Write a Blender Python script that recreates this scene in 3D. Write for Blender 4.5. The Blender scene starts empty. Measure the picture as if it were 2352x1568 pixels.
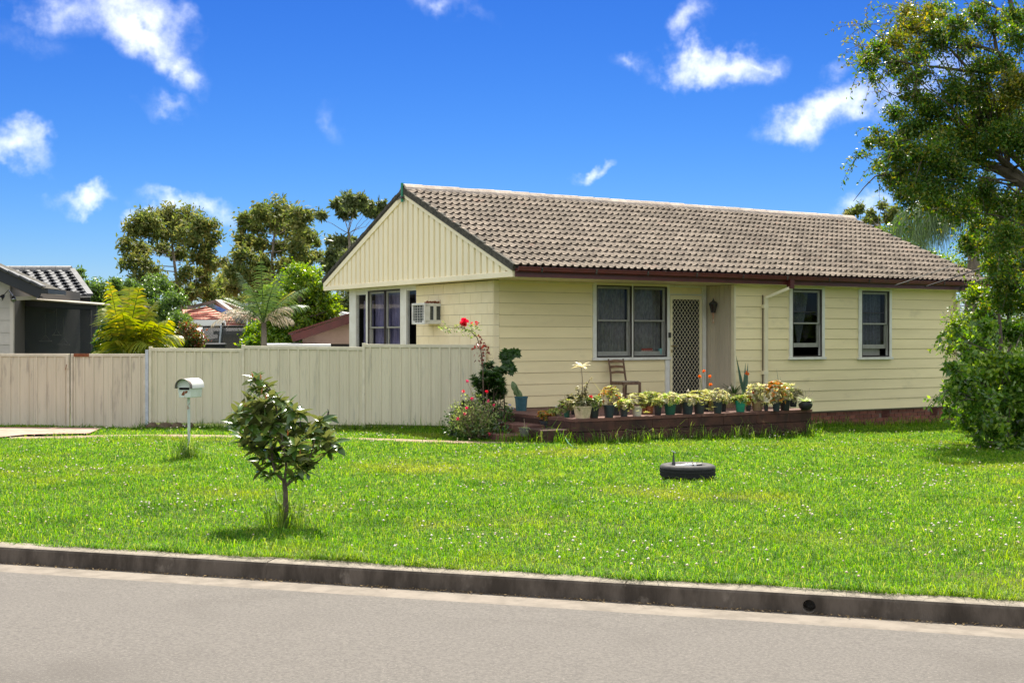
import bpy, bmesh, math, random
import numpy as np
from mathutils import Vector, Matrix
R = math.radians
rng = np.random.default_rng(7)
random.seed(7)
scene = bpy.context.scene
COL = scene.collection

# ---------------------------------------------------------------- camera, sky, sun, exposure
EYE = 1.60
cam = bpy.data.objects.new('camera', bpy.data.cameras.new('camera'))
COL.objects.link(cam); scene.camera = cam
cam.location = (0, 0, EYE); cam.rotation_euler = (R(90), 0, 0)
cam.data.lens = 45.35; cam.data.sensor_width = 36; cam.data.shift_y = -0.0038
cam.data.clip_start = 0.1; cam.data.clip_end = 5000

SUN_EL, SUN_AZ = 55.0, 3.0            # azimuth measured from +Y (straight ahead) towards +X
world = bpy.data.worlds.new('World'); scene.world = world; world.use_nodes = True

def build_world():
    nt = world.node_tree; N = nt.nodes; L = nt.links
    bg = N['Background']
    def node(t, **k):
        n = N.new(t)
        for a, b in k.items(): setattr(n, a, b)
        return n
    def setin(n, i, v):
        if hasattr(v, 'is_linked') or isinstance(v, bpy.types.NodeSocket): L.new(v, n.inputs[i])
        else: n.inputs[i].default_value = v
    def math_(op, a, b=0.0, clamp=False):
        n = node('ShaderNodeMath', operation=op, use_clamp=clamp); setin(n, 0, a); setin(n, 1, b); return n.outputs[0]
    sky = node('ShaderNodeTexSky', sky_type='NISHITA', sun_disc=False)
    sky.sun_elevation = R(SUN_EL); sky.sun_rotation = R(SUN_AZ)
    sky.altitude = 0; sky.air_density = 1.0; sky.dust_density = 0.0; sky.ozone_density = 6.0
    # clear dry air: the model's blue deepened channel by channel
    sc_ = node('ShaderNodeVectorMath', operation='SCALE'); L.new(sky.outputs[0], sc_.inputs[0]); sc_.inputs['Scale'].default_value = 0.1
    sep = node('ShaderNodeSeparateColor'); L.new(sc_.outputs[0], sep.inputs[0])
    com = node('ShaderNodeCombineColor')
    for i, (p, g) in enumerate(((2.1, 4.4), (1.72, 4.05), (1.32, 5.1))):
        L.new(math_('MULTIPLY', math_('POWER', math_('MINIMUM', sep.outputs[i], 1.1), p), g), com.inputs[i])
    # clouds: soft cumulus, placed by direction (azimuth, elevation) in degrees
    tc = node('ShaderNodeTexCoord')
    sx = node('ShaderNodeSeparateXYZ'); L.new(tc.outputs['Generated'], sx.inputs[0])
    az = math_('MULTIPLY', math_('ARCTAN2', sx.outputs[0], sx.outputs[1]), 180 / math.pi)
    el = math_('MULTIPLY', math_('ARCSINE', sx.outputs[2]), 180 / math.pi)
    cv = node('ShaderNodeCombineXYZ'); L.new(az, cv.inputs[0]); L.new(el, cv.inputs[1])
    def noise(vec, scale, detail=6, rough=0.55, off=(0, 0, 0), sc=(1, 1, 1)):
        m = node('ShaderNodeMapping'); L.new(vec, m.inputs[0]); m.inputs['Location'].default_value = off; m.inputs['Scale'].default_value = sc
        n = node('ShaderNodeTexNoise'); L.new(m.outputs[0], n.inputs['Vector'])
        n.inputs['Scale'].default_value = scale; n.inputs['Detail'].default_value = detail; n.inputs['Roughness'].default_value = rough
        return n
    dirv = tc.outputs['Generated']
    warp = noise(dirv, 16, 5, 0.6)
    wv = node('ShaderNodeVectorMath', operation='SUBTRACT'); L.new(warp.outputs['Color'], wv.inputs[0]); wv.inputs[1].default_value = (.5, .5, .5)
    ws = node('ShaderNodeVectorMath', operation='SCALE'); L.new(wv.outputs[0], ws.inputs[0]); ws.inputs['Scale'].default_value = 4.2
    wa = node('ShaderNodeVectorMath', operation='ADD'); L.new(cv.outputs[0], wa.inputs[0]); L.new(ws.outputs[0], wa.inputs[1])
    total = None
    for (a, e, ra, re, tilt, amp) in CLOUDS:
        m = node('ShaderNodeMapping', vector_type='TEXTURE'); L.new(wa.outputs[0], m.inputs[0])
        m.inputs['Location'].default_value = (a, e, 0); m.inputs['Rotation'].default_value = (0, 0, R(tilt)); m.inputs['Scale'].default_value = (ra, re, 1)
        ln = node('ShaderNodeVectorMath', operation='LENGTH'); L.new(m.outputs[0], ln.inputs[0])
        d = math_('MULTIPLY', math_('SUBTRACT', 1.0, ln.outputs['Value'], True), amp)
        total = d if total is None else math_('MAXIMUM', total, d)
    # fine billows eat into each cloud's edge
    f1 = noise(dirv, 30, 8, 0.63)
    bill = math_('MULTIPLY', math_('SUBTRACT', f1.outputs['Fac'], 0.52), 1.25)
    gate = math_('MULTIPLY', total, 3.0, True)
    dens = math_('ADD', total, math_('MULTIPLY', bill, gate))
    # denser unseen cloud field, added above and around the view as fill light
    fld = noise(dirv, 3.2, 7, 0.56, off=(3.1, 1.7, 0.4), sc=(1, 1, 1.6))
    fl = node('ShaderNodeMapRange', interpolation_type='SMOOTHSTEP'); L.new(fld.outputs['Fac'], fl.inputs[0])
    fl.inputs[1].default_value = 0.33; fl.inputs[2].default_value = 0.56; fl.inputs[3].default_value = 0; fl.inputs[4].default_value = 0.95
    hi = node('ShaderNodeMapRange', interpolation_type='SMOOTHSTEP'); L.new(el, hi.inputs[0])
    hi.inputs[1].default_value = 19; hi.inputs[2].default_value = 32; hi.inputs[3].default_value = 0; hi.inputs[4].default_value = 1
    azb = math_('ABSOLUTE', az)
    ho = node('ShaderNodeMapRange', interpolation_type='SMOOTHSTEP'); L.new(azb, ho.inputs[0])
    ho.inputs[1].default_value = 34; ho.inputs[2].default_value = 60; ho.inputs[3].default_value = 0; ho.inputs[4].default_value = 1
    lowm = node('ShaderNodeMapRange', interpolation_type='SMOOTHSTEP'); L.new(el, lowm.inputs[0])
    lowm.inputs[1].default_value = 2; lowm.inputs[2].default_value = 10
    field = math_('MULTIPLY', fl.outputs[0], math_('MAXIMUM', hi.outputs[0], math_('MULTIPLY', ho.outputs[0], lowm.outputs[0])))
    mr = node('ShaderNodeMapRange', interpolation_type='SMOOTHSTEP'); L.new(dens, mr.inputs[0])
    mr.inputs[1].default_value = 0.0; mr.inputs[2].default_value = 1.3; mr.inputs[3].default_value = 0; mr.inputs[4].default_value = 0.9
    cov = math_('MAXIMUM', mr.outputs[0], field)
    shade = noise(dirv, 22, 4, 0.5, off=(0, 0, .03))
    cr = node('ShaderNodeMix', data_type='RGBA'); L.new(shade.outputs['Fac'], cr.inputs[0])
    cr.inputs[6].default_value = (*[c * CLOUD_V for c in (.44, .50, .62)], 1); cr.inputs[7].default_value = (*[c * CLOUD_V for c in (1.12, 1.10, 1.06)], 1)
    mx = node('ShaderNodeMix', data_type='RGBA'); L.new(cov, mx.inputs[0]); L.new(com.outputs[0], mx.inputs[6]); L.new(cr.outputs[2], mx.inputs[7])
    L.new(mx.outputs[2], bg.inputs[0]); bg.inputs[1].default_value = SKY_STRENGTH

SKY_STRENGTH = 0.052
CLOUD_V = 8.6
# (azimuth, elevation, half width, half height, tilt, amount) of the clouds one can see
def _c(px, py, rx, ry, tilt=0, amp=1.0):
    k = 180 / math.pi
    u, v = (px - 1176) / 2963, (775 - py) / 2963
    return (math.atan(u) * k, math.atan(v / math.sqrt(1 + u * u)) * k, .92 * rx / 2963 * k, .86 * ry / 2963 * k, tilt, amp * .92)
CLOUDS = [_c(330, 60, 190, 120, -35, 1.25), _c(400, 165, 110, 70, -30, 1.1), _c(150, 20, 260, 85, -8, .7), _c(50, 90, 150, 60, -20, .35),
          _c(370, 248, 95, 34, -5, .5), _c(50, 352, 115, 62, -12, 1.0), _c(200, 455, 90, 36, 8, .95), _c(440, 482, 150, 52, -14, 1.05), _c(345, 490, 60, 30, 0, .8),
          _c(1000, 5, 180, 40, 0, .5), _c(770, 300, 40, 60, 0, .28), _c(1650, 140, 210, 72, 8, 1.2), _c(1600, 60, 95, 62, 50, .75), _c(1730, 125, 110, 45, 5, .9), _c(1440, 150, 70, 30, 0, .45),
          _c(1360, 405, 85, 27, 20, .95), _c(1910, 250, 200, 82, 10, 1.25), _c(2070, 215, 170, 70, 10, .9), _c(1980, 480, 80, 45, 20, .85), _c(2010, 455, 50, 40, 0, .7), _c(1925, 165, 45, 32, 0, .5),
          _c(2180, 150, 140, 60, 0, .7), _c(2260, 175, 70, 40, 0, .5)]
build_world()

sun = bpy.data.objects.new('sun', bpy.data.lights.new('sun', 'SUN')); COL.objects.link(sun)
sun.data.energy = 2.55; sun.data.angle = R(0.53); sun.data.color = (1.0, 0.94, 0.82)
_el, _az = R(SUN_EL), R(SUN_AZ)
sun_dir = Vector((math.sin(_az) * math.cos(_el), math.cos(_az) * math.cos(_el), math.sin(_el)))
sun.rotation_euler = sun_dir.to_track_quat('Z', 'Y').to_euler(); sun.location = sun_dir * 60

vs = scene.view_settings
vs.view_transform = 'Standard'; vs.look = 'None'; vs.gamma = 1.0; vs.use_curve_mapping = False
vs.exposure = 2.17
scene.cycles.use_denoising = True
scene.cycles.max_bounces = 8; scene.cycles.diffuse_bounces = 4; scene.cycles.glossy_bounces = 3
scene.cycles.transparent_max_bounces = 12; scene.cycles.transmission_bounces = 4
scene.cycles.sample_clamp_indirect = 6; scene.cycles.caustics_reflective = False; scene.cycles.caustics_refractive = False

# ---------------------------------------------------------------- helpers
F, CX, HY = 2963.0, 1176.0, 775.0
def at(px, py, Y):
    return Vector(((px - CX) / F * Y, Y, EYE + (HY - py) / F * Y))
def mpp(Y): return Y / F            # metres for one picture pixel (2352 wide) at depth Y
K_C, K_S = math.cos(R(-17.5)), math.sin(R(-17.5))
def kerb_n(x, y): return -K_S * x + K_C * y
KN = 8.265                          # the kerb's front edge, metres from the camera along its normal
def kxy(s, n): return (K_C * s - K_S * n, K_S * s + K_C * n)
def gh(x, y):
    d = max(0.0, kerb_n(x, y) - 8.4)
    d2 = min(d, 26.0)
    return -0.0075 * d2 - 0.012 * max(0.0, min(x, 14.0)) * min(d2 / 15, 1.4)
def ghv(x, y):
    d = np.clip((-K_S * x + K_C * y) - 8.4, 0, 26)
    return -0.0075 * d - 0.012 * np.clip(x, 0, 14) * np.minimum(d / 15, 1.4)
def gnd(px, py):
    u = (px - CX) / F; v = (HY - py) / F; z = -0.1
    for _ in range(12):
        Y = (z - EYE) / v; z = gh(u * Y, Y)
    return Vector((u * Y, Y, z))
TH = R(32.4); HC, HS = math.cos(TH), math.sin(TH); C0 = (-0.246, 23.5)
def h2w(a, b, z=0.0): return Vector((C0[0] + a * HC - b * HS, C0[1] + a * HS + b * HC, z))
def w2h(x, y):
    dx, dy = x - C0[0], y - C0[1]
    return dx * HC + dy * HS, -dx * HS + dy * HC
def onz(px, py, z):
    Y = (z - EYE) * F / (HY - py); return Vector(((px - CX) / F * Y, Y, z))

def link(o, parent=None):
    COL.objects.link(o)
    if parent is not None: o.parent = parent
    return o
def thing(name, label, cat, loc=(0, 0, 0), rotz=0.0, group=None):
    o = bpy.data.objects.new(name, None); o.empty_display_size = 0.2; link(o)
    o.location = loc; o.rotation_euler = (0, 0, rotz); tag(o, label, cat, group); return o
def tag(o, label=None, cat=None, group=None, kind=None):
    if label: o['label'] = label
    if cat: o['category'] = cat
    if group: o['group'] = group
    if kind: o['kind'] = kind
    return o

class MB:
    """Collects shapes; build() links them as one mesh object."""
    def __init__(s): s.v = []; s.f = []
    def add(s, vs_, fs):
        o = len(s.v); s.v += [tuple(p) for p in vs_]; s.f += [tuple(i + o for i in f) for f in fs]; return s
    def box(s, x0, x1, y0, y1, z0, z1):
        return s.add([(x0, y0, z0), (x1, y0, z0), (x1, y1, z0), (x0, y1, z0), (x0, y0, z1), (x1, y0, z1), (x1, y1, z1), (x0, y1, z1)],
                     [(0, 3, 2, 1), (4, 5, 6, 7), (0, 1, 5, 4), (1, 2, 6, 5), (2, 3, 7, 6), (3, 0, 4, 7)])
    def obox(s, c, dx, dy, dz, rot=None):
        m = rot if rot is not None else Matrix.Identity(3)
        pts = []
        for z in (-dz / 2, dz / 2):
            for (x, y) in ((-dx / 2, -dy / 2), (dx / 2, -dy / 2), (dx / 2, dy / 2), (-dx / 2, dy / 2)):
                pts.append(Vector(c) + m @ Vector((x, y, z)))
        return s.add(pts, [(0, 3, 2, 1), (4, 5, 6, 7), (0, 1, 5, 4), (1, 2, 6, 5), (2, 3, 7, 6), (3, 0, 4, 7)])
    def bar(s, p0, p1, w, h, up=(0, 0, 1)):
        p0, p1 = Vector(p0), Vector(p1); d = (p1 - p0); L = d.length; d.normalize()
        u = Vector(up); r = d.cross(u)
        if r.length < 1e-4: r = d.cross(Vector((1, 0, 0)))
        r.normalize(); u = r.cross(d)
        pts = []
        for p in (p0, p1):
            for (a, b) in ((-1, -1), (1, -1), (1, 1), (-1, 1)): pts.append(p + r * (a * w / 2) + u * (b * h / 2))
        return s.add(pts, [(3, 2, 1, 0), (4, 5, 6, 7), (0, 1, 5, 4), (1, 2, 6, 5), (2, 3, 7, 6), (3, 0, 4, 7)])
    def tube(s, path, rad, n=6, cap=True):
        path = [Vector(p) for p in path]
        if not hasattr(rad, '__len__'): rad = [rad] * len(path)
        rings = []
        ref = Vector((0.31, 0.17, 0.94))
        for i, p in enumerate(path):
            d = (path[min(i + 1, len(path) - 1)] - path[max(i - 1, 0)])
            if d.length < 1e-9: d = Vector((0, 0, 1))
            d.normalize()
            r = d.cross(ref)
            if r.length < 1e-3: r = d.cross(Vector((1, 0, 0)))
            r.normalize(); u = r.cross(d)
            rings.append([p + (r * math.cos(2 * math.pi * k / n) + u * math.sin(2 * math.pi * k / n)) * rad[i] for k in range(n)])
        vs_ = [q for rg in rings for q in rg]; fs = []
        for i in range(len(path) - 1):
            for k in range(n):
                k2 = (k + 1) % n; fs.append((i * n + k, i * n + k2, (i + 1) * n + k2, (i + 1) * n + k))
        if cap:
            fs.append(tuple(range(n - 1, -1, -1))); fs.append(tuple((len(path) - 1) * n + k for k in range(n)))
        return s.add(vs_, fs)
    def lathe(s, prof, n=20, c=(0, 0, 0), cap=False, sq=0.0):
        c = Vector(c); vs_ = []; fs = []
        for (r, z) in prof:
            for k in range(n):
                t = 2 * math.pi * k / n
                x, y = math.cos(t), math.sin(t)
                if sq:
                    m = max(abs(x), abs(y)); x, y = x * (1 - sq) + x / m * sq, y * (1 - sq) + y / m * sq
                vs_.append(c + Vector((r * x, r * y, z)))
        for i in range(len(prof) - 1):
            for k in range(n):
                k2 = (k + 1) % n; fs.append((i * n + k, i * n + k2, (i + 1) * n + k2, (i + 1) * n + k))
        if cap:
            fs.append(tuple(range(n - 1, -1, -1))); fs.append(tuple((len(prof) - 1) * n + k for k in range(n)))
        return s.add(vs_, fs)
    def prism(s, prof, p0, p1, ex, ey):
        """extrude the closed 2-D profile (in axes ex, ey) from p0 to p1"""
        p0, p1, ex, ey = Vector(p0), Vector(p1), Vector(ex), Vector(ey); n = len(prof)
        vs_ = [p0 + ex * a + ey * b for a, b in prof] + [p1 + ex * a + ey * b for a, b in prof]
        fs = [(k, (k + 1) % n, n + (k + 1) % n, n + k) for k in range(n)]
        fs += [tuple(range(n - 1, -1, -1)), tuple(range(n, 2 * n))]
        return s.add(vs_, fs)
    def mesh(s, name, mat=None, smooth=False):
        me = bpy.data.meshes.new(name); me.from_pydata(s.v, [], s.f)
        if mat: me.materials.append(M[mat] if isinstance(mat, str) else mat)
        bm = bmesh.new(); bm.from_mesh(me); bmesh.ops.recalc_face_normals(bm, faces=bm.faces); bm.to_mesh(me); bm.free()
        if smooth:
            me.polygons.foreach_set('use_smooth', [True] * len(me.polygons))
            try: me.set_sharp_from_angle(angle=R(40))
            except Exception: pass
        me.update(); return me
    def build(s, name, mat, parent=None, smooth=False, bevel=0.0):
        o = bpy.data.objects.new(name, s.mesh(name, mat, smooth)); link(o, parent)
        if bevel:
            b = o.modifiers.new('bevel', 'BEVEL'); b.width = bevel; b.segments = 1; b.limit_method = 'ANGLE'
        return o

def np_mesh(name, V, faces_by_size, mat, smooth=False):
    """V (n,3); faces_by_size: list of (k, array(m,k))"""
    me = bpy.data.meshes.new(name)
    V = np.ascontiguousarray(V, dtype=np.float32)
    me.vertices.add(len(V)); me.vertices.foreach_set('co', V.ravel())
    loops = np.concatenate([f.ravel() for f in faces_by_size]).astype(np.int32)
    tot = np.concatenate([np.full(len(f), f.shape[1]) for f in faces_by_size]).astype(np.int32)
    st = np.concatenate([[0], np.cumsum(tot)[:-1]]).astype(np.int32)
    me.loops.add(len(loops)); me.loops.foreach_set('vertex_index', loops)
    me.polygons.add(len(tot)); me.polygons.foreach_set('loop_start', st)
    me.polygons.foreach_set('loop_total', tot)
    if smooth: me.polygons.foreach_set('use_smooth', np.ones(len(tot), dtype=bool))
    me.update(calc_edges=True); me.validate()
    me.materials.append(M[mat] if isinstance(mat, str) else mat)
    return me
def np_obj(name, V, faces, mat, parent=None, smooth=False):
    o = bpy.data.objects.new(name, np_mesh(name, V, faces, mat, smooth)); return link(o, parent)

# ---------------------------------------------------------------- materials
M = {}
def mat(name, c1, c2=None, scale=4.0, rough=0.7, bump=0.0, bscale=None, spec=0.4, metal=0.0, ramp=(.35, .65), stretch=(1, 1, 1),
        rnd=0.0, isl=0.0, stain=None, stain2=None, detail=7, trans=0.0, coat=0.0):
    m = bpy.data.materials.new(name); m.use_nodes = True; nt = m.node_tree; N = nt.nodes; L = nt.links
    p = N['Principled BSDF']; p.inputs['Roughness'].default_value = rough; p.inputs['Specular IOR Level'].default_value = spec; p.inputs['Metallic'].default_value = metal
    if coat: p.inputs['Coat Weight'].default_value = coat
    geo = N.new('ShaderNodeNewGeometry')
    def noise(sc, st, det=detail, rg=.6):
        mp = N.new('ShaderNodeMapping'); L.new(geo.outputs['Position'], mp.inputs[0]); mp.inputs['Scale'].default_value = st
        mp.inputs['Rotation'].default_value = (0, 0, TH)
        n = N.new('ShaderNodeTexNoise'); L.new(mp.outputs[0], n.inputs['Vector']); n.inputs['Scale'].default_value = sc
        n.inputs['Detail'].default_value = det; n.inputs['Roughness'].default_value = rg; return n.outputs['Fac']
    def remap(s, a, b, lo=0., hi=1.):
        r = N.new('ShaderNodeMapRange'); r.interpolation_type = 'SMOOTHSTEP'; L.new(s, r.inputs[0]); r.inputs[1].default_value = a; r.inputs[2].default_value = b
        r.inputs[3].default_value = lo; r.inputs[4].default_value = hi; return r.outputs[0]
    def mix(f, a, b):
        x = N.new('ShaderNodeMix'); x.data_type = 'RGBA'
        if isinstance(f, float): x.inputs[0].default_value = f
        else: L.new(f, x.inputs[0])
        for i, c in ((6, a), (7, b)):
            if isinstance(c, tuple): x.inputs[i].default_value = (*c[:3], 1)
            else: L.new(c, x.inputs[i])
        return x.outputs[2]
    col = tuple(c1)
    if c2 is not None: col = mix(remap(noise(scale, stretch), *ramp), tuple(c1), tuple(c2))
    for stn in (stain, stain2):
        if stn is not None:
            sc_, ssc, sst, a, b, amt = stn
            col = mix(remap(noise(ssc, sst), a, b, 0, amt), col, tuple(sc_))
    if rnd or isl:
        src = None
        if rnd:
            oi = N.new('ShaderNodeObjectInfo'); src = remap(oi.outputs['Random'], 0, 1, 1 - rnd, 1 + rnd)
        if isl:
            s2 = remap(geo.outputs['Random Per Island'], 0, 1, 1 - isl, 1 + isl)
            if src is None: src = s2
            else:
                mm = N.new('ShaderNodeMath'); mm.operation = 'MULTIPLY'; L.new(src, mm.inputs[0]); L.new(s2, mm.inputs[1]); src = mm.outputs[0]
        hs = N.new('ShaderNodeHueSaturation'); L.new(src, hs.inputs['Value'])
        if isinstance(col, tuple): hs.inputs['Color'].default_value = (*col, 1)
        else: L.new(col, hs.inputs['Color'])
        col = hs.outputs[0]
    if isinstance(col, tuple): p.inputs['Base Color'].default_value = (*col, 1)
    else: L.new(col, p.inputs['Base Color'])
    if bump:
        b = N.new('ShaderNodeBump'); b.inputs['Strength'].default_value = 1.0; b.inputs['Distance'].default_value = bump
        L.new(noise(bscale or scale * 4, stretch), b.inputs['Height']); L.new(b.outputs[0], p.inputs['Normal'])
    M[name] = m; return m

def leafmat(name, cols, trans=0.35, rough=0.45, spec=0.5, tcol=None, back=None, patch=None, patch2=None):
    """cols: colours spread over the leaves; back: colour of the underside; patch: (colour, scale, a, b) large-scale drift by place"""
    m = bpy.data.materials.new(name); m.use_nodes = True; nt = m.node_tree; N = nt.nodes; L = nt.links
    p = N['Principled BSDF']; p.inputs['Roughness'].default_value = rough; p.inputs['Specular IOR Level'].default_value = spec
    geo = N.new('ShaderNodeNewGeometry'); cr = N.new('ShaderNodeValToRGB')
    oi = N.new('ShaderNodeObjectInfo'); ad = N.new('ShaderNodeMath'); ad.operation = 'ADD'; L.new(geo.outputs['Random Per Island'], ad.inputs[0]); L.new(oi.outputs['Random'], ad.inputs[1])
    fr = N.new('ShaderNodeMath'); fr.operation = 'FRACT'; L.new(ad.outputs[0], fr.inputs[0])
    L.new(fr.outputs[0], cr.inputs[0]); e = cr.color_ramp.elements
    while len(e) < len(cols): e.new(0.5)
    for i, c in enumerate(cols): e[i].position = i / max(1, len(cols) - 1); e[i].color = (*c, 1)
    col = cr.outputs[0]
    if patch:
        n = N.new('ShaderNodeTexNoise'); L.new(geo.outputs['Position'], n.inputs['Vector']); n.inputs['Scale'].default_value = patch[1]; n.inputs['Detail'].default_value = 5
        r = N.new('ShaderNodeMapRange'); r.interpolation_type = 'SMOOTHSTEP'; L.new(n.outputs['Fac'], r.inputs[0]); r.inputs[1].default_value = patch[2]; r.inputs[2].default_value = patch[3]
        r.inputs[4].default_value = patch[4] if len(patch) > 4 else 0.8
        x = N.new('ShaderNodeMix'); x.data_type = 'RGBA'; L.new(r.outputs[0], x.inputs[0]); L.new(col, x.inputs[6]); x.inputs[7].default_value = (*patch[0], 1); col = x.outputs[2]
    if patch2:
        n = N.new('ShaderNodeTexNoise'); L.new(geo.outputs['Position'], n.inputs['Vector']); n.inputs['Scale'].default_value = patch2[1]; n.inputs['Detail'].default_value = 6
        r = N.new('ShaderNodeMapRange'); r.interpolation_type = 'SMOOTHSTEP'; L.new(n.outputs['Fac'], r.inputs[0]); r.inputs[1].default_value = patch2[2]; r.inputs[2].default_value = patch2[3]; r.inputs[4].default_value = patch2[4]
        x = N.new('ShaderNodeMix'); x.data_type = 'RGBA'; L.new(r.outputs[0], x.inputs[0]); L.new(col, x.inputs[6]); x.inputs[7].default_value = (*patch2[0], 1); col = x.outputs[2]
    if back:
        x = N.new('ShaderNodeMix'); x.data_type = 'RGBA'; L.new(geo.outputs['Backfacing'], x.inputs[0]); L.new(col, x.inputs[6]); x.inputs[7].default_value = (*back, 1); col = x.outputs[2]
    L.new(col, p.inputs['Base Color'])
    if trans:
        t = N.new('ShaderNodeBsdfTranslucent'); hs = N.new('ShaderNodeHueSaturation'); L.new(col, hs.inputs['Color'])
        hs.inputs['Saturation'].default_value = 1.15; hs.inputs['Value'].default_value = 1.9 if tcol is None else tcol
        hs.inputs['Hue'].default_value = 0.485
        L.new(hs.outputs[0], t.inputs[0]); ms = N.new('ShaderNodeMixShader'); ms.inputs[0].default_value = trans
        L.new(p.outputs[0], ms.inputs[1]); L.new(t.outputs[0], ms.inputs[2]); L.new(ms.outputs[0], N['Material Output'].inputs[0])
    M[name] = m; return m

def glassmat(name, tint=(.5, .52, .55), gloss=0.12, rough=0.03):
    m = bpy.data.materials.new(name); m.use_nodes = True; nt = m.node_tree; N = nt.nodes; L = nt.links
    N.remove(N['Principled BSDF'])
    t = N.new('ShaderNodeBsdfTransparent'); t.inputs[0].default_value = (*tint, 1)
    g = N.new('ShaderNodeBsdfGlossy'); g.inputs['Roughness'].default_value = rough
    lw = N.new('ShaderNodeLayerWeight'); fr = N.new('ShaderNodeMath'); fr.operation = 'POWER'; L.new(lw.outputs['Facing'], fr.inputs[0]); fr.inputs[1].default_value = 4.5
    ad = N.new('ShaderNodeMath'); ad.operation = 'MULTIPLY_ADD'; ad.use_clamp = True; L.new(fr.outputs[0], ad.inputs[0]); ad.inputs[1].default_value = 0.5; ad.inputs[2].default_value = gloss
    ms = N.new('ShaderNodeMixShader'); L.new(ad.outputs[0], ms.inputs[0]); L.new(t.outputs[0], ms.inputs[1]); L.new(g.outputs[0], ms.inputs[2]); L.new(ms.outputs[0], N['Material Output'].inputs[0])
    M[name] = m; return m
def meshmat(name, col, open_=0.4):
    """woven fly-screen or shade cloth: part open, part dull thread"""
    m = bpy.data.materials.new(name); m.use_nodes = True; nt = m.node_tree; N = nt.nodes; L = nt.links
    p = N['Principled BSDF']; p.inputs['Base Color'].default_value = (*col, 1); p.inputs['Roughness'].default_value = 0.8
    t = N.new('ShaderNodeBsdfTransparent'); ms = N.new('ShaderNodeMixShader'); ms.inputs[0].default_value = open_
    L.new(p.outputs[0], ms.inputs[1]); L.new(t.outputs[0], ms.inputs[2]); L.new(ms.outputs[0], N['Material Output'].inputs[0])
    M[name] = m; return m
# material list
mat('asphalt', (.092, .083, .074), (.138, .125, .110), scale=48, rough=.9, bump=.004, bscale=200, ramp=(.3, .7), spec=.25,
    stain=((.080, .071, .062), .8, (1, 1, 1), .48, .72, .6), stain2=((.21, .19, .165), 85, (1, 1, 1), .58, .66, .7))
mat('concrete_kerb', (.26, .225, .18), (.18, .155, .125), scale=9, rough=.92, bump=.004, bscale=70, spec=.2, stain=((.07, .06, .05), 5, (1, 1, 1), .52, .72, .6))
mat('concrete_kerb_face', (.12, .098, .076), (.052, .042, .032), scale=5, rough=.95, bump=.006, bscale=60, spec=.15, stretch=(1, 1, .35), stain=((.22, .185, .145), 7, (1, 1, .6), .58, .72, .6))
mat('concrete_gutter', (.20, .172, .14), (.145, .124, .10), scale=6, rough=.9, bump=.003, bscale=80, spec=.25, stain=((.22, .185, .15), 2.6, (1, 1, 1), .52, .68, .6))
mat('leaf_litter', (.22, .15, .06), (.10, .065, .03), scale=50, rough=.95, isl=.5)
mat('soil', (.11, .085, .05), (.17, .14, .075), scale=9, rough=1, bump=.01, bscale=50, spec=.1)
mat('lawn_soil', (.035, .065, .012), (.075, .085, .025), scale=2.5, rough=1, bump=.01, bscale=60, spec=.1)
mat('path_clay', (.24, .155, .105), (.31, .235, .165), scale=6, rough=.95, bump=.006, bscale=60, spec=.15, stain=((.30, .28, .12), 3, (1, 1, 1), .55, .7, .6))
mat('driveway_pink', (.30, .18, .135), (.36, .26, .21), scale=3, rough=.9, bump=.003, bscale=60, spec=.2)
leafmat('grass_blade', [(.016, .068, .003), (.038, .145, .003), (.070, .215, .004), (.105, .255, .006), (.16, .29, .016), (.29, .33, .08)], trans=.5, rough=.5, spec=.22, tcol=1.8, patch=((.29, .29, .06), .42, .50, .72, .55), patch2=((.018, .085, .004), 1.1, .52, .70, .6))
leafmat('grass_tall', [(.06, .14, .015), (.13, .24, .03), (.24, .29, .08)], trans=.45, rough=.45, spec=.4)
leafmat('clover_head', [(.80, .78, .68), (.72, .66, .52), (.62, .48, .36)], trans=.2, rough=.8, spec=.1, tcol=1.0)

# ---------------------------------------------------------------- road, gutter, kerb, ground
def sheet(name, pts_n, mat_, srange=(-120, 120), step=4.0, wob=0.0):
    """long strip parallel to the kerb; pts_n = [(n, z)...] across"""
    m = MB(); ss = np.arange(srange[0], srange[1] + .01, step); k = len(pts_n); vs_ = []
    for s in ss:
        for (n, z) in pts_n:
            x, y = kxy(s, n); vs_.append((x, y, z))
    fs = [(i * k + j, (i + 1) * k + j, (i + 1) * k + j + 1, i * k + j + 1) for i in range(len(ss) - 1) for j in range(k - 1)]
    m.add(vs_, fs); return m.build(name, mat_)
ro = sheet('road', [(-1.2, -.12), (0, -.095), (3.5, -.055), (6.5, -.095), (7.80, -.1165), (7.985, -.1205)], 'asphalt', step=6); tag(ro, kind='structure')
gu = sheet('gutter', [(7.86, -.122), (7.95, -.1165), (8.10, -.119), (8.225, -.123), (8.26, -.128)], 'concrete_gutter', step=6); tag(gu, kind='structure')
ov = sheet('far_verge', [(-900, .3), (-60, .25), (-12, .1), (-3, 0.03), (-1.35, 0), (-1.2, 0), (-1.19, -.16)], 'lawn_soil', srange=(-900, 900), step=60); tag(ov, kind='structure')

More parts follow.
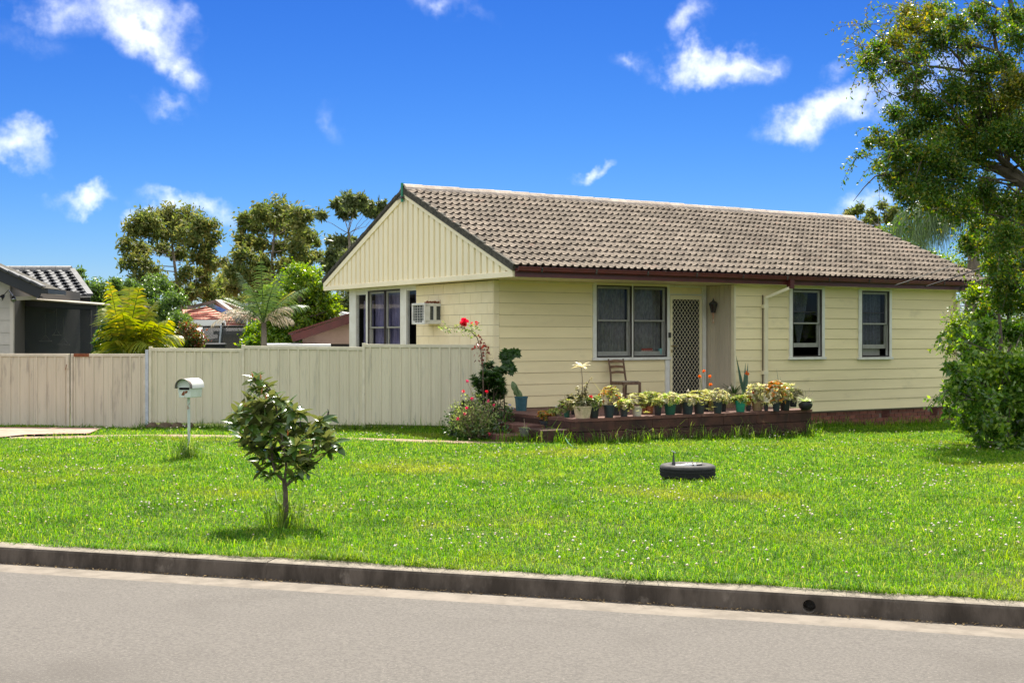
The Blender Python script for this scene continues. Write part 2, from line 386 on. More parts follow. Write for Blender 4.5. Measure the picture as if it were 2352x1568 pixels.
kerb = bpy.data.objects.new('kerb', None); link(kerb); tag(kerb, kind='structure')
prof = [(KN - .035, -.175), (KN - .027, -.12), (KN - .012, -.022), (KN - .002, -.006), (KN + .016, .0), (KN + .15, .006), (KN + .15, -.175)]
KT = kxy(0, 0)
joints = [-60, -45, -30, -18, -9.2, -6.1]
s0 = None
def kerb_s(px, py):
    p = onz(px, py, -.08); return K_C * p.x + K_S * p.y
cut = [-70, -40, -24, -14, kerb_s(145, 1290) - 4.6, kerb_s(600, 1320), kerb_s(1452, 1352), kerb_s(1452, 1352) + 4.2, 12, 24, 50]
HOLE_S = kerb_s(1860, 1388)
for i in range(len(cut) - 1):
    a, b = cut[i] + .006, cut[i + 1] - .006
    seg = MB()
    if a < HOLE_S < b:      # the length with the storm-water outlet: a hole cut through its face
        hr = .041; n12 = 16
        def fp(s, z):       # a point on the sloping face
            t = (z + .175) / (.175 - .022); n = KN - .033 + .021 * max(0, min(1, t)); x, y = kxy(s, n); return (x, y, z)
        zc = -.078
        outer = []
        for k in range(n12):
            t = 2 * math.pi * k / n12; cx_, cz_ = math.cos(t), math.sin(t); mm_ = max(abs(cx_), abs(cz_))
            outer.append((HOLE_S + .11 * cx_ / mm_, zc + .052 * cz_ / mm_))
        vs_ = [fp(HOLE_S + hr * math.cos(2 * math.pi * k / n12) * (1 + .05 * math.sin(3 * k)), zc + hr * math.sin(2 * math.pi * k / n12)) for k in range(n12)] + [fp(*o) for o in outer]
        seg.add(vs_, [(k, (k + 1) % n12, n12 + (k + 1) % n12, n12 + k) for k in range(n12)])
        # throat
        vin = vs_[:n12]; vb = [(x - K_S * .16, y + K_C * .16, z) for (x, y, z) in vin]
        seg.add(list(vin) + vb, [(k, (k + 1) % n12, n12 + (k + 1) % n12, n12 + k) for k in range(n12)])
        for (sa, sb) in ((a, HOLE_S - .11), (HOLE_S + .11, b)):
            seg.add([fp(sa, -.175), fp(sb, -.175), fp(sb, -.022), fp(sa, -.022)], [(0, 1, 2, 3)])
        sa, sb = HOLE_S - .11, HOLE_S + .11
        seg.add([fp(sa, zc + .052), fp(sb, zc + .052), fp(sb, -.022), fp(sa, -.022)], [(0, 1, 2, 3)])
        seg.add([fp(sa, -.175), fp(sb, -.175), fp(sb, zc - .052), fp(sa, zc - .052)], [(0, 1, 2, 3)])
        up = MB(); P2 = [(KN - .012, -.022), (KN - .002, -.006), (KN + .016, .0), (KN + .15, .006), (KN + .15, -.175)]
        q = [[(*kxy(s, n), z) for (n, z) in P2] for s in (a, b)]
        seg.v += q[0] + q[1]; o_ = len(seg.v) - 10
        seg.f += [(o_ + j, o_ + 5 + j, o_ + 6 + j, o_ + 1 + j) for j in range(4)]
        seg.add([(*kxy(a, n), z) for (n, z) in prof], [tuple(range(7))]); seg.add([(*kxy(b, n), z) for (n, z) in prof], [tuple(range(7))])
    else:
        p0 = kxy(a, 0); p1 = kxy(b, 0)
        seg.prism(prof, (*p0, 0), (*p1, 0), (-K_S, K_C, 0), (0, 0, 1))
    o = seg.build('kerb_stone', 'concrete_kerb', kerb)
    # the top is pale, the sloping face has a darker material
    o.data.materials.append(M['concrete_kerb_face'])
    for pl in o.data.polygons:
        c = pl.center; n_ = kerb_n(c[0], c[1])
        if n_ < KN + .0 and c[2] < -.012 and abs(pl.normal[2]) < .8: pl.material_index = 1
    # a bitumen joint between lengths
    j = MB().prism([(KN - .030, -.17), (KN - .014, -.022), (KN + .0, -.006), (KN + .14, .002), (KN + .14, -.17)], (*kxy(b + .001, 0), 0), (*kxy(b + .011, 0), 0), (-K_S, K_C, 0), (0, 0, 1))
    j.build('joint', 'concrete_kerb_face', kerb)
# litter in the gutter
V = []; Fq = []
nl = 2600
s_ = rng.uniform(-7, 6, nl); n_ = KN - .035 - np.abs(rng.normal(0, .022, nl)) - .006
x = K_C * s_ - K_S * n_; y = K_S * s_ + K_C * n_; z = np.full(nl, -.119) + rng.uniform(0, .010, nl)
ang = rng.uniform(0, 6.28, nl); sz = rng.uniform(.004, .013, nl)
d = np.stack([np.cos(ang), np.sin(ang), rng.uniform(-.3, .5, nl)], 1) * sz[:, None]; w = np.stack([-np.sin(ang), np.cos(ang), rng.uniform(-.4, .4, nl)], 1) * (sz * .5)[:, None]
p = np.stack([x, y, z], 1); V = np.stack([p - d, p + w, p + d, p - w], 1).reshape(-1, 3)
Q = np.arange(nl * 4).reshape(-1, 4)
tag(np_obj('leaf_litter', V, [Q], 'leaf_litter'), 'dry brown crumbs of leaf litter lying along the gutter', 'leaf litter', kind='stuff')

# the ground behind the kerb, out to the horizon
ns = np.concatenate([[8.40, 8.42], np.arange(8.7, 40, .6), [45, 52, 62, 80, 110, 160, 260, 450, 900]])
sss = np.concatenate([[-900, -400, -200, -110, -70, -45], np.arange(-30, 30.1, .75), [45, 70, 110, 200, 400, 900]])
G = MB(); k = len(ns); vs_ = []
for s in sss:
    for n in ns:
        x, y = kxy(s, n); zz = gh(x, y)
        if n > 8.5 and n < 45: zz += .016 * math.sin(x * 1.3 + y * .7) * math.sin(y * 1.1 - x * .4)
        vs_.append((x, y, zz))
G.add(vs_, [(i * k + j, (i + 1) * k + j, (i + 1) * k + j + 1, i * k + j + 1) for i in range(len(sss) - 1) for j in range(k - 1)])
tag(G.build('ground', 'lawn_soil'), kind='structure')

# clay path and pink driveway, each a sheet just above the ground
PATH = [(gnd(px, py).x, gnd(px, py).y) for px, py in ((-120, 1006), (80, 1004), (300, 1003), (560, 1004), (800, 1010), (1000, 1014), (1120, 1016), (1235, 1017))]
def strip(name, line, wid, mat_, lift):
    m = MB(); vs_ = []; pts = []
    for i in range(len(line) - 1):
        a, b = Vector(line[i]), Vector(line[i + 1]); nseg = max(2, int((b - a).length / .25))
        for t in range(nseg): pts.append(a.lerp(b, t / nseg))
    pts.append(Vector(line[-1])); n = len(pts)
    for i, p in enumerate(pts):
        d = pts[min(i + 1, n - 1)] - pts[max(i - 1, 0)]; d.normalize(); q = Vector((-d.y, d.x)); ww = wid * (.9 + .18 * math.sin(i * .9) + .08 * math.sin(i * 2.3))
        for e in (-.5, -.17, .17, .5):
            c = p + q * (e * ww); zz = gh(c.x, c.y) + .016 * math.sin(c.x * 1.3 + c.y * .7) * math.sin(c.y * 1.1 - c.x * .4)
            vs_.append((c.x, c.y, zz + (lift if abs(e) < .4 else lift * .4)))
    m.add(vs_, [(i * 4 + j, (i + 1) * 4 + j, (i + 1) * 4 + j + 1, i * 4 + j + 1) for i in range(n - 1) for j in range(3)])
    o = m.build(name, mat_); tag(o, kind='structure'); return pts
path_pts = strip('path', PATH, .62, 'path_clay', .024)
DRV = [(gnd(px, py).x, gnd(px, py).y) for px, py in ((-160, 1022), (-20, 1010), (60, 1002), (205, 999), (236, 986), (-160, 984))]
m = MB(); m.add([(x, y, gh(x, y) + .036) for x, y in DRV], [tuple(range(6))]); tag(m.build('driveway', 'driveway_pink'), kind='structure')

# ---------------------------------------------------------------- grass
FENCE_A = None
def inside_poly(px, py, poly):
    r = np.zeros(len(px), bool); n = len(poly); j = n - 1
    for i in range(n):
        xi, yi = poly[i]; xj, yj = poly[j]
        c = ((yi > py) != (yj > py)) & (px < (xj - xi) * (py - yi) / (yj - yi + 1e-12) + xi); r ^= c; j = i
    return r
def fence_y(x): return 23.55 + (-.60 - x) * .105
def lawn_points(n, ylo=7.0, yhi=31.0, dens_pow=1.0):
    # uniform in image depth: density per square metre falls as 1/Y
    Y = rng.uniform(ylo, yhi, n); U = rng.uniform(-.425, .425, n); X = U * Y
    kn = -K_S * X + K_C * Y
    ok = kn > 8.385 + .03 * np.sin(X * 5.1) + .022 * np.sin(X * 13.7)
    dx, dy = X - C0[0], Y - C0[1]; a = dx * HC + dy * HS; b = -dx * HS + dy * HC
    ok &= ~((a > -.5) & (a < 4.75) & (b > -3.1))          # terrace
    ok &= ~((a > -1.25) & (a < 0) & (b > -3.05) & (b < -1.45))  # steps
    ok &= ~((a > 4.7) & (b > -.80))                         # house
    ok &= ~((a < 4.7) & (b > 0) & (a > -.12))
    ok &= ~((Y > 23.6 + (-.60 - X) * .105) & (X < 0.3))     # behind the fence
    ok &= ~inside_poly(X, Y, DRV)
    d2 = np.full(n, 9e9)
    P = np.array([(p.x, p.y) for p in path_pts])
    near = (Y > 19.5) & (Y < 23.5) & (X < 2)
    idx = np.where(near & ok)[0]
    for ch in np.array_split(idx, max(1, len(idx) // 4000)):
        if len(ch): d2[ch] = np.min((X[ch, None] - P[None, :, 0]) ** 2 + (Y[ch, None] - P[None, :, 1]) ** 2, 1)
    wob = .20 + .08 * np.sin(X * 3.1) + .06 * np.sin(X * 7.7 + 1) + rng.normal(0, .035, n)
    ok &= ~((d2 < wob ** 2) & (rng.random(n) < .985))
    return X[ok], Y[ok]
def gz(X, Y): return ghv(X, Y) + .016 * np.sin(X * 1.3 + Y * .7) * np.sin(Y * 1.1 - X * .4)
def blades(X, Y, Z, H, W, lean, curl=.5):
    n = len(X); t = rng.uniform(0, 2 * math.pi, n); f = rng.uniform(0, 2 * math.pi, n)
    base = np.stack([X, Y, Z], 1); side = np.stack([np.cos(f), np.sin(f), np.zeros(n)], 1) * (W / 2)[:, None]
    ld = np.stack([np.cos(t), np.sin(t), np.zeros(n)], 1)
    l1 = lean * .45; l2 = lean * (1 + curl)
    mid = base + ld * (H * l1 * .6)[:, None]; mid[:, 2] += H * .62
    tip = base + ld * (H * l2)[:, None]; tip[:, 2] += H * np.sqrt(np.maximum(.12, 1 - .5 * l2 ** 2))
    V = np.stack([base - side, base + side, mid + side * .8, mid - side * .8, tip], 1).reshape(-1, 3)
    o = np.arange(n)[:, None] * 5
    return V, (o + np.array([[0, 1, 2, 3]])), (o + np.array([[3, 2, 4]]))
def cat(parts):
    Vs, A, B, off = [], [], [], 0
    for V, q, t in parts: Vs.append(V); A.append(q + off); B.append(t + off); off += len(V)
    return np.concatenate(Vs), [np.concatenate(A), np.concatenate(B)]
NG = 1150000
X, Y = lawn_points(NG)
# clumpy: taller, denser tussocks between thin spots
cl = np.sin(X * 2.1 + 1.3 * np.sin(Y * 1.7)) * np.sin(Y * 2.6 + 1.1 * np.sin(X * 2.3)); fine = np.sin(X * 9.3 + Y * 4.1) * np.sin(Y * 11.7 - X * 3.3)
keep = rng.random(len(X)) < (.80 + .16 * cl + .12 * fine)
X, Y, cl = X[keep], Y[keep], cl[keep]; n = len(X)
kn = -K_S * X + K_C * Y
H = rng.gamma(5, .0082, n) * (1 + .28 * cl) * np.clip(.55 + (kn - 8.38) * 1.6, .5, 1)
H = np.clip(H, .018, .13); W = .0046 * (Y / 9) ** .75 * rng.uniform(.6, 1.45, n)
P1 = blades(X, Y, gz(X, Y) - .004, H, W, rng.uniform(.25, 1.15, n))
# a little longer growth along the terrace, the fence and the house wall
edge = []
def along(p0, p1, cnt, spread, hmean):
    t = rng.random(cnt); xs = p0[0] + (p1[0] - p0[0]) * t + rng.normal(0, spread, cnt); ys = p0[1] + (p1[1] - p0[1]) * t - np.abs(rng.normal(0, spread, cnt))
    h = rng.gamma(4, hmean / 4, cnt); return blades(xs, ys, gz(xs, ys) - .004, h, .009 * rng.uniform(.6, 1.4, cnt), rng.uniform(.1, .9, cnt))
q = lambda a, b: tuple(h2w(a, b))[:2]
edge.append(along(q(-.55, -3.22), q(4.75, -3.22), 1300, .10, .10)); edge.append(along(q(4.85, -1.0), q(11.5, -1.0), 1700, .12, .12))
edge.append(along((-7.0, fence_y(-7.0) - .03), (-.6, fence_y(-.6) - .05), 2600, .05, .10)); edge.append(along(q(-.6, -3.15), q(-1.35, -2.3), 500, .12, .15))
nk = 9000; sk = rng.uniform(-6.5, 5.5, nk); nn_ = 8.375 + np.abs(rng.normal(0, .03, nk)) + .02 * np.sin(sk * 4.3) + .015 * np.sin(sk * 11.1)
xk = K_C * sk - K_S * nn_; yk = K_S * sk + K_C * nn_; hk = rng.gamma(4, .013, nk) * (1 + .5 * np.sin(sk * 2.7) * np.sin(sk * 6.1))
edge.append(blades(xk, yk, gz(xk, yk) - .003, hk, .0045 * rng.uniform(.6, 1.3, nk), rng.uniform(.6, 1.4, nk)))
V, fs = cat([P1] + edge)
tag(np_obj('grass', V, fs, 'grass_blade'), 'bright green mown lawn grass running from the kerb to the house', 'grass', kind='stuff')
# clover heads
X, Y = lawn_points(4300, yhi=24)
cl = np.sin(X * 1.1 + .8) * np.sin(Y * 1.5 + .4 * X) + .4 * np.sin(X * 3.1 - Y * 2.2)
keep = rng.random(len(X)) < np.clip(.25 + .55 * cl, .05, 1); X, Y = X[keep], Y[keep]; n = len(X)
Z = gz(X, Y) + rng.uniform(.055, .115, n); rr = rng.uniform(.0075, .0135, n) * (Y / 10) ** .25
octv = np.array([[1, 0, 0], [0, 1, 0], [-1, 0, 0], [0, -1, 0], [0, 0, .9], [0, 0, -.6], [.7, .7, .35], [-.7, .7, .35], [-.7, -.7, .35], [.7, -.7, .35]])
octf = np.array([[0, 6, 4], [6, 1, 4], [1, 7, 4], [7, 2, 4], [2, 8, 4], [8, 3, 4], [3, 9, 4], [9, 0, 4], [0, 5, 1], [1, 5, 2], [2, 5, 3], [3, 5, 0], [0, 1, 6], [1, 2, 7], [2, 3, 8], [3, 0, 9]])
V = (np.stack([X, Y, Z], 1)[:, None, :] + octv[None] * rr[:, None, None]).reshape(-1, 3)
Tq = (np.arange(n)[:, None, None] * 10 + octf[None]).reshape(-1, 3)
tag(np_obj('clover_flowers', V, [Tq], 'clover_head'), 'small white clover flower heads scattered over the lawn', 'clover', kind='stuff')
# ---------------------------------------------------------------- house
mat('siding', (.90, .765, .435), (.84, .71, .40), scale=1.6, rough=.55, bump=.0012, bscale=40, stretch=(.4, .4, 3), stain=((.50, .43, .24), 2.2, (.6, .6, 1.6), .56, .80, .5), rnd=.04)
mat('siding_line', (.16, .13, .08), rough=.9)
mat('paint_cream', (.82, .74, .50), (.74, .66, .43), scale=3, rough=.5, bump=.001, bscale=50, stain=((.34, .29, .18), 6, (1, 1, .4), .66, .80, .4))
mat('block_paint', (.92, .795, .51), (.87, .74, .465), scale=4, rough=.75, bump=.004, bscale=45, rnd=.02, stain=((.55, .46, .28), 2, (1, 1, 1), .62, .82, .35))
mat('block_mortar', (.42, .35, .21), rough=.9)
mat('paint_white', (.80, .79, .70), (.72, .70, .60), scale=6, rough=.45, stain=((.42, .38, .29), 9, (1, 1, .5), .66, .8, .35))
mat('gable_paint', (.94, .835, .575), (.89, .78, .525), scale=2, rough=.5, stretch=(1, 1, .25), rnd=.02, stain=((.06, .05, .035), 7, (1, 1, .45), .73, .79, .8))
mat('channel_paint', (.68, .59, .36), (.60, .52, .31), scale=4, rough=.7)
mat('maroon', (.115, .022, .018), (.085, .018, .015), scale=4, rough=.38, spec=.5, stain=((.05, .03, .022), 7, (1, 1, 1), .6, .75, .6))
mat('mortar_dark', (.045, .043, .035), (.10, .09, .07), scale=14, rough=1, bump=.01, bscale=40)
mat('roof_tile', (.180, .147, .113), (.262, .218, .172), scale=7, rough=.92, bump=.004, bscale=60, spec=.15, rnd=.16, stain=((.15, .115, .10), 16, (1, 1, 1), .53, .70, .75), stain2=((.34, .20, .145), 2.6, (1, 1, 1), .60, .75, .5))
mat('tile_nose', (.045, .038, .032), (.075, .062, .050), scale=20, rough=1, spec=.1)  # course shadow plus some grime, painted dark into the nose faces
mat('roof_tile_rest', (.180, .147, .113), (.262, .218, .172), scale=7, rough=.92, bump=.004, bscale=60, spec=.15, isl=.16, stain=((.15, .115, .10), 16, (1, 1, 1), .53, .70, .75), stain2=((.34, .20, .145), 2.6, (1, 1, 1), .60, .75, .5))
mat('ridge_tile', (.33, .27, .22), (.44, .375, .31), scale=8, rough=.9, bump=.005, bscale=50, rnd=.1, stain=((.16, .12, .10), 12, (1, 1, 1), .56, .7, .6))
mat('screen_frame', (.035, .025, .020), rough=.5)
mat('sash', (.34, .335, .29), (.28, .275, .235), scale=8, rough=.5)
glassmat('glass', (.91, .92, .92), .015)
mat('curtain', (.24, .235, .22), (.15, .148, .14), scale=30, rough=.9, stretch=(1, 1, .4))
mat('curtain_blue', (.11, .125, .15), (.075, .085, .105), scale=20, rough=.9)
mat('curtain_purple', (.24, .22, .37), (.15, .135, .26), scale=14, rough=.9, stretch=(1, 1, .3))
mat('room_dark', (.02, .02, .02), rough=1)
mat('red_brick', (.24, .085, .052), (.16, .062, .042), scale=16, rough=.9, bump=.003, bscale=80, rnd=.22)
mat('mortar_wall', (.20, .16, .12), rough=1)
mat('brick_vent', (.12, .04, .028), rough=.9)
mat('door_cream', (.82, .73, .46), rough=.45)
mat('grille', (.78, .70, .48), rough=.4, metal=.1)
mat('flyscreen_black', (.012, .012, .012), rough=.8)
mat('brass', (.45, .33, .15), rough=.35, metal=.8)
mat('copper_old', (.42, .19, .10), (.55, .40, .30), scale=30, rough=.5, metal=.4)
mat('lantern_black', (.05, .05, .045), rough=.5)
glassmat('lantern_glass', (.30, .32, .30), .12, .15)
mat('vj_board', (.60, .52, .37), (.53, .46, .33), scale=3, rough=.6, stretch=(1, 1, .3), rnd=.03)
mat('green_pipe', (.03, .22, .13), rough=.45)
mat('rust', (.16, .045, .02), (.26, .09, .035), scale=25, rough=.95, bump=.003, bscale=80)

H = thing('house', 'cream weatherboard house with brown tiled gable roof and maroon gutter', 'house', (C0[0], C0[1], 0), TH)
BA = -.12                       # face of the painted block wall (gable side)
def fa(px, py, b0):
    u = (px - CX) / F; a = (u * (C0[1] + b0 * HC) - (C0[0] - b0 * HS)) / (HC - u * HS); Y = C0[1] + a * HS + b0 * HC
    return a, EYE + (HY - py) / F * Y
def fb(px, py, a0):
    u = (px - CX) / F; b = (u * (C0[1] + a0 * HS) - (C0[0] + a0 * HC)) / (-HS - u * HC); Y = C0[1] + a0 * HS + b * HC
    return b, EYE + (HY - py) / F * Y
RB = -.85                       # the right-hand front wall stands this much forward
TOP = 2.64
def split(r0, r1, holes):
    """1-D: [r0,r1] minus the holes"""
    out = [(r0, r1)]
    for (h0, h1) in holes:
        nxt = []
        for (a, b) in out:
            if h1 <= a or h0 >= b: nxt.append((a, b)); continue
            if h0 - a > .02: nxt.append((a, h0))
            if b - h1 > .02: nxt.append((h1, b))
        out = nxt
    return out
LW = (2.095, 3.967, 1.163, 2.655)           # left double window incl. frame (a0,a1,z0,z1)
W1 = (6.397, 7.395, 1.150, 2.640); W2 = (8.405, 9.416, 1.132, 2.638)
DOOR = (3.967, 4.93, .30, 2.66)
# --- wall core (closed shell with real openings)
core = MB()
def core_wall(ax, lo, hi, z0, z1, t0, t1, holes):
    xs = sorted({lo, hi} | {h[0] for h in holes} | {h[1] for h in holes}); zs = sorted({z0, z1} | {h[2] for h in holes} | {h[3] for h in holes})
    for i in range(len(xs) - 1):
        for j in range(len(zs) - 1):
            xm, zm = (xs[i] + xs[i + 1]) / 2, (zs[j] + zs[j + 1]) / 2
            if any(h[0] < xm < h[1] and h[2] < zm < h[3] for h in holes): continue
            if ax == 'a': core.box(xs[i], xs[i + 1], t0, t1, zs[j], zs[j + 1])
            else: core.box(t0, t1, xs[i], xs[i + 1], zs[j], zs[j + 1])
ins = lambda w, d=.05: (w[0] + d, w[1] - d, w[2] + d, w[3] - d)
core_wall('a', -.02, 4.94, -.4, 2.9, .03, .12, [ins(LW), (4.0, 4.86, .30, 2.62)])
core_wall('a', 4.96, 11.5, .06, 2.9, RB + .03, RB + .12, [ins(W1), ins(W2)])
core_wall('b', RB + .04, .02, -.3, 2.9, 4.965, 5.05, [])
core_wall('b', RB + .1, 6.3, -.5, 2.9, 11.41, 11.49, [])
core_wall('a', 0, 11.5, -.5, 2.9, 6.2, 6.29, [])
GW = []                        # gable-side window strip, filled below
g_left, _ = fb(804, 673, BA); g1 = fb(956, 667, BA)[0]
GWIN = (g1, g_left - .10, 1.0, 2.60)
core_wall('b', .0, g_left, -.5, 2.9, BA + .10, BA + .18, [(GWIN[0] + .03, GWIN[1] - .02, GWIN[2], GWIN[3] - .03)])
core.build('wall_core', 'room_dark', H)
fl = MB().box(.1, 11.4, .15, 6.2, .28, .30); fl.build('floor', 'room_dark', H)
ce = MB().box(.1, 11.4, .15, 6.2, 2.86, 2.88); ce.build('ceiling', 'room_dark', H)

# --- weatherboards, one object each
def board(a0, a1, z0, z1, b, mat_='siding', flip=False):
    t0, t1 = .024, .010
    m = MB().prism([(-t0, z0 + .004), (-t0, z0 + .012), (-t1, z1), (.025, z1), (.025, z0 + .004)], (a0, b, 0), (a1, b, 0), (0, 1, 0), (0, 0, 1))
    return m.build('board', mat_, H)
P = .2135
k = 0; z = .306
while z < TOP - .02:
    z1 = min(z + P, TOP + .02)
    holes = []
    if z1 > LW[2] + .02: holes.append((LW[0] + .03, LW[1]))
    holes.append((DOOR[0] - .10, 5.2))
    for (a0, a1) in split(.004, 4.9, holes): board(a0, a1, z, z1, 0)
    z += P
z = .075
while z < TOP - .02:
    z1 = min(z + P, TOP + .02)
    holes = [(w[0] + .03, w[1] - .03) for w in (W1, W2) if z1 > w[2] + .03]
    for (a0, a1) in split(4.955, 11.48, holes): board(a0, a1, z, z1, RB)
    z += P
# corner stops and frieze strips
MB().box(4.915, 4.957, RB - .034, RB + .06, .07, TOP).build('corner_stop', 'paint_cream', H)
MB().box(11.47, 11.53, RB - .036, RB + .06, .07, TOP).build('corner_stop', 'paint_cream', H)
MB().box(0, 4.915, -.045, -.012, TOP - .035, TOP + .004).build('frieze', 'paint_cream', H)
MB().box(4.96, 11.5, RB - .045, RB - .012, TOP - .03, TOP + .004).build('frieze', 'paint_cream', H)

# --- vertical boards on the porch return wall
nb = 6; ww = (-RB - .035) / nb
for i in range(nb):
    b0 = RB + .03 + i * ww
    MB().prism([(b0 + .004, 0), (b0 + .008, -.012), (b0 + ww - .006, -.012), (b0 + ww - .002, 0)], (4.96, 0, .30), (4.96, 0, TOP), (0, 1, 0), (1, 0, 0)).build('wall_board', 'vj_board', H)
MB().box(4.958, 4.965, RB + .03, 0, .30, TOP).build('wall_sheet', 'mortar_wall', H)

# --- painted concrete blocks on the gable side, each a piece
def block_face(m, b0, b1, z0, z1, a0, a1):
    r = .0028
    m.add([(a1, b0, z0), (a1, b1, z0), (a1, b1, z1), (a1, b0, z1), (a0, b0 + r, z0 + r), (a0, b1 - r, z0 + r), (a0, b1 - r, z1 - r), (a0, b0 + r, z1 - r)],
          [(4, 5, 6, 7), (0, 1, 5, 4), (1, 2, 6, 5), (2, 3, 7, 6), (3, 0, 4, 7), (0, 1, 2, 3)])
zc = 2.64; row = 0
while zc > -.2:
    z0 = zc - .203; off = .40 if row % 2 else .20
    edges = [-.0]; e = off
    while e < g_left: edges.append(e); e += .405
    edges.append(g_left)
    for i in range(len(edges) - 1):
        b0, b1 = edges[i] + (.0015 if i else 0), edges[i + 1] - .0015
        for (x0, x1) in split(b0, b1, [(GWIN[0], GWIN[1])] if z0 < GWIN[3] and zc > GWIN[2] else []):
            if x1 - x0 < .03: continue
            m = MB(); block_face(m, x0, x1, z0 + .0015, zc - .0015, BA, BA + .1)
            m.build('block', 'block_paint', H)
    # the cut end of the wall seen from the front
    m = MB().box(BA + .004, -.002, -.024, -.002, z0 + .002, zc - .002); m.build('block', 'block_paint', H)
    zc = z0; row += 1

MB().box(BA + .0045, BA + .09, .002, g_left - .01, 2.60, 2.64).build('mortar', 'block_mortar', H); MB().box(BA + .0045, BA + .09, .002, GWIN[0], -.2, 2.60).build('mortar', 'block_mortar', H); MB().box(BA + .0045, BA + .09, GWIN[0], g_left - .01, -.2, 1.0).build('mortar', 'block_mortar', H)
# --- windows
def wavy(u0, u1, z0, z1, depth, amp, waves, ax, drop=None, mat_='curtain', parent=None, name='curtain'):
    n = max(24, int(waves * 8)); vs_ = []
    for zi in range(5):
        tz = zi / 4; zz = z0 + (z1 - z0) * tz
        for i in range(n + 1):
            t = i / n
            if drop: lo, hi = drop(tz); u = u0 + (u1 - u0) * (lo + (hi - lo) * t)
            else: u = u0 + (u1 - u0) * t
            d = depth + amp * math.sin(t * waves * 2 * math.pi + .4 * math.sin(9 * t)) + .006 * math.sin(31 * t)
            vs_.append((u, d, zz) if ax == 'a' else (d, u, zz))
    m = MB().add(vs_, [(j * (n + 1) + i, j * (n + 1) + i + 1, (j + 1) * (n + 1) + i + 1, (j + 1) * (n + 1) + i) for j in range(4) for i in range(n)])
    return m.build(name, mat_, parent, smooth=True)
def sash_unit(wn, ax, u0, u1, z0, z1, d, zm, low_open=0.0):
    """dark screen frame, upper and lower sash with panes; d = face depth, growing inwards with +s"""
    s = 1
    def bx(m, a0, a1, y0, y1, c0, c1):
        if ax == 'a': m.box(a0, a1, d + y0, d + y1, c0, c1)
        else: m.box(d + y0, d + y1, a0, a1, c0, c1)
    fr = MB(); t = .026
    bx(fr, u0, u0 + t, 0, .02, z0, z1); bx(fr, u1 - t, u1, 0, .02, z0, z1); bx(fr, u0 + t, u1 - t, 0, .02, z0, z0 + t); bx(fr, u0 + t, u1 - t, 0, .02, z1 - t, z1)
    fr.build('screen_frame', 'screen_frame', wn)
    t2 = .050
    for nm, (a, b, dy) in {'upper': (zm, z1 - t, .030), 'lower': (z0 + t + low_open, zm + .03, .062)}.items():
        sm = MB(); l, r = u0 + t + .004, u1 - t - .004
        bt = .085 if nm == 'lower' else .030; tp = .042 if nm == 'upper' else .035
        bx(sm, l, l + t2 * .55, dy, dy + .03, a, b); bx(sm, r - t2, r, dy, dy + .03, a, b)
        bx(sm, l + t2 * .55, r - t2, dy, dy + .03, a, a + bt); bx(sm, l + t2 * .55, r - t2, dy, dy + .03, b - tp, b)
        so = sm.build('sash', 'sash', wn)
        pm = MB(); bx(pm, l + t2 * .5, r - t2 * .9, dy + .012, dy + .016, a + bt * .9, b - tp * .9); pm.build('pane', 'glass', wn)
    la = MB(); bx(la, (u0 + u1) / 2 - .03, (u0 + u1) / 2 + .03, .022, .034, zm + .028, zm + .040); la.build('catch', 'screen_frame', wn)
def front_window(w, b, units, zm, label, sill_out=.05, low_open=0.0):
    a0, a1, z0, z1 = w
    wn = bpy.data.objects.new('window', None); link(wn, H); wn['label'] = label
    fr = MB(); y0, y1 = b - .050, b + .06
    edges = sorted({a0, a1} | {u for un in units for u in un})
    fr.box(a0, units[0][0], y0, y1, z0 + .055, z1); fr.box(units[-1][1], a1, y0, y1, z0 + .055, z1)
    for i in range(len(units) - 1): fr.box(units[i][1], units[i + 1][0], y0 + .004, y1, z0 + .055, z1)
    for un in units: fr.box(un[0], un[1], y0 + .006, y1, z1 - .045, z1)
    fr.build('frame', 'paint_white', wn)
    MB().box(a0 - .025, a1 + .02, b - .050 - sill_out * .6, b + .06, z0, z0 + .053).build('sill', 'paint_white', wn, bevel=.004)
    for un in units: sash_unit(wn, 'a', un[0] + .002, un[1] - .002, z0 + .058, z1 - .047, b - .040, zm, low_open)
    return wn
wA = front_window(LW, 0, [(2.175, 3.030), (3.058, 3.905)], 1.915, 'double window with white frame left of the door')
wavy(2.19, 2.98, 1.2, 2.62, .13, .020, 9, 'a', None, 'curtain', wA); wavy(3.08, 3.87, 1.2, 2.62, .13, .020, 8, 'a', None, 'curtain', wA)
wB = front_window(W1, RB, [(6.478, 7.315)], 1.88, 'single window with white frame and tied-back curtain', low_open=.17)
wavy(6.52, 7.12, 1.42, 2.6, RB + .13, .02, 6, 'a', lambda t: (.12 + .36 * (1 - t) ** 1.3, .95 - .48 * (1 - t) ** 1.3), 'curtain_blue', wB)
wC = front_window(W2, RB, [(8.493, 9.341)], 1.88, 'single window with white frame nearest the right corner', low_open=.15)
wavy(8.53, 9.25, 1.36, 2.6, RB + .13, .016, 7, 'a', None, 'curtain_blue', wC)
for wn, (a0, a1) in ((wB, (6.5, 7.28)), (wC, (8.52, 9.3))):
    MB().box(a0, a1, RB + .05, RB + .10, 2.12, 2.135).build('curtain_rod', 'screen_frame', wn)
MB().box(8.62, 9.2, RB + .105, RB + .115, 1.22, 1.36).build('backing_card', 'sash', wC)
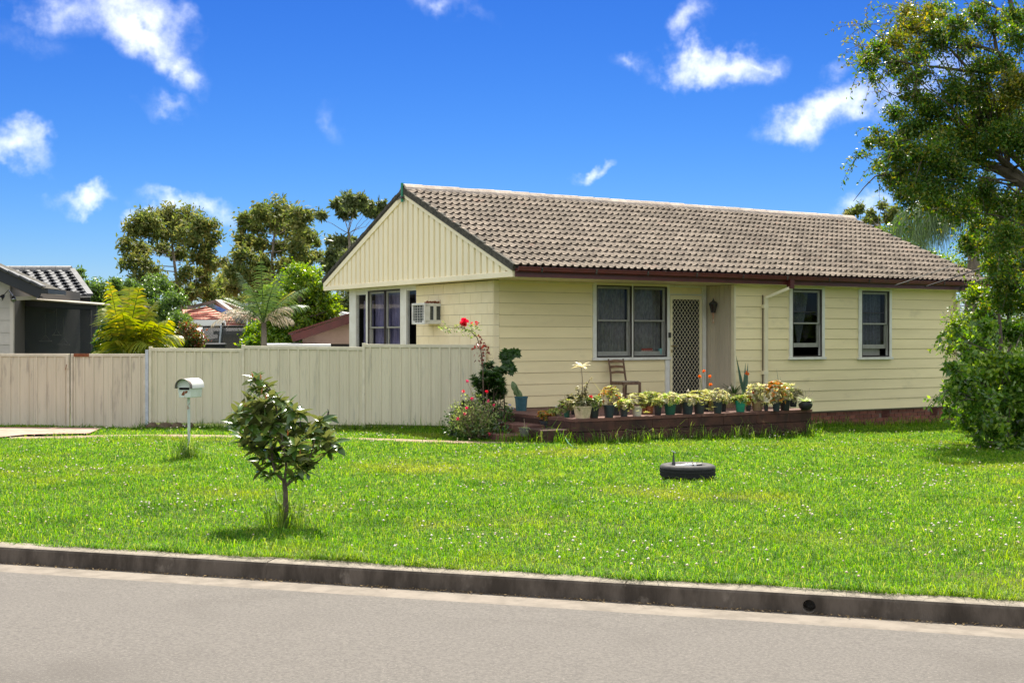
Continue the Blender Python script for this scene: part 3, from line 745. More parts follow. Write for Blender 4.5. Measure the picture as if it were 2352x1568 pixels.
# gable-side corner window strip
wG = bpy.data.objects.new('window', None); link(wG, H); wG['label'] = 'corner window strip with purple curtains beside the air conditioner'
fr = MB()
e = [GWIN[0], fb(935, 667, BA)[0], fb(921, 667, BA)[0], fb(884, 665, BA)[0], fb(846, 667, BA)[0], fb(843, 667, BA)[0], fb(819, 674, BA)[0], GWIN[1]]
fr.box(BA - .02, BA + .06, e[1], e[2], 1.0, 2.60); fr.box(BA - .02, BA + .06, e[4], e[5] + .02, 1.0, 2.60); fr.box(BA - .02, BA + .06, e[6], g_left - .002, 1.0, 2.60)
fr.box(BA - .022, BA + .06, GWIN[0], g_left - .002, 2.602, 2.655); fr.box(BA - .01, BA + .06, e[5] + .02, e[6], 2.53, 2.602); fr.box(BA - .01, BA + .06, e[0], e[1], 2.55, 2.602)
fr.build('frame', 'paint_white', wG)
sash_unit(wG, 'b', e[2] + .002, e[3] - .004, 1.02, 2.60, BA - .01, 1.80); sash_unit(wG, 'b', e[3] + .004, e[4] - .002, 1.02, 2.60, BA - .01, 1.80)
for (x0, x1) in ((e[0], e[1]), (e[5] + .02, e[6])):
    MB().box(BA + .02, BA + .026, x0, x1, 1.02, 2.55).build('pane', 'glass', wG)
wavy(e[0] + .02, e[0] + .33, 1.0, 2.56, BA + .16, .02, 3, 'b', lambda t: (0, .35 + .65 * t), 'curtain_purple', wG)
wavy(e[2] + .02, e[3] - .02, 1.0, 2.58, BA + .17, .02, 7, 'b', None, 'curtain_purple', wG); wavy(e[3] + .02, e[4] - .02, 1.0, 2.58, BA + .17, .02, 7, 'b', None, 'curtain_purple', wG)
wavy(e[5] + .02, e[6] - .05, 1.0, 2.4, BA + .17, .03, 4, 'b', None, 'curtain_purple', wG)

# --- door
dr = bpy.data.objects.new('screen_door', None); link(dr, H)
jb = MB(); jb.box(3.86, 3.965, -.052, .06, .302, 1.16); jb.box(4.82, 4.912, -.052, .06, .302, TOP); jb.box(3.97, 4.818, -.046, .06, 2.45, 2.47); jb.box(3.97, 4.818, -.05, .06, 2.60, TOP)
jb.build('jamb', 'paint_white', H)
MB().box(3.975, 4.815, -.02, .05, 2.472, 2.598).build('transom', 'siding', H)
D0, D1, DZ0, DZ1 = 3.985, 4.812, .315, 2.445
f_ = MB(); t = .060; f_.box(D0, D0 + t, -.044, -.010, DZ0, DZ1); f_.box(D1 - t, D1, -.044, -.010, DZ0, DZ1); f_.box(D0 + t, D1 - t, -.044, -.010, DZ1 - .085, DZ1); f_.box(D0 + t, D1 - t, -.044, -.010, DZ0, DZ0 + .09)
f_.build('frame', 'door_cream', dr, bevel=.004)
MB().box(D0 + t - .01, D1 - t + .01, -.012, -.006, DZ0 + .02, DZ1 - .02).build('fly_wire', 'flyscreen_black', dr)
gr = MB(); gx0, gx1, gz0, gz1 = D0 + t, D1 - t, DZ0 + .09, DZ1 - .085; cw, ch = (gx1 - gx0) / 8, .107
nr = int(round((gz1 - gz0) / ch)); ch = (gz1 - gz0) / nr
for j in range(nr * 2):          # expanded-metal strands: wavy ribbons that meet at the nodes
    pass
for i in range(17):
    x = gx0 + i * cw / 2
    pts = []
    for j in range(nr * 2 + 1):
        zz = gz0 + j * ch / 2; sgn = 1 if (i + j) % 2 == 0 else -1
        pts.append((min(max(x + sgn * cw * .215, gx0), gx1), zz))
    for sub in range(len(pts) - 1):
        (xa, za), (xb, zb) = pts[sub], pts[sub + 1]
        xm, zm_ = (xa + xb) / 2, (za + zb) / 2
        gr.bar((xa, -.026, za + .004), (xb, -.026, zb - .004), .0062, .006, (0, 1, 0))
for i in range(16):
    for j in range(nr * 2 + 1):
        if (i + j) % 2 == 0: gr.box(gx0 + i * cw / 2 + cw * .20, gx0 + (i + 1) * cw / 2 - cw * .20, -.030, -.022, gz0 + j * ch / 2 - .010, gz0 + j * ch / 2 + .010)
gr.build('grille', 'grille', dr)
hd = MB(); hd.tube([(D0 + .03, -.045, 1.435), (D0 + .03, -.085, 1.435)], .010, 8); hd.tube([(D0 + .03, -.085, 1.435), (D0 + .14, -.088, 1.432)], .009, 8); hd.box(D0 + .018, D0 + .046, -.052, -.044, 1.30, 1.36)
hd.build('handle', 'brass', dr, smooth=True)
MB().box(3.93, 3.975, -.085, -.05, 1.60, 1.70).build('doorbell', 'lantern_black', H)
MB().box(D0 - .01, D1 + .01, -.10, .02, .285, .313).build('threshold', 'paint_cream', H)

# --- brick footing below the right-hand wall
ft = bpy.data.objects.new('brick_footing', None); link(ft, H)
MB().box(4.9, 11.47, RB + .035, RB + .10, -.75, .062).build('mortar', 'mortar_wall', ft)
bl, bh = .24, .086
bmesh_ = MB().box(-.112, .112, 0, .09, -.038, .038).mesh('brick', 'red_brick')
vents = (9.30, 10.85)
for r in range(8):
    z = .062 - .005 - bh * (r + .5)
    x = 4.9 + (bl / 2 if r % 2 else 0)
    while x < 11.4:
        if not any(abs(x + .12 - v) < .16 and r < 2 for v in vents):
            o = bpy.data.objects.new('brick', bmesh_); link(o, ft); o.location = (x + .12, RB + .018 + random.uniform(0, .003), z)
        x += bl
for v in vents:
    m = MB()
    m.box(v - .115, v + .115, RB + .03, RB + .034, -.115, .050)
    for i in range(7): m.box(v - .115 + i * .0365, v - .115 + i * .0365 + .011, RB + .012, RB + .03, -.115, .05)
    for i in range(5): m.box(v - .115, v + .115, RB + .013, RB + .03, -.115 + i * .0385, -.115 + i * .0385 + .011)
    m.build('air_vent', 'brick_vent', ft)
MB().box(4.9, 11.47, RB - .01, RB + .03, .050, .074).build('ant_cap', 'siding_line', H)

# --- roof
EB, EZ = -1.19, 2.835; RDB, RDZ = 2.90, 4.555
SL = math.hypot(RDB - EB, RDZ - EZ); su = ((RDB - EB) / SL, (RDZ - EZ) / SL); sn = (-su[1], su[0])
A0, A1 = -.43, 12.32
roof = bpy.data.objects.new('roof', None); link(roof, H)
def rp(a, s, h): return (a, EB + su[0] * s + sn[0] * h, EZ + su[1] * s + sn[1] * h)
rd = MB()
rd.add([rp(A0 + .03, .02, -.06), rp(A1 - .03, .02, -.06), rp(A1 - .03, SL, -.06), rp(A0 + .03, SL, -.06), rp(A0 + .03, .02, -.02), rp(A1 - .03, .02, -.02), rp(A1 - .03, SL, -.02), rp(A0 + .03, SL, -.02)],
       [(0, 3, 2, 1), (4, 5, 6, 7), (0, 1, 5, 4), (1, 2, 6, 5), (2, 3, 7, 6), (3, 0, 4, 7)])
rd.build('roof_batten_deck', 'mortar_dark', roof)
rr_ = MB()     # the rear slope
RB2, RZ2 = 6.85, 2.85
rr_.add([(A0, RDB, RDZ), (A1, RDB, RDZ), (A1, RB2, RZ2), (A0, RB2, RZ2), (A0, RDB, RDZ - .05), (A1, RDB, RDZ - .05), (A1, RB2, RZ2 - .05), (A0, RB2, RZ2 - .05)],
        [(0, 3, 2, 1), (4, 5, 6, 7), (0, 1, 5, 4), (1, 2, 6, 5), (2, 3, 7, 6), (3, 0, 4, 7)])
rr_.build('rear_slope', 'mortar_dark', roof)
TW, TG, NR = .3125, None, 14
TG = SL / NR; TL = TG + .07
def tile_profile():
    pts = []
    for k in range(2):
        x0 = k * TW / 2; rw = .080; px = TW / 2 - rw
        pts += [(x0 + .002, 0), (x0 + px * .5, -.003), (x0 + px, 0)]
        for t in (.14, .32, .5, .68, .86): pts.append((x0 + px + rw * t, .034 * math.sin(math.pi * t) ** .8))
    pts.append((TW, 0)); return pts
tp = tile_profile(); nt_ = len(tp)
tv = []; tf = []
for (x, h) in tp: tv.append((x, 0, h + .046))        # lower end, top (raised by the tile beneath)
for (x, h) in tp: tv.append((x, TL, h + .002))        # upper end
for (x, h) in tp: tv.append((x, .004, h + .008))      # lower end, underside
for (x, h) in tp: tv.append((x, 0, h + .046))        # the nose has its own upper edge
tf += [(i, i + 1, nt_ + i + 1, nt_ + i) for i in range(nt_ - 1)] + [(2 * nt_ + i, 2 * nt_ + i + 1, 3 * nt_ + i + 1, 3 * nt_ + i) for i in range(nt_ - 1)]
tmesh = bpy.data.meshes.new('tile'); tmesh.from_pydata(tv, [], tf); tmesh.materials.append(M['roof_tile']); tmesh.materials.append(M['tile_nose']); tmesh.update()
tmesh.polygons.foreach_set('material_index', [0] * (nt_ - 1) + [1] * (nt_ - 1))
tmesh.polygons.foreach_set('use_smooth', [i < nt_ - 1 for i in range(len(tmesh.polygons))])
Rm = Matrix(((1, 0, 0), (0, su[0], sn[0]), (0, su[1], sn[1])))
slots = []
nc = int(math.ceil((A1 - A0) / TW))
for r in range(NR):
    for c in range(nc):
        a = A0 + c * TW; w = min(TW, A1 - a)
        pw = h2w(a + .15, EB + su[0] * (r + .5) * TG); slots.append((pw.length, r, c, a, w))
slots.sort()
rest = MB()
for i, (_, r, c, a, w) in enumerate(slots):
    jit = (random.uniform(-.003, .003), random.uniform(-.007, .007), random.uniform(-.002, .003))
    p = Vector(rp(a + jit[0], r * TG - .03 + jit[1], .0 + jit[2])); rz = random.uniform(-.008, .008)
    mtx = Matrix.Translation(p) @ (Rm @ Matrix.Rotation(rz, 3, 'Z')).to_4x4()
    if i < 300 and w > .2:
        o = bpy.data.objects.new('tile', tmesh); link(o, roof); o.matrix_local = mtx
    else: rest.add([mtx @ Vector(v) for v in tv], tf)
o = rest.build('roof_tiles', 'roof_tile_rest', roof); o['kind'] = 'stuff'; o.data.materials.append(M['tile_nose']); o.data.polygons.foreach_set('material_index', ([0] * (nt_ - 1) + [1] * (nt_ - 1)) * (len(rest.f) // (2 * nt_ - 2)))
# ridge capping
cl_ = .425; nrc = int((A1 - A0) / cl_); prof = [(-.16, -.062), (-.125, -.010), (-.06, .048), (0, .064), (.06, .048), (.125, -.010), (.16, -.062), (.145, -.072), (0, .045), (-.145, -.072)]
for i in range(nrc + 1):
    a = A0 - .01 + i * cl_; b_ = min(a + cl_ - .004, A1 + .01)
    if b_ - a < .05: continue
    dz = random.uniform(-.006, .006)
    m = MB(); m.prism(prof, (a, RDB, RDZ + .045 + dz), (b_, RDB, RDZ + .052 + dz), (0, 1, 0), (0, 0, 1)); m.build('ridge_cap', 'ridge_tile', roof)
# pointing under the caps
MB().prism([(-.17, -.10), (-.13, -.012), (.13, -.012), (.17, -.10)], (A0, RDB, RDZ + .045), (A1, RDB, RDZ + .045), (0, 1, 0), (0, 0, 1)).build('ridge_pointing', 'ridge_tile', roof)
# verge mortar along both gables
for nm, (ax0, ax1) in (('l', (A0 - .012, A0 + .05)), ('r', (A1 - .05, A1 + .012))):
    m = MB()
    for i in range(28):
        s0_, s1_ = SL * i / 28, SL * (i + 1) / 28
        t = .030 + random.uniform(-.008, .010) + .012 * (i % 2)
        q = [rp(ax0, s0_, -.085), rp(ax1, s0_, -.085), rp(ax1, s1_, -.085), rp(ax0, s1_, -.085), rp(ax0, s0_, t), rp(ax1, s0_, t), rp(ax1, s1_, t), rp(ax0, s1_, t)]
        m.add(q, [(0, 3, 2, 1), (4, 5, 6, 7), (0, 1, 5, 4), (1, 2, 6, 5), (2, 3, 7, 6), (3, 0, 4, 7)])
    m.build('verge_mortar', 'mortar_dark', roof)
m = MB()
for i in range(24):
    t0_, t1_ = i / 24, (i + 1) / 24; tt = .05 + random.uniform(-.01, .012)
    for (a, b) in (((A0 - .012, A0 + .05)),):
        q = []
        for zt in (-.02, tt):
            for (x, t) in ((a, t0_), (b, t0_), (b, t1_), (a, t1_)): q.append((x, RDB + (RB2 - RDB) * t, RDZ + (RZ2 - RDZ) * t + zt))
        m.add(q, [(0, 3, 2, 1), (4, 5, 6, 7), (0, 1, 5, 4), (1, 2, 6, 5), (2, 3, 7, 6), (3, 0, 4, 7)])
m.build('verge_mortar', 'mortar_dark', roof)

# --- gable end: backing sheet, one object per vertical board, trims
GA = -.40; GB0, GB1 = -1.12, 6.80; GZ = 2.65
def rake(b):      # underside line of the roof at the gable
    return (EZ + (b - EB) * (RDZ - EZ) / (RDB - EB) if b <= RDB else RDZ + (b - RDB) * (RZ2 - RDZ) / (RB2 - RDB)) - .065
gs = MB().add([(GA + .03, GB0, GZ + .02), (GA + .03, GB1, GZ + .02), (GA + .03, GB1, rake(GB1)), (GA + .03, RDB, rake(RDB)), (GA + .03, GB0, rake(GB0)),
               (GA + .05, GB0, GZ + .02), (GA + .05, GB1, GZ + .02), (GA + .05, GB1, rake(GB1)), (GA + .05, RDB, rake(RDB)), (GA + .05, GB0, rake(GB0))],
              [(0, 1, 2, 3, 4), (5, 9, 8, 7, 6), (0, 5, 6, 1), (1, 6, 7, 2), (2, 7, 8, 3), (3, 8, 9, 4), (4, 9, 5, 0)])
gs.build('gable_sheet', 'channel_paint', H)
pitch = .2165; bw = .148; b = GB0 + .03
while b < GB1 - .08:
    b2 = min(b + bw, GB1 - .03)
    pts = [(b, GZ + .09), (b2, GZ + .09), (b2, rake(b2) - .06)]
    if b < RDB < b2: pts.append((RDB, rake(RDB) - .06))
    pts.append((b, rake(b) - .06))
    if min(p[1] for p in pts[2:]) > GZ + .12:
        n = len(pts); m = MB(); m.add([(GA, y, z) for y, z in pts] + [(GA + .03, y + (.006 if y == b2 else -.006 if y == b else 0), z) for y, z in pts],
              [tuple(range(n))] + [tuple(range(2 * n - 1, n - 1, -1))] + [(i, (i + 1) % n, n + (i + 1) % n, n + i) for i in range(n)])
        m.build('gable_board', 'gable_paint', H)
    b += pitch
MB().box(GA - .018, GA + .03, GB0 - .012, GB1 + .0, GZ, GZ + .098).build('gable_bottom_trim', 'gable_paint', H, bevel=.005)
for (b0, b1) in ((GB0 - .012, RDB), (RDB, GB1)):
    m = MB(); q = []
    for x in (GA - .022, GA + .03):
        q += [(x, b0, rake(b0) - .105), (x, b1, rake(b1) - .105), (x, b1, rake(b1) + .012), (x, b0, rake(b0) + .012)]
    m.add(q, [(0, 1, 2, 3), (7, 6, 5, 4), (0, 4, 5, 1), (1, 5, 6, 2), (2, 6, 7, 3), (3, 7, 4, 0)]); m.build('barge_board', 'gable_paint', H)
MB().box(GA - .020, GA + .03, GB0 - .014, GB0 + .06, GZ + .002, rake(GB0 + .03) - .02).build('barge_end', 'gable_paint', H)
MB().box(GA + .03, .6, GB0, GB1, GZ + .004, GZ + .018).build('gable_soffit', 'paint_cream', H)
gp = MB(); gp.tube([(GA - .05, RDB + .02, 4.30), (GA - .05, RDB + .02, 4.68)], .028, 10); gp.build('vent_pipe', 'green_pipe', H, smooth=True)
gp = MB(); gp.box(GA - .085, GA - .01, RDB - .03, RDB + .10, 4.37, 4.41); gp.tube([(GA - .06, RDB + .05, 4.39), (GA - .05, RDB + .28, 4.36)], .012, 6); gp.build('pipe_bracket', 'lantern_black', H)
# right-hand gable infill and rear edges keep daylight out
rg = MB().add([(11.50, RB, 2.6), (11.50, 6.29, 2.6), (11.50, RDB, 4.45)], [(0, 1, 2)]); rg.build('end_gable', 'paint_cream', H)

# --- eaves: fascia, gutter, soffit
MB().box(A0 + .045, A1 - .02, EB + .0, EB + .022, 2.652, 2.80).build('fascia', 'maroon', H)
gpf = [(0, 0), (-.085, 0), (-.108, .020), (-.112, .055), (-.122, .070), (-.122, .083), (-.108, .083), (-.104, .060), (-.095, .028), (-.078, .010), (0, .010)]
gt = MB(); gt.prism(gpf, (A0 + .03, EB, 2.742), (A1, EB, 2.738), (0, 1, 0), (0, 0, 1)); gut = gt.build('gutter', 'maroon', H)
for i in range(11):
    a = A0 + .5 + i * 1.17; MB().prism([(-.112, -.004), (-.126, .050), (-.126, .075), (-.118, .075), (-.106, -.004)], (a, EB, 2.742), (a + .03, EB, 2.742), (0, 1, 0), (0, 0, 1)).build('gutter_bracket', 'mortar_dark', gut)
MB().box(A0 + .08, 4.95, EB + .024, .02, 2.648, 2.660).build('soffit', 'paint_cream', H)
MB().box(4.95, A1 - .05, EB + .024, RB + .02, 2.645, 2.657).build('soffit', 'paint_cream', H)
MB().box(11.5, A1 - .03, RB, 6.8, 2.645, 2.657).build('soffit', 'paint_cream', H)
# downpipes
for a, name in ((5.72, 'l'), (11.55, 'r')):
    dp = MB(); y = RB - .085
    dp.box(a - .045, a + .045, y - .0, y + .05, -.38, 2.42)
    ob = .36
    dp.bar((a, y + .025, 2.395), (a + ob, EB - .055, 2.60), .085, .055)
    d_ = dp.build('downpipe', 'paint_cream', H)
    MB().box(a + ob - .055, a + ob + .055, EB - .10, EB - .0, 2.575, 2.765).build('outlet_box', 'maroon', d_)
    for z in (2.22, .9): MB().box(a - .085, a + .05, y - .006, RB - .02, z - .035, z + .035).build('pipe_clip', 'paint_cream', d_)
MB().box(5.655, 5.668, RB - .05, RB - .03, .1, 2.45).build('cable_conduit', 'siding_line', H)

# ---------------------------------------------------------------- things fixed to the house
# coach lamp on the return wall
LP = thing('wall_lantern', 'small black coach lantern with copper stem on the porch side wall', 'lantern', h2w(4.945, -.34, 2.10), TH)
m = MB().tube([(.01, .10, .03), (-.005, .10, .03)], .045, 12); m.tube([(0, .10, .03), (-.06, .08, -.03), (-.10, .02, -.02), (-.10, 0, .02)], .011, 6); m.build('bracket', 'copper_old', LP, smooth=True)
m = MB().lathe([(.012, -.22), (.018, -.20), (.010, -.17), (.017, -.10), (.020, -.03), (.040, .0)], 10, (-.10, 0, 0)); m.build('stem', 'copper_old', LP, smooth=True)
m = MB()
for k in range(6):
    t = math.pi / 3 * k; c, s_ = math.cos(t), math.sin(t); m.bar((-.10 + .042 * c, .042 * s_, 0), (-.10 + .085 * c, .085 * s_, .17), .010, .010)
m.lathe([(.045, -.004), (.045, .008)], 6, (-.10, 0, 0), cap=True); m.lathe([(.092, .17), (.092, .182), (.060, .215), (.030, .225), (.022, .250), (.008, .262), (.012, .275), (.002, .29)], 6, (-.10, 0, 0)); m.build('cage', 'lantern_black', LP)
MB().lathe([(.038, .006), (.080, .17)], 6, (-.10, 0, 0)).build('glass', 'lantern_glass', LP)

# warning sign standing inside the double window
SG = thing('warning_sign', 'small dark red WARNING sign inside the double window', 'sign', h2w(3.47, .045, 1.330), TH)
mat('sign_red', (.30, .035, .03), rough=.5); mat('sign_text', (.72, .55, .50), rough=.6)
MB().box(-.135, .135, -.002, .003, -.06, .06).build('board', 'sign_red', SG)
tc_ = bpy.data.curves.new('lettering', 'FONT'); tc_.body = 'WARNING'; tc_.size = .062; tc_.align_x = 'CENTER'; tc_.align_y = 'CENTER'; tc_.extrude = .0006
tmp_ = bpy.data.objects.new('lettering_curve', tc_); to = bpy.data.objects.new('lettering', bpy.data.meshes.new_from_object(tmp_)); bpy.data.objects.remove(tmp_); link(to, SG); to.location = (0, -.004, .0); to.rotation_euler = (R(90), 0, 0); to.data.materials.clear(); to.data.materials.append(M['sign_text'])
CU = thing('window_cup', 'pale teal cup on the sill beside the WARNING sign', 'cup', h2w(3.80, .05, 1.275), TH)
mat('teal_cup', (.16, .34, .32), rough=.5); MB().lathe([(.0, 0), (.035, 0), (.045, .11), (.040, .11), (.03, .01)], 12).build('cup_body', 'teal_cup', CU, smooth=True)

# window air conditioner through the block wall
bL = fb(950, 700, BA - .33)[0]
mat('ac_white', (.72, .71, .64), (.62, .61, .54), scale=7, rough=.5, stain=((.40, .36, .28), 5, (1, 1, .5), .6, .8, .5)); mat('ac_dark', (.06, .065, .058), (.10, .105, .095), scale=30, rough=.7)
ACZ0, ACZ1 = 1.865, 2.262
AC = thing('air_conditioner', 'boxy white window air conditioner with rusty top jutting from block wall', 'air conditioner', h2w(BA, fb(1012, 720, BA)[0] + .24, ACZ0), TH)
hw = .255; dp_ = .36; hh = ACZ1 - ACZ0
cs = MB(); cs.box(-dp_ + .02, .05, -hw, hw, 0, .03); cs.box(-dp_ + .02, .05, -hw, hw, hh - .03, hh); cs.box(-dp_ + .02, .05, hw - .02, hw, .03, hh - .03)
cs.box(-dp_ + .02, -dp_ + .12, -hw, -hw + .02, .03, hh - .03); cs.box(-.10, -.07 - .09, -hw, -hw + .02, .03, hh - .03); cs.box(-dp_ + .02, .0, -hw, -hw + .02, hh - .055, hh - .03); cs.box(-dp_ + .02, .0, -hw, -hw + .02, .03, .075)
cs.build('casing', 'ac_white', AC)
fr = MB(); t = .032
fr.box(-dp_ - .01, -dp_ + .02, -hw - .006, -hw + t, -.008, hh + .006); fr.box(-dp_ - .01, -dp_ + .02, hw - t, hw + .006, -.008, hh + .006); fr.box(-dp_ - .01, -dp_ + .02, -hw + t, hw - t, hh - t, hh + .006); fr.box(-dp_ - .01, -dp_ + .02, -hw + t, hw - t, -.008, t)
fr.box(-dp_ - .012, -dp_ + .01, -hw, -hw + .09, -.004, .055); fr.box(-dp_ - .012, -dp_ + .01, hw - .09, hw, -.004, .055); fr.build('front_frame', 'ac_white', AC, bevel=.004)
MB().box(-dp_ + .03, -dp_ + .05, -hw + .02, hw - .02, .03, hh - .03).build('condenser', 'ac_dark', AC)
MB().box(-dp_ + .06, .02, -hw + .025, -hw + .03, .04, hh - .04).build('side_vent', 'ac_dark', AC)
gl = MB()
for i in range(7): gl.box(-dp_ + .002, -dp_ + .010, -hw + t, hw - t, .06 + i * .05, .066 + i * .05)
for i in range(1, 5): gl.box(-dp_ + .004, -dp_ + .012, -hw + i * .102, -hw + i * .102 + .005, .03, hh - .03)
gl.build('guard', 'ac_white', AC)
ru = MB()
for i in range(26):
    x = -.26 + i * .0105; ru.obox((x, -hw + .06 + random.uniform(-.05, .2), hh + .012 + random.uniform(0, .018)), .016, .05, random.uniform(.02, .045), Matrix.Rotation(random.uniform(-.6, .6), 3, 'Y'))
ru.tube([(-.27, -hw + .03, hh), (-.275, -hw + .03, hh + .055)], .008, 5); ru.tube([(.0, -hw + .03, hh), (.005, -hw + .03, hh + .075)], .008, 5); ru.build('rusted_tray', 'rust', AC)

# service cables from a pole off to the right
mat('cable_black', (.012, .012, .012), rough=.6); mat('cable_grey', (.20, .20, .19), rough=.5)
POLE = Vector((16, 14, 7.0))
for i, (a, zz, col, rad, lab) in enumerate(((9.02, 2.70, 'cable_grey', .007, 'thin grey wire reaching the fascia above the two single windows'), (9.96, 2.69, 'cable_black', .012, 'thick black service cable reaching the fascia above the right window'), (11.25, 2.74, 'cable_black', .009, 'black cable ending in loops at the right end of the fascia'))):
    p0 = h2w(a, EB - .13, zz); p1 = POLE + Vector((0, 0, -i * .3)); m = MB()
    m.tube([p0.lerp(p1, t) - Vector((0, 0, .9 * t * (1 - t))) for t in np.linspace(0, 1, 24)], rad, 6)
    if i == 2:
        c = h2w(11.15, EB - .15, 2.64)
        for q in range(3): m.tube([c + Vector((.07 * math.cos(t + q) + .03 * q, .02 * q, .09 * math.sin(t + q))) for t in np.linspace(0, 6.0, 14)], .008, 5)
        m.tube([c + Vector((0, 0, .05)), c + Vector((-.25, .02, .10)), c + Vector((-.55, .05, .08))], .007, 5)
    o = m.build('service_cable', col); tag(o, lab, 'cable', 'cables to the house')
# ---------------------------------------------------------------- leaf and plant builders
def leaves(P, D, L, W, nrm=None, fold=.18):
    """diamond leaves: P base points, D unit directions, L lengths, W widths -> V, quads"""
    n = len(P)
    if nrm is None: nrm = rng.normal(0, 1, (n, 3))
    side = np.cross(D, nrm); side /= np.linalg.norm(side, axis=1, keepdims=True) + 1e-9
    up = np.cross(side, D)
    mid = P + D * (L * .5)[:, None]
    s = side * (W / 2)[:, None]; f = up * (W * fold)[:, None]
    V = np.stack([P, mid + s + f, P + D * L[:, None], mid - s + f], 1).reshape(-1, 3)
    return V, np.arange(n * 4).reshape(-1, 4)
def unit(n, zb=0.0, zs=1.0):
    d = rng.normal(0, 1, (n, 3)); d[:, 2] = d[:, 2] * zs + zb; return d / (np.linalg.norm(d, axis=1, keepdims=True) + 1e-9)
def blob(n, c, r, shell=.55):
    d = unit(n); t = rng.random(n) ** (1 / 3) * (1 - shell) + shell * (.85 + .15 * rng.random(n)); return np.array(c) + d * np.array(r) * t[:, None]
class Leafset:
    def __init__(s): s.V = []; s.Q = []; s.o = 0
    def add(s, V, Q): s.V.append(V); s.Q.append(Q + s.o); s.o += len(V)
    def spray(s, n, c, r, L, W, zb=0., shell=.4, zs=1.0):
        P = blob(n, c, r, shell); s.add(*leaves(P, unit(n, zb, zs), L * rng.uniform(.6, 1.3, n), W * rng.uniform(.6, 1.3, n)))
    def rosette(s, c, n, L, W, tilt=.6, ax=(0, 0, 1), jit=.25):
        t = np.arange(n) * 2.39996 + rng.random(); e = tilt + rng.uniform(-jit, jit, n)
        ax = Vector(ax).normalized(); q = Vector((0, 0, 1)).rotation_difference(ax).to_matrix(); q = np.array(q)
        D = np.stack([np.cos(t) * np.cos(e), np.sin(t) * np.cos(e), np.sin(e)], 1) @ q.T
        s.add(*leaves(np.repeat(np.array([c]), n, 0), D, L * rng.uniform(.75, 1.2, n), W * rng.uniform(.8, 1.2, n), np.repeat(np.array([list(ax)]), n, 0) + rng.normal(0, .2, (n, 3)), .3))
    def build(s, name, mat_, parent=None):
        return np_obj(name, np.concatenate(s.V), [np.concatenate(s.Q)], mat_, parent)
def strap(m, base, d, L, W, droop=.6, n=5, up=(0, 0, 1)):
    """one long arching strap leaf as a folded ribbon"""
    base = Vector(base); d = Vector(d).normalized(); side = d.cross(Vector(up))
    if side.length < 1e-3: side = Vector((1, 0, 0))
    side.normalize(); vs_ = []; p = base.copy(); dd = d.copy()
    for i in range(n + 1):
        t = i / n; w = W * (.55 + .9 * t if t < .4 else max(.0, 1.35 * (1 - t) / .82 + .02)) * .5
        nn = side.cross(dd)
        vs_ += [p - side * w + nn * w * .35, p, p + side * w + nn * w * .35]
        dd = (dd + Vector((0, 0, -droop / n))).normalized(); p = p + dd * (L / n)
    return m.add(vs_, [(i * 3 + j, i * 3 + j + 1, (i + 1) * 3 + j + 1, (i + 1) * 3 + j) for i in range(n) for j in range(2)])
def wander(p0, p1, n=6, amp=.08):
    p0, p1 = Vector(p0), Vector(p1); L = (p1 - p0).length; out = []
    off = Vector((0, 0, 0))
    for i in range(n + 1):
        t = i / n; out.append(p0.lerp(p1, t) + off * math.sin(math.pi * t))
        if i < n: off += Vector((random.uniform(-1, 1), random.uniform(-1, 1), random.uniform(-.6, .6))) * amp * L
    return out

# ---------------------------------------------------------------- terrace and steps
mat('terrace_red', (.15, .066, .046), (.095, .044, .034), scale=5, rough=.85, bump=.004, bscale=40, stain=((.46, .30, .22), 7, (1, 1, 1), .58, .75, .5))
mat('terrace_wall', (.085, .037, .025), (.045, .023, .017), scale=4, rough=.95, bump=.008, bscale=35, rnd=.15, stain=((.022, .016, .012), 3.2, (1, 1, .5), .48, .68, .8), stain2=((.30, .13, .08), 6, (1, 1, 1), .64, .74, .5))
TZ = .30
TR = thing('terrace', 'low red-brown masonry terrace with worn steps, lined with pots', 'terrace', (C0[0], C0[1], 0), TH)
MB().box(-.48, 4.73, -3.08, -.035, .10, TZ - .012).build('fill', 'terrace_wall', TR)
# paving slabs of the floor
for i in range(6):
    for j in range(4):
        a0 = -.50 + i * .876; b0 = -3.14 + j * .776
        MB().box(a0 + .003, a0 + .873, b0 + .003, b0 + .773 - (.0 if j < 3 else .001), TZ - .05, TZ + random.uniform(-.002, .002)).build('paving_slab', 'terrace_red', TR)
# retaining blocks along the front and the ends
rowz = [(-.48, -.11), (-.105, .085), (.09, TZ - .052)]
for r, (z0, z1) in enumerate(rowz):
    x = -.49 - (.35 if r % 2 else 0)
    while x < 4.73:
        x1 = min(x + .78, 4.74); x0 = max(x, -.49)
        if x1 - x0 > .05: MB().box(x0 + .002, x1 - .002, -3.125 - random.uniform(0, .008), -2.98, z0, z1 - .003).build('wall_block', 'terrace_wall', TR, bevel=.006)
        x += .78
    y = -3.0
    while y < -.06:
        y1 = min(y + .8, -.05)
        MB().box(4.60, 4.735 + random.uniform(0, .008), y + .002, y1 - .002, z0, z1 - .003).build('wall_block', 'terrace_wall', TR, bevel=.006)
        MB().box(-.495 - random.uniform(0, .008), -.36, y + .002, y1 - .002, z0, z1 - .003).build('wall_block', 'terrace_wall', TR, bevel=.006); y += .8
MB().box(-.92, -.50, -2.30, -1.36, -.3, .165).build('step', 'terrace_red', TR, bevel=.012)
MB().box(-1.34, -.505, -2.42, -1.32, -.4, .025).build('step', 'terrace_red', TR, bevel=.012)
MB().box(-1.0, -.505, -3.0, -2.45, -.4, .13).build('planter_block', 'terrace_wall', TR, bevel=.012)

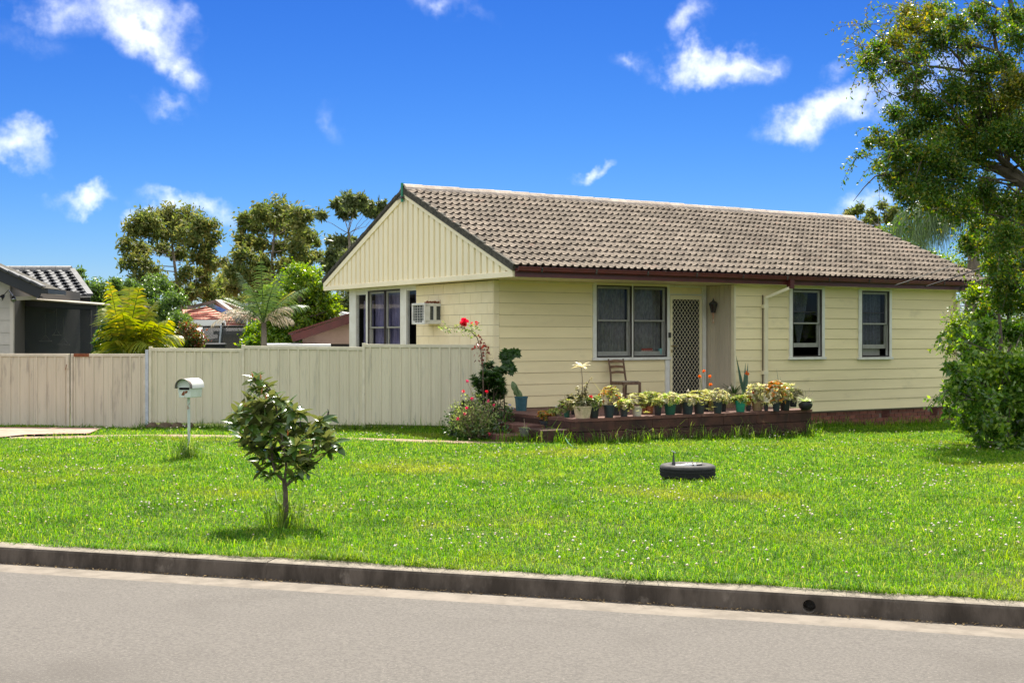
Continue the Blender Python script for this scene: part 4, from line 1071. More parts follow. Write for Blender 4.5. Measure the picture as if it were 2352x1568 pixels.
# ---------------------------------------------------------------- old wooden chair
mat('old_wood', (.115, .062, .036), (.20, .125, .075), scale=16, rough=.75, stretch=(1, 1, .3), bump=.002, bscale=60); mat('worn_wood', (.26, .15, .075), (.16, .085, .045), scale=12, rough=.6, stretch=(.5, .5, 2)); mat('cane', (.42, .36, .26), (.30, .25, .17), scale=40, rough=.9)
CH = thing('wooden_chair', 'old dark wooden chair with slatted back below the double window', 'chair', h2w(2.58, -.40, TZ), TH + R(4))
# local: front is -y, back at +y
for sx in (-1, 1):
    MB().tube([(sx * .19, .20, 0), (sx * .19, .18, .44), (sx * .18, .205, .62), (sx * .185, .26, .89)], [.020, .022, .020, .016], 6).build('back_post', 'old_wood', CH)
    MB().bar((sx * .20, -.20, 0), (sx * .20, -.20, .45), .038, .038).build('leg', 'old_wood', CH)
    MB().bar((sx * .195, -.18, .22), (sx * .19, .17, .22), .02, .025).build('stretcher', 'old_wood', CH)
    MB().bar((sx * .195, -.20, .435), (sx * .19, .18, .435), .025, .055).build('seat_rail', 'old_wood', CH)
MB().bar((-.20, -.20, .435), (.20, -.20, .435), .025, .055).build('seat_rail', 'old_wood', CH); MB().bar((-.19, .18, .435), (.19, .18, .435), .025, .055).build('seat_rail', 'old_wood', CH); MB().bar((-.20, -.19, .16), (.20, -.19, .16), .02, .025).build('stretcher', 'old_wood', CH)
for z, y, h in ((.84, .245, .055), (.735, .225, .050), (.63, .207, .045)):
    m = MB(); n = 8; vs_ = []
    for i in range(n + 1):
        t = i / n; x = -.17 + .34 * t; yy = y + .028 * math.sin(math.pi * t); zz = z + .012 * math.sin(math.pi * t)
        vs_ += [(x, yy - .007, zz - h / 2), (x, yy - .007, zz + h / 2), (x, yy + .007, zz + h / 2), (x, yy + .007, zz - h / 2)]
    m.add(vs_, [(i * 4 + j, i * 4 + (j + 1) % 4, (i + 1) * 4 + (j + 1) % 4, (i + 1) * 4 + j) for i in range(n) for j in range(4)]); m.build('back_slat', 'worn_wood', CH)
st = MB()
for i in range(11): st.tube([(-.18 + i * .036, -.19, .462 - .0 * i), (-.18 + i * .036, 0, .448 + .006 * (i % 3)), (-.18 + i * .036, .17, .462)], .009, 4)
for i in range(8): st.tube([(-.19, -.17 + i * .045, .46 + .008 * (i % 2)), (.19, -.17 + i * .045, .46 + .012 * ((i + 1) % 2))], .008, 4)
st.build('woven_seat', 'cane', CH)

# ---------------------------------------------------------------- potted plants
def potmat(n, c, c2=None): mat('pot_' + n, c, c2 or tuple(x * .75 for x in c), scale=14, rough=.55, spec=.35, stain=((.30, .25, .18), 12, (1, 1, .6), .66, .8, .3))
potmat('teal', (.045, .13, .15)); potmat('grey', (.13, .12, .11)); potmat('black', (.022, .023, .024)); potmat('navy', (.03, .042, .05)); potmat('white', (.55, .52, .47)); potmat('beige', (.62, .48, .30)); potmat('dgreen', (.022, .10, .065))
potmat('green', (.02, .26, .16)); potmat('terracotta', (.42, .15, .065)); potmat('tan', (.36, .24, .13)); potmat('pinkwhite', (.66, .56, .47)); potmat('charcoal', (.05, .052, .055)); potmat('yellow', (.45, .38, .16))
mat('potting_soil', (.05, .033, .02), (.09, .06, .04), scale=40, rough=1)
leafmat('succ_cream', [(.54, .52, .24), (.62, .55, .32), (.42, .48, .15), (.70, .58, .42), (.30, .40, .11), (.58, .56, .26)], trans=.45, rough=.5, tcol=1.45)
leafmat('succ_green', [(.10, .20, .03), (.18, .30, .05), (.34, .40, .10), (.46, .42, .16)], trans=.35, rough=.45, tcol=1.5)
leafmat('jade_orange', [(.12, .20, .03), (.30, .28, .05), (.55, .26, .05), (.60, .17, .04)], trans=.35, rough=.35, tcol=1.5)
leafmat('grassy_yellow', [(.30, .34, .08), (.44, .42, .14), (.20, .28, .05)], trans=.4, rough=.5, tcol=1.5)
leafmat('bright_mix', [(.16, .30, .04), (.28, .40, .07), (.44, .48, .14)], trans=.45, rough=.45, tcol=1.6)
leafmat('olive_leaf', [(.09, .12, .035), (.18, .19, .06), (.34, .31, .15), (.42, .37, .24)], trans=.3, rough=.5, tcol=1.4)
leafmat('dark_leaf', [(.025, .065, .015), (.045, .10, .022), (.07, .14, .03)], trans=.3, rough=.32, tcol=1.6)
leafmat('snake_leaf', [(.045, .10, .055), (.08, .15, .09), (.06, .12, .07)], trans=.2, rough=.4)
leafmat('bromeliad', [(.22, .36, .06), (.42, .52, .20), (.55, .58, .34)], trans=.4, rough=.3, tcol=1.5)
leafmat('petal_orange', [(.85, .28, .03), (.80, .20, .02)], trans=.4, tcol=1.3); leafmat('petal_red', [(.70, .02, .015), (.80, .04, .03)], trans=.3, tcol=1.2); leafmat('petal_pink', [(.80, .05, .14), (.85, .16, .26)], trans=.35, tcol=1.3)
leafmat('petal_lilac', [(.52, .42, .68), (.62, .52, .75)], trans=.35, tcol=1.2); leafmat('petal_white', [(.80, .76, .70), (.85, .80, .72)], trans=.3, tcol=1.1)
leafmat('star_leaf', [(.75, .66, .32), (.82, .74, .48), (.70, .60, .20)], trans=.5, rough=.35, tcol=1.35)
leafmat('red_shoot', [(.16, .03, .02), (.24, .06, .03), (.10, .03, .015)], trans=.3, rough=.35); leafmat('rose_leaf', [(.12, .22, .04), (.26, .34, .09), (.40, .42, .18)], trans=.4, rough=.4, tcol=1.5)
mat('twig', (.20, .14, .095), (.34, .26, .18), scale=20, rough=.9); mat('twig_dark', (.07, .045, .03), (.13, .09, .06), scale=20, rough=.9); mat('green_stem', (.13, .18, .05), rough=.6)
mat('cactus', (.10, .16, .055), (.16, .215, .08), scale=22, rough=.5, stain=((.34, .34, .2), 60, (1, 1, 1), .66, .7, .5))

def pot_mesh(parent, kind, w, h, col):
    r = w / 2
    if kind == 'square':
        pr = [(r * .74, 0), (r * .98, h * .86), (r * 1.05, h * .87), (r * 1.06, h), (r * .98, h), (r * .95, h * .82), (r * .7, h * .8)]; m = MB().lathe(pr, 24, sq=.85)
        m.lathe([(0.001, 0.0), (r * .74, 0)], 24, sq=.85); sr = r * .9; sq = .85
    elif kind == 'bowl':
        pr = [(r * .55, 0), (r * .82, h * .18), (r, h * .5), (r * .97, h * .78), (r * .86, h * .92), (r * .90, h), (r * .82, h), (r * .80, h * .8)]; m = MB().lathe(pr, 28); m.lathe([(.001, 0), (r * .55, 0)], 28); sr = r * .82; sq = 0
    elif kind == 'octagon':
        pr = [(r * .76, 0), (r * .93, h * .88), (r * 1.0, h * .885), (r * 1.01, h), (r * .95, h), (r * .92, h * .84)]; m = MB().lathe(pr, 8); m.lathe([(.001, 0), (r * .76, 0)], 8); sr = r * .92; sq = 0
    else:
        pr = [(r * .74, 0), (r * .76, h * .03), (r * .93, h * .84), (r * 1.0, h * .85), (r * 1.01, h), (r * .94, h), (r * .91, h * .84)]; m = MB().lathe(pr, 22); m.lathe([(.001, 0), (r * .74, 0)], 22); sr = r * .92; sq = 0
    m.build('pot', 'pot_' + col, parent, smooth=True)
    MB().lathe([(0.001, h * .88), (sr * .5, h * .90), (sr, h * .86)], 14, sq=sq).build('soil', 'potting_soil', parent)
    return h * .88, sr
def stems(parent, n, h, r, top, mat_='twig', rad=.006, name='stems', base=0.0, lean=.8):
    m = MB(); tips = []
    for i in range(n):
        t = random.uniform(0, 6.28); rr = r * math.sqrt(random.random()); e = Vector((rr * math.cos(t), rr * math.sin(t), base + h * random.uniform(.55, 1.05)))
        b0 = Vector((e.x * .25, e.y * .25, base)); m.tube(wander(b0, e, 4, .10), [rad, rad * .9, rad * .75, rad * .6, rad * .45], 5); tips.append(e)
    m.build(name, mat_, parent); return tips
def plant(parent, kind, z, r, hp, leaf=None):
    """fills a pot: z soil height, r spread, hp plant height"""
    if kind in ('cream', 'green', 'jade', 'olive'):
        mt = leaf or {'cream': 'succ_cream', 'green': 'succ_green', 'jade': 'jade_orange', 'olive': 'olive_leaf'}[kind]
        tips = stems(parent, 9, hp * .8, r * .8, hp, base=z)
        ls = Leafset(); ls2 = Leafset(); f = random.uniform(.72, 1.3); asp = random.uniform(.36, .62); mix_ = random.uniform(.15, .45)
        mt2 = random.choice([q for q in ('succ_cream', 'succ_green', 'grassy_yellow', 'olive_leaf', 'jade_orange', 'bright_mix') if q != mt])
        nr = int(16 + 44 * r / .2)
        for i in range(nr):
            d = unit(1, .45)[0]; c = np.array([0, 0, z + hp * .42]) + d * np.array([r, r, hp * .5]) * rng.uniform(.55, 1.0); c[2] = max(c[2], z - hp * .1)
            (ls2 if random.random() < mix_ else ls).rosette(c, random.choice((7, 9, 11)), .052 * f * random.uniform(.7, 1.2), .052 * f * asp, .45, d + np.array([0, 0, .8]))
        for e in tips: (ls2 if random.random() < mix_ else ls).rosette(tuple(e), 10, .058 * f, .058 * f * asp, .5)
        m = MB()
        for i in range(random.choice((0, 2, 4, 6))):
            t = random.uniform(0, 6.28); strap(m, (0, 0, z), (math.cos(t) * .5, math.sin(t) * .5, 1), hp * random.uniform(1.1, 1.8), .012, random.uniform(.3, 1.2), 5)
        if m.v: m.build('blades', 'grassy_yellow', parent)
        ls.build('foliage', mt, parent)
        if ls2.V: ls2.build('mixed_foliage', mt2, parent)
    elif kind == 'trailing':
        ls = Leafset()
        for i in range(46):
            t = random.uniform(0, 6.28); q = random.random(); c = (r * math.cos(t) * (.4 + .8 * q), r * math.sin(t) * (.4 + .8 * q), z + hp * (.9 - 1.3 * q * q))
            ls.rosette(c, 9, .055, .018, .3)
        ls.build('foliage', leaf or 'grassy_yellow', parent)
    elif kind == 'grassy':
        m = MB()
        for i in range(60):
            t = random.uniform(0, 6.28); strap(m, (random.uniform(-.3, .3) * r, random.uniform(-.3, .3) * r, z), (math.cos(t) * .6, math.sin(t) * .6, 1), hp * random.uniform(.6, 1.2), .010, random.uniform(.8, 2.0), 4)
        m.build('foliage', leaf or 'grassy_yellow', parent)
    elif kind == 'strap':
        m = MB()
        for i in range(22):
            t = i * 2.4; e = random.uniform(.5, 1.5); strap(m, (0, 0, z), (math.cos(t), math.sin(t), e), hp * random.uniform(.8, 1.2), hp * .11, random.uniform(.7, 1.3), 5)
        m.build('foliage', leaf or 'bromeliad', parent)
    elif kind == 'agave':
        m = MB()
        for i in range(26):
            t = i * 2.4; e = random.uniform(.25, 1.6); strap(m, (0, 0, z), (math.cos(t), math.sin(t), e), hp * random.uniform(.7, 1.1), hp * .06, random.uniform(.2, .7), 4)
        m.build('foliage', leaf or 'dark_leaf', parent)
    elif kind == 'snake':
        m = MB()
        for i in range(6):
            t = random.uniform(0, 6.28); strap(m, (random.uniform(-.5, .5) * r, random.uniform(-.5, .5) * r, z), (math.cos(t) * .18, math.sin(t) * .18, 1), hp * (1.05 if i == 0 else random.uniform(.5, .95)), .06, .06, 5, up=(.3, -.9, .1))
        m.build('foliage', leaf or 'snake_leaf', parent)
    elif kind == 'spider':
        m = MB()
        for i in range(34):
            t = i * 2.4; strap(m, (0, 0, z), (math.cos(t), math.sin(t), random.uniform(.4, 1.2)), hp * random.uniform(.7, 1.2), .016, random.uniform(1, 2.0), 5)
        m.build('foliage', leaf or 'bromeliad', parent)
def flowers(parent, spots, r, mt, stem_z, n=12, name='flower', stem='green_stem'):
    for (x, y, z) in spots:
        fo = bpy.data.objects.new(name, None); link(fo, parent)
        ls = Leafset(); P = np.repeat(np.array([[x, y, z]]), n, 0); ls.add(*leaves(P, unit(n, .3), r * rng.uniform(.7, 1.2, n), r * .7 * np.ones(n))); ls.build('petals', mt, fo)
        if stem: MB().tube(wander((x * .3, y * .3, stem_z), (x, y, z), 4, .05), .0035, 4).build('stem', stem, fo)

C1 = lambda x, y: ((1200 + x / 3.92) * 2352 / 2841, (950 + y / 3.92) * 2352 / 2841)
C2 = lambda x, y: ((1700 + x / 3.92) * 2352 / 2841, (950 + y / 3.92) * 2352 / 2841)
PG = 'pot plants on the terrace'
def potted(xy, w, h, shape, col, kind, r, hp, label, crop=C1, z=TZ, leaf=None, cat_='potted plant', group=PG, back=0.0):
    px, py = crop(*xy); p = onz(px, py, z); p.y += .0
    sc_ = p.y / 3579 / 3.92       # crop pixel -> metre
    W_, H_ = w * sc_, h * sc_ * 1.04
    p += Vector((0, W_ * .36 + back, 0)); p.z = z
    a_, b_ = w2h(p.x, p.y)
    t = thing('potted_plant', label, cat_, p, random.uniform(0, 6.28) if shape == 'round' else TH + .15, group)
    zs, sr = pot_mesh(t, shape, W_, H_, col)
    tall = kind in ('snake', 'agave', 'grassy', 'strap')
    if kind: plant(t, kind, zs, max(sr, r * sc_) * (1.0 if tall else random.uniform(1.2, 1.6)), hp * sc_ * (1.0 if tall else random.uniform(1.1, 1.6)), leaf)
    return t, zs, sr, sc_
# cactus
t, zs, sr, k_ = potted((965, 745), 148, 152, 'octagon', 'teal', None, 0, 0, 'prickly pear cactus in a teal octagonal pot by the wall', cat_='cactus')
t.rotation_euler = (0, 0, .1)
def pad(base, d, L, W, th=.022, n=14):
    base = Vector(base); d = Vector(d).normalized(); side = d.cross(Vector((.2, -1, 0))).normalized(); nn = side.cross(d); m = MB(); rings = []
    for i in range(9):
        u = i / 8; w = W / 2 * (math.sin(math.pi * (.06 + .90 * u ** .85)) ** .75); rings.append([base + d * (L * u) + side * (w * math.cos(2 * math.pi * j / n)) + nn * (max(.25, w / (W / 2)) * th * math.sin(2 * math.pi * j / n)) for j in range(n)])
    vs_ = [q for r in rings for q in r]
    return m.add(vs_, [(i * n + j, i * n + (j + 1) % n, (i + 1) * n + (j + 1) % n, (i + 1) * n + j) for i in range(8) for j in range(n)] + [tuple(range(n - 1, -1, -1)), tuple(8 * n + j for j in range(n))])
px_ = k_
pad((0, 0, zs - .01), (-.55, 0, 1), 125 * px_ * 1.05, 75 * px_).build('cactus_pad', 'cactus', t, smooth=True)
pad((-55 * px_, 0, zs + 70 * px_), (-.38, .1, 1), 120 * px_, 72 * px_).build('cactus_pad', 'cactus', t, smooth=True)
pad((-18 * px_, -.01, zs + 30 * px_), (-.42, -.1, 1.3), 115 * px_, 26 * px_).build('cactus_pad', 'cactus', t, smooth=True)
pad((-70 * px_, -.02, zs + 30 * px_), (-.15, -.3, 1), 75 * px_, 26 * px_).build('cactus_pad', 'cactus', t, smooth=True)

# on the steps and the low block
t, zs, sr, k_ = potted((1000, 1018), 118, 88, 'round', 'grey', 'spider', 60, 75, 'small grey pot of spiky pale plant on the bottom step', z=.025)
m = MB()
for e in ((-6, 0, 175), (28, -10, 95), (-75, 5, 80), (60, 10, 70)): m.tube(wander((0, 0, zs), Vector(e) * k_ + Vector((0, 0, zs * .2)), 4, .04), [.007, .006, .005, .005, .004], 5)
m.build('bare_stems', 'twig', t)
t, zs, sr, k_ = potted((1232, 915), 140, 58, 'round', 'charcoal', 'jade', 75, 95, 'low dark pot with yellow-orange succulent on the planter block', z=.13)
t, zs, sr, k_ = potted((1345, 905), 90, 60, 'round', 'dgreen', 'jade', 80, 130, 'dark green pot with golden succulent beside the hose', z=.13, leaf='succ_green')
flowers(t, [(0, 0, zs + 150 * k_)], .028, 'petal_white', zs)
# along the terrace edge, left to right
t, zs, sr, k_ = potted((1462, 812), 72, 68, 'round', 'dgreen', 'olive', 60, 110, 'tiny dark green pot with dry sprawling stems, leftmost on the terrace edge')
m = MB()
for e in ((-150, 0, 130), (-70, 10, 170), (-55, -20, 95)): m.tube(wander((0, 0, zs), Vector(e) * k_ + Vector((0, 0, zs)), 5, .08), [.009, .008, .007, .006, .005, .004], 5)
m.build('bare_stems', 'twig', t)
t, zs, sr, k_ = potted((1635, 826), 152, 130, 'square', 'beige', 'olive', 75, 90, 'square beige pot with gnarled succulent and tall pale star-shaped leaf whorl')
m = MB(); ls = Leafset(); root = Vector((0, 0, zs))
for (ex, ez, rd) in ((-130, 190, .013), (-90, 120, .010), (-60, 210, .010), (95, 300, .013), (60, 230, .010), (20, 150, .012), (-20, 180, .010), (110, 250, .009), (-150, 130, .008), (50, 120, .010)):
    e = root + Vector((ex * k_, random.uniform(-.12, .08), ez * k_)); pth = wander(root + Vector((ex * k_ * .1, 0, 0)), e, 6, .06); m.tube(pth, [rd * (1 - .1 * i) for i in range(7)], 5)
    for p in pth[2:]:
        for q in range(3): ls.rosette(tuple(p + Vector((random.uniform(-.03, .03), random.uniform(-.03, .03), random.uniform(-.01, .03)))), 8, .032, .017, .3)
m.build('branches', 'twig_dark', t); ls.build('branch_leaves', 'olive_leaf', t)
top = root + Vector((-22 * k_, 0, 440 * k_)); MB().tube(wander(root, top, 8, .012), [.012, .011, .010, .009, .009, .008, .008, .007, .007], 6).build('tall_stem', 'twig', t)
m = MB()
for i in range(9):
    a = i * 2 * math.pi / 9 + .2; strap(m, top, (math.cos(a), math.sin(a), .35 + .9 * (i % 3) / 2), 125 * k_, .046, .9, 5)
m.build('leaf_whorl', 'star_leaf', t)
flowers(t, [(60 * k_, -.1, zs + 115 * k_)], .04, 'petal_red', zs, 18)
t, zs, sr, k_ = potted((1758, 822), 118, 122, 'round', 'black', 'olive', 60, 90, 'black pot with thin mixed greenery, right of the beige square pot', leaf='succ_green')
t, zs, sr, k_ = potted((1922, 816), 122, 130, 'round', 'navy', 'jade', 110, 200, 'dark pot with large orange-tipped jade plant in front of the chair')
t, zs, sr, k_ = potted((2085, 806), 92, 86, 'round', 'charcoal', 'cream', 70, 95, 'small charcoal pot with cream rosettes next to the pale round pot')
m = MB()
for e in ((190, 0, 215), (60, -10, 170), (-40, 0, 150)): m.tube(wander((0, 0, zs), Vector(e) * k_ + Vector((0, 0, zs)), 5, .03), [.008, .007, .006, .005, .004, .004], 5)
m.build('bare_stems', 'twig', t)
t, zs, sr, k_ = potted((268, 802), 118, 100, 'round', 'pinkwhite', 'trailing', 90, 120, 'pale pinkish-white round pot with yellow-green trailing plant', C2)
t, zs, sr, k_ = potted((412, 778), 74, 84, 'round', 'terracotta', 'green', 75, 150, 'terracotta pot with bushy bright green succulent', C2, back=.05)
flowers(t, [(-70 * k_, 0, zs + 135 * k_)], .035, 'petal_red', zs, 14)
t, zs, sr, k_ = potted((495, 790), 86, 98, 'round', 'black', 'green', 50, 70, 'small black pot just right of the terracotta pot', C2, leaf='grassy_yellow')
t, zs, sr, k_ = potted((630, 786), 135, 112, 'round', 'dgreen', 'cream', 80, 105, 'wide deep green pot overflowing with pinkish cream rosettes', C2)
t, zs, sr, k_ = potted((735, 772), 92, 112, 'round', 'charcoal', 'cream', 50, 90, 'charcoal pot behind the deep green pot', C2, back=.18, leaf='succ_green')
t, zs, sr, k_ = potted((820, 780), 132, 125, 'round', 'navy', 'cream', 85, 90, 'large dark pot with pale rosettes in front of the screen door', C2)
flowers(t, [(10 * k_, 0, zs + 140 * k_)], .03, 'petal_white', zs)
t, zs, sr, k_ = potted((948, 774), 130, 122, 'round', 'charcoal', 'trailing', 85, 95, 'large charcoal pot with feathery yellow-green plant near the door frame', C2)
t, zs, sr, k_ = potted((1032, 752), 60, 85, 'round', 'black', 'cream', 60, 110, 'black pot tucked behind the others below the orange flowers', C2, back=.15)
flowers(t, [(-65 * k_, .02, zs + 300 * k_), (15 * k_, .03, zs + 360 * k_), (78 * k_, .02, zs + 300 * k_), (-52 * k_, -.02, zs + 215 * k_)], .038, 'petal_orange', zs, 22)
t, zs, sr, k_ = potted((1070, 742), 48, 55, 'square', 'yellow', 'cream', 35, 45, 'tiny square yellowish pot between two dark pots', C2)
t, zs, sr, k_ = potted((1147, 768), 104, 122, 'round', 'navy', 'cream', 95, 130, 'tall dark pot with cream rosettes below the vertical boards', C2)
t, zs, sr, k_ = potted((1216, 752), 58, 82, 'round', 'black', 'cream', 60, 75, 'narrow black pot left of the tan planter', C2, back=.05)
t, zs, sr, k_ = potted((1282, 712), 84, 52, 'square', 'tan', 'cream', 80, 100, 'low tan planter box with cream rosettes', C2, back=.06)
flowers(t, [(0, 0, zs + 165 * k_)], .04, 'petal_white', zs, 16)
t, zs, sr, k_ = potted((1395, 755), 118, 118, 'round', 'green', 'green', 60, 60, 'bright green pot with upright dark stems', C2)
m = MB()
for e in ((30, 0, 130), (45, 10, 100), (18, -10, 95)): m.tube([(0.02, 0, zs), Vector(e) * k_ + Vector((0, 0, zs))], [.016, .012], 6)
m.build('cactus_stems', 'cactus', t, smooth=True)
t, zs, sr, k_ = potted((1582, 742), 128, 98, 'round', 'tan', 'jade', 110, 140, 'brown clay pot with leafy succulent and red flower', C2, leaf='succ_cream')
flowers(t, [(-90 * k_, -.05, zs + 100 * k_)], .045, 'petal_red', zs, 16)
t, zs, sr, k_ = potted((1672, 742), 52, 86, 'round', 'charcoal', 'spider', 60, 75, 'narrow charcoal pot with arching leaves beside the brown clay pot', C2, leaf='grassy_yellow')
t, zs, sr, k_ = potted((1785, 746), 88, 88, 'round', 'navy', 'jade', 85, 190, 'dark pot with bare-stemmed orange-leaved jade bush', C2)
t, zs, sr, k_ = potted((1882, 738), 122, 112, 'round', 'black', 'green', 85, 150, 'wide black pot next to the rounded bowl', C2, leaf='succ_cream')
t, zs, sr, k_ = potted((2108, 734), 152, 92, 'bowl', 'black', 'strap', 80, 120, 'glossy rounded black bowl with pale green bromeliad at the terrace end', C2)
m = MB()
for e in ((80, 0, 150), (-60, 0, 140), (150, 20, 100), (30, 30, 130)): m.tube(wander((0, 0, zs), Vector(e) * k_ + Vector((0, 0, zs)), 6, .10), .003, 4)
m.build('dry_stalks', 'twig', t)
# second row, standing further back
t, zs, sr, k_ = potted((1370, 690), 110, 110, 'round', 'black', 'agave', 120, 250, 'dark spiky agave-like plant behind the bright green pot', C2, back=.5)
t, zs, sr, k_ = potted((1490, 690), 90, 110, 'round', 'black', 'snake', 40, 430, 'tall banded snake plant behind the brown clay pot', C2, back=.55)
flowers(t, [(40 * k_, -.2, zs + 250 * k_)], .05, 'petal_orange', zs, 22)
t, zs, sr, k_ = potted((1640, 690), 90, 100, 'round', 'charcoal', 'grassy', 60, 230, 'clump of upright grassy leaves behind the orange jade bush', C2, back=.4)
t, zs, sr, k_ = potted((1885, 690), 90, 100, 'round', 'charcoal', 'snake', 40, 310, 'shorter snake plant behind the wide black pot', C2, back=.45)
t, zs, sr, k_ = potted((1985, 705), 90, 80, 'round', 'black', 'olive', 80, 110, 'black pot with dry trailing stems left of the bromeliad bowl', C2, back=.12, leaf='succ_cream')
t, zs, sr, k_ = potted((2330, 775), 80, 84, 'round', 'terracotta', 'cream', 60, 70, 'terracotta pot half hidden behind the pale round pot', C1, back=.22)
t, zs, sr, k_ = potted((1545, 795), 70, 90, 'round', 'black', 'olive', 60, 100, 'black pot half hidden behind the square beige pot', C1, back=.25)
t, zs, sr, k_ = potted((2010, 795), 80, 90, 'round', 'charcoal', 'cream', 60, 110, 'charcoal pot half hidden behind the jade plant', C1, back=.22)
t, zs, sr, k_ = potted((1490, 745), 60, 60, 'round', 'charcoal', 'jade', 55, 100, 'charcoal pot with reddish succulent below the bright green pot rim', C2, back=.10)

# ---------------------------------------------------------------- shrubs by the steps
def ground_at(px, py): return gnd(px, py)
# black plastic sheet slumped behind the flowering shrub
mat('black_plastic', (.018, .022, .02), (.03, .035, .032), scale=8, rough=.3, spec=.5)
p = at(1068, 960, 22.0); pz = gh(p.x, p.y)
PB = thing('plastic_sheet', 'crumpled dark plastic sheet standing behind the flowering shrub', 'plastic sheet', (p.x, p.y, pz))
m = MB(); vs_ = []; nu, nv = 14, 12
for j in range(nv + 1):
    for i in range(nu + 1):
        u, v = i / nu, j / nv; w = .36 * (1 - .5 * v ** 1.6)
        vs_.append(((u - .5) * 2 * w * .78 + .06 * v + .03 * math.sin(9 * v + 4 * u), .12 * math.cos((u - .5) * 3) + .035 * math.sin(14 * u + 5 * v) - .1, v * .62 + .02 * math.sin(11 * u)))
m.add(vs_, [(j * (nu + 1) + i, j * (nu + 1) + i + 1, (j + 1) * (nu + 1) + i + 1, (j + 1) * (nu + 1) + i) for j in range(nv) for i in range(nu)])
o = m.build('sheet', 'black_plastic', PB); sm = o.modifiers.new('thickness', 'SOLIDIFY'); sm.thickness = .004

SC = 1.06 * 21.6 / 3579 / 3.92        # crop pixel at the shrubs
def shrub_pt(base, x, y, x0, y0, d=0.0): return Vector(((x - x0) * SC, d, (y0 - y) * SC))
# flowering shrub (pink)
b = at(1089.5, 990, 21.45); b.z = gh(b.x, b.y)
SH = thing('flowering_shrub', 'twiggy shrub with small pink and crimson flowers left of the steps', 'shrub', b)
x0, y0 = 455, 960
tw = MB(); ls = Leafset()
fl_sp = [(388, 365), (350, 465), (440, 538), (600, 560), (384, 632), (368, 692), (606, 890), (583, 465), (298, 738), (660, 605)]
for i in range(70):
    a = random.uniform(-1, 1); e = Vector((a * 225 * SC, random.uniform(-.35, .25), (random.uniform(120, 470) * (1 - .25 * abs(a))) * SC)); s_ = Vector((a * 60 * SC, random.uniform(-.1, .1), 0.02))
    pth = wander(s_, e, 5, .09); tw.tube(pth, [.010, .008, .007, .005, .004, .003], 4)
    for q in pth[2:]:
        n = 12; P = np.array(q) + rng.normal(0, .045, (n, 3)); ls.add(*leaves(P, unit(n, .2), rng.uniform(.025, .05, n), rng.uniform(.02, .034, n)))
for (x, y) in fl_sp:
    q = shrub_pt(None, x, y, x0, y0, random.uniform(-.38, -.25)); tw.tube(wander((q.x * .3, q.y * .4, .05), q, 5, .06), [.008, .007, .006, .005, .004, .003], 4)
tw.build('twigs', 'twig', SH); ls.build('foliage', 'rose_leaf', SH)
for (x, y) in fl_sp:
    q = shrub_pt(None, x, y, x0, y0, random.uniform(-.38, -.25)); l2 = Leafset(); n = 18; l2.add(*leaves(np.repeat(np.array([list(q)]), n, 0), unit(n, .2), np.full(n, .034), np.full(n, .026))); l2.build('flower', 'petal_pink' if y != 465 else 'petal_red', SH)
l2 = Leafset(); l2.spray(500, (-.05, .0, .30), (.55, .28, .30), .05, .028); l2.spray(500, (.1, -.1, .12), (.60, .30, .15), .07, .03); l2.build('inner_foliage', 'dark_leaf', SH)
# dark leafy shrub
b2 = at(1128, 980, 21.95)
SD = thing('leafy_shrub', 'upright dark green leafy shrub against the house corner', 'shrub', (b2.x, b2.y, gh(b2.x, b2.y)))
tw = MB(); ls = Leafset()
for (x, y, w_) in ((610, 200, 45), (570, 270, 60), (640, 300, 85), (700, 260, 70), (600, 360, 95), (690, 350, 95), (480, 355, 55), (740, 370, 60), (560, 420, 80), (660, 430, 100), (740, 440, 55), (610, 500, 110), (700, 500, 70), (560, 560, 90)):
    c = Vector(((x - 640) * SC, random.uniform(-.12, .12), (930 - y) * SC)); tw.tube(wander((random.uniform(-.05, .05), 0, .05), c, 6, .06), [.016, .014, .012, .010, .008, .006, .004], 5)
    for q in range(int(w_ / 2.6)):
        cc = c + Vector((random.gauss(0, .5) * w_ * SC, random.gauss(0, .4) * w_ * SC, random.gauss(0, .4) * w_ * SC)); ls.rosette(tuple(cc), 9, .085, .026, .5, (random.uniform(-.4, .4), random.uniform(-.6, .2), 1))
tw.build('stems', 'twig_dark', SD); ls.build('foliage', 'dark_leaf', SD)
# vine with big lobed leaves arching off the shrub
VN = thing('lobed_vine', 'dark lobed-leaf climber bending right over the weatherboards', 'climber', (b2.x + .25, b2.y + .15, gh(b2.x, b2.y)))
tw = MB(); ls = Leafset(); pts = [Vector(((x - 710) * SC, 0, (930 - y) * SC)) for x, y in ((700, 700), (690, 480), (650, 250), (700, 170), (715, 60), (760, 45), (830, 30))]
tw.tube(pts, [.014, .013, .012, .010, .008, .007, .005], 5); tw.tube([pts[4], Vector(((660 - 710) * SC, 0, (930 - 85) * SC))], .005, 4); tw.build('stems', 'twig_dark', VN)
for (x, y, w_, n) in ((750, 55, 45, 16), (820, 60, 35, 12), (700, 55, 35, 9), (670, 80, 25, 5), (725, 110, 35, 11), (735, 160, 30, 9), (760, 200, 40, 12), (700, 230, 45, 12), (770, 235, 25, 6)):
    for q in range(n):
        c = np.array([(x - 710) * SC, 0, (930 - y) * SC]) + rng.normal(0, w_ * SC * .5, 3); t0 = rng.uniform(0, 6.28)
        D = np.array([[math.cos(t0 + k * .7 - 1.4), -.5, math.sin(t0 + k * .7 - 1.4) - .5] for k in range(5)]); D /= np.linalg.norm(D, axis=1, keepdims=True)
        ls.add(*leaves(np.repeat(c[None], 5, 0), D, np.array([.06, .085, .10, .085, .06]), np.full(5, .045), np.repeat(np.array([[0, -1., .4]]), 5, 0)))
ls.build('foliage', 'dark_leaf', VN)
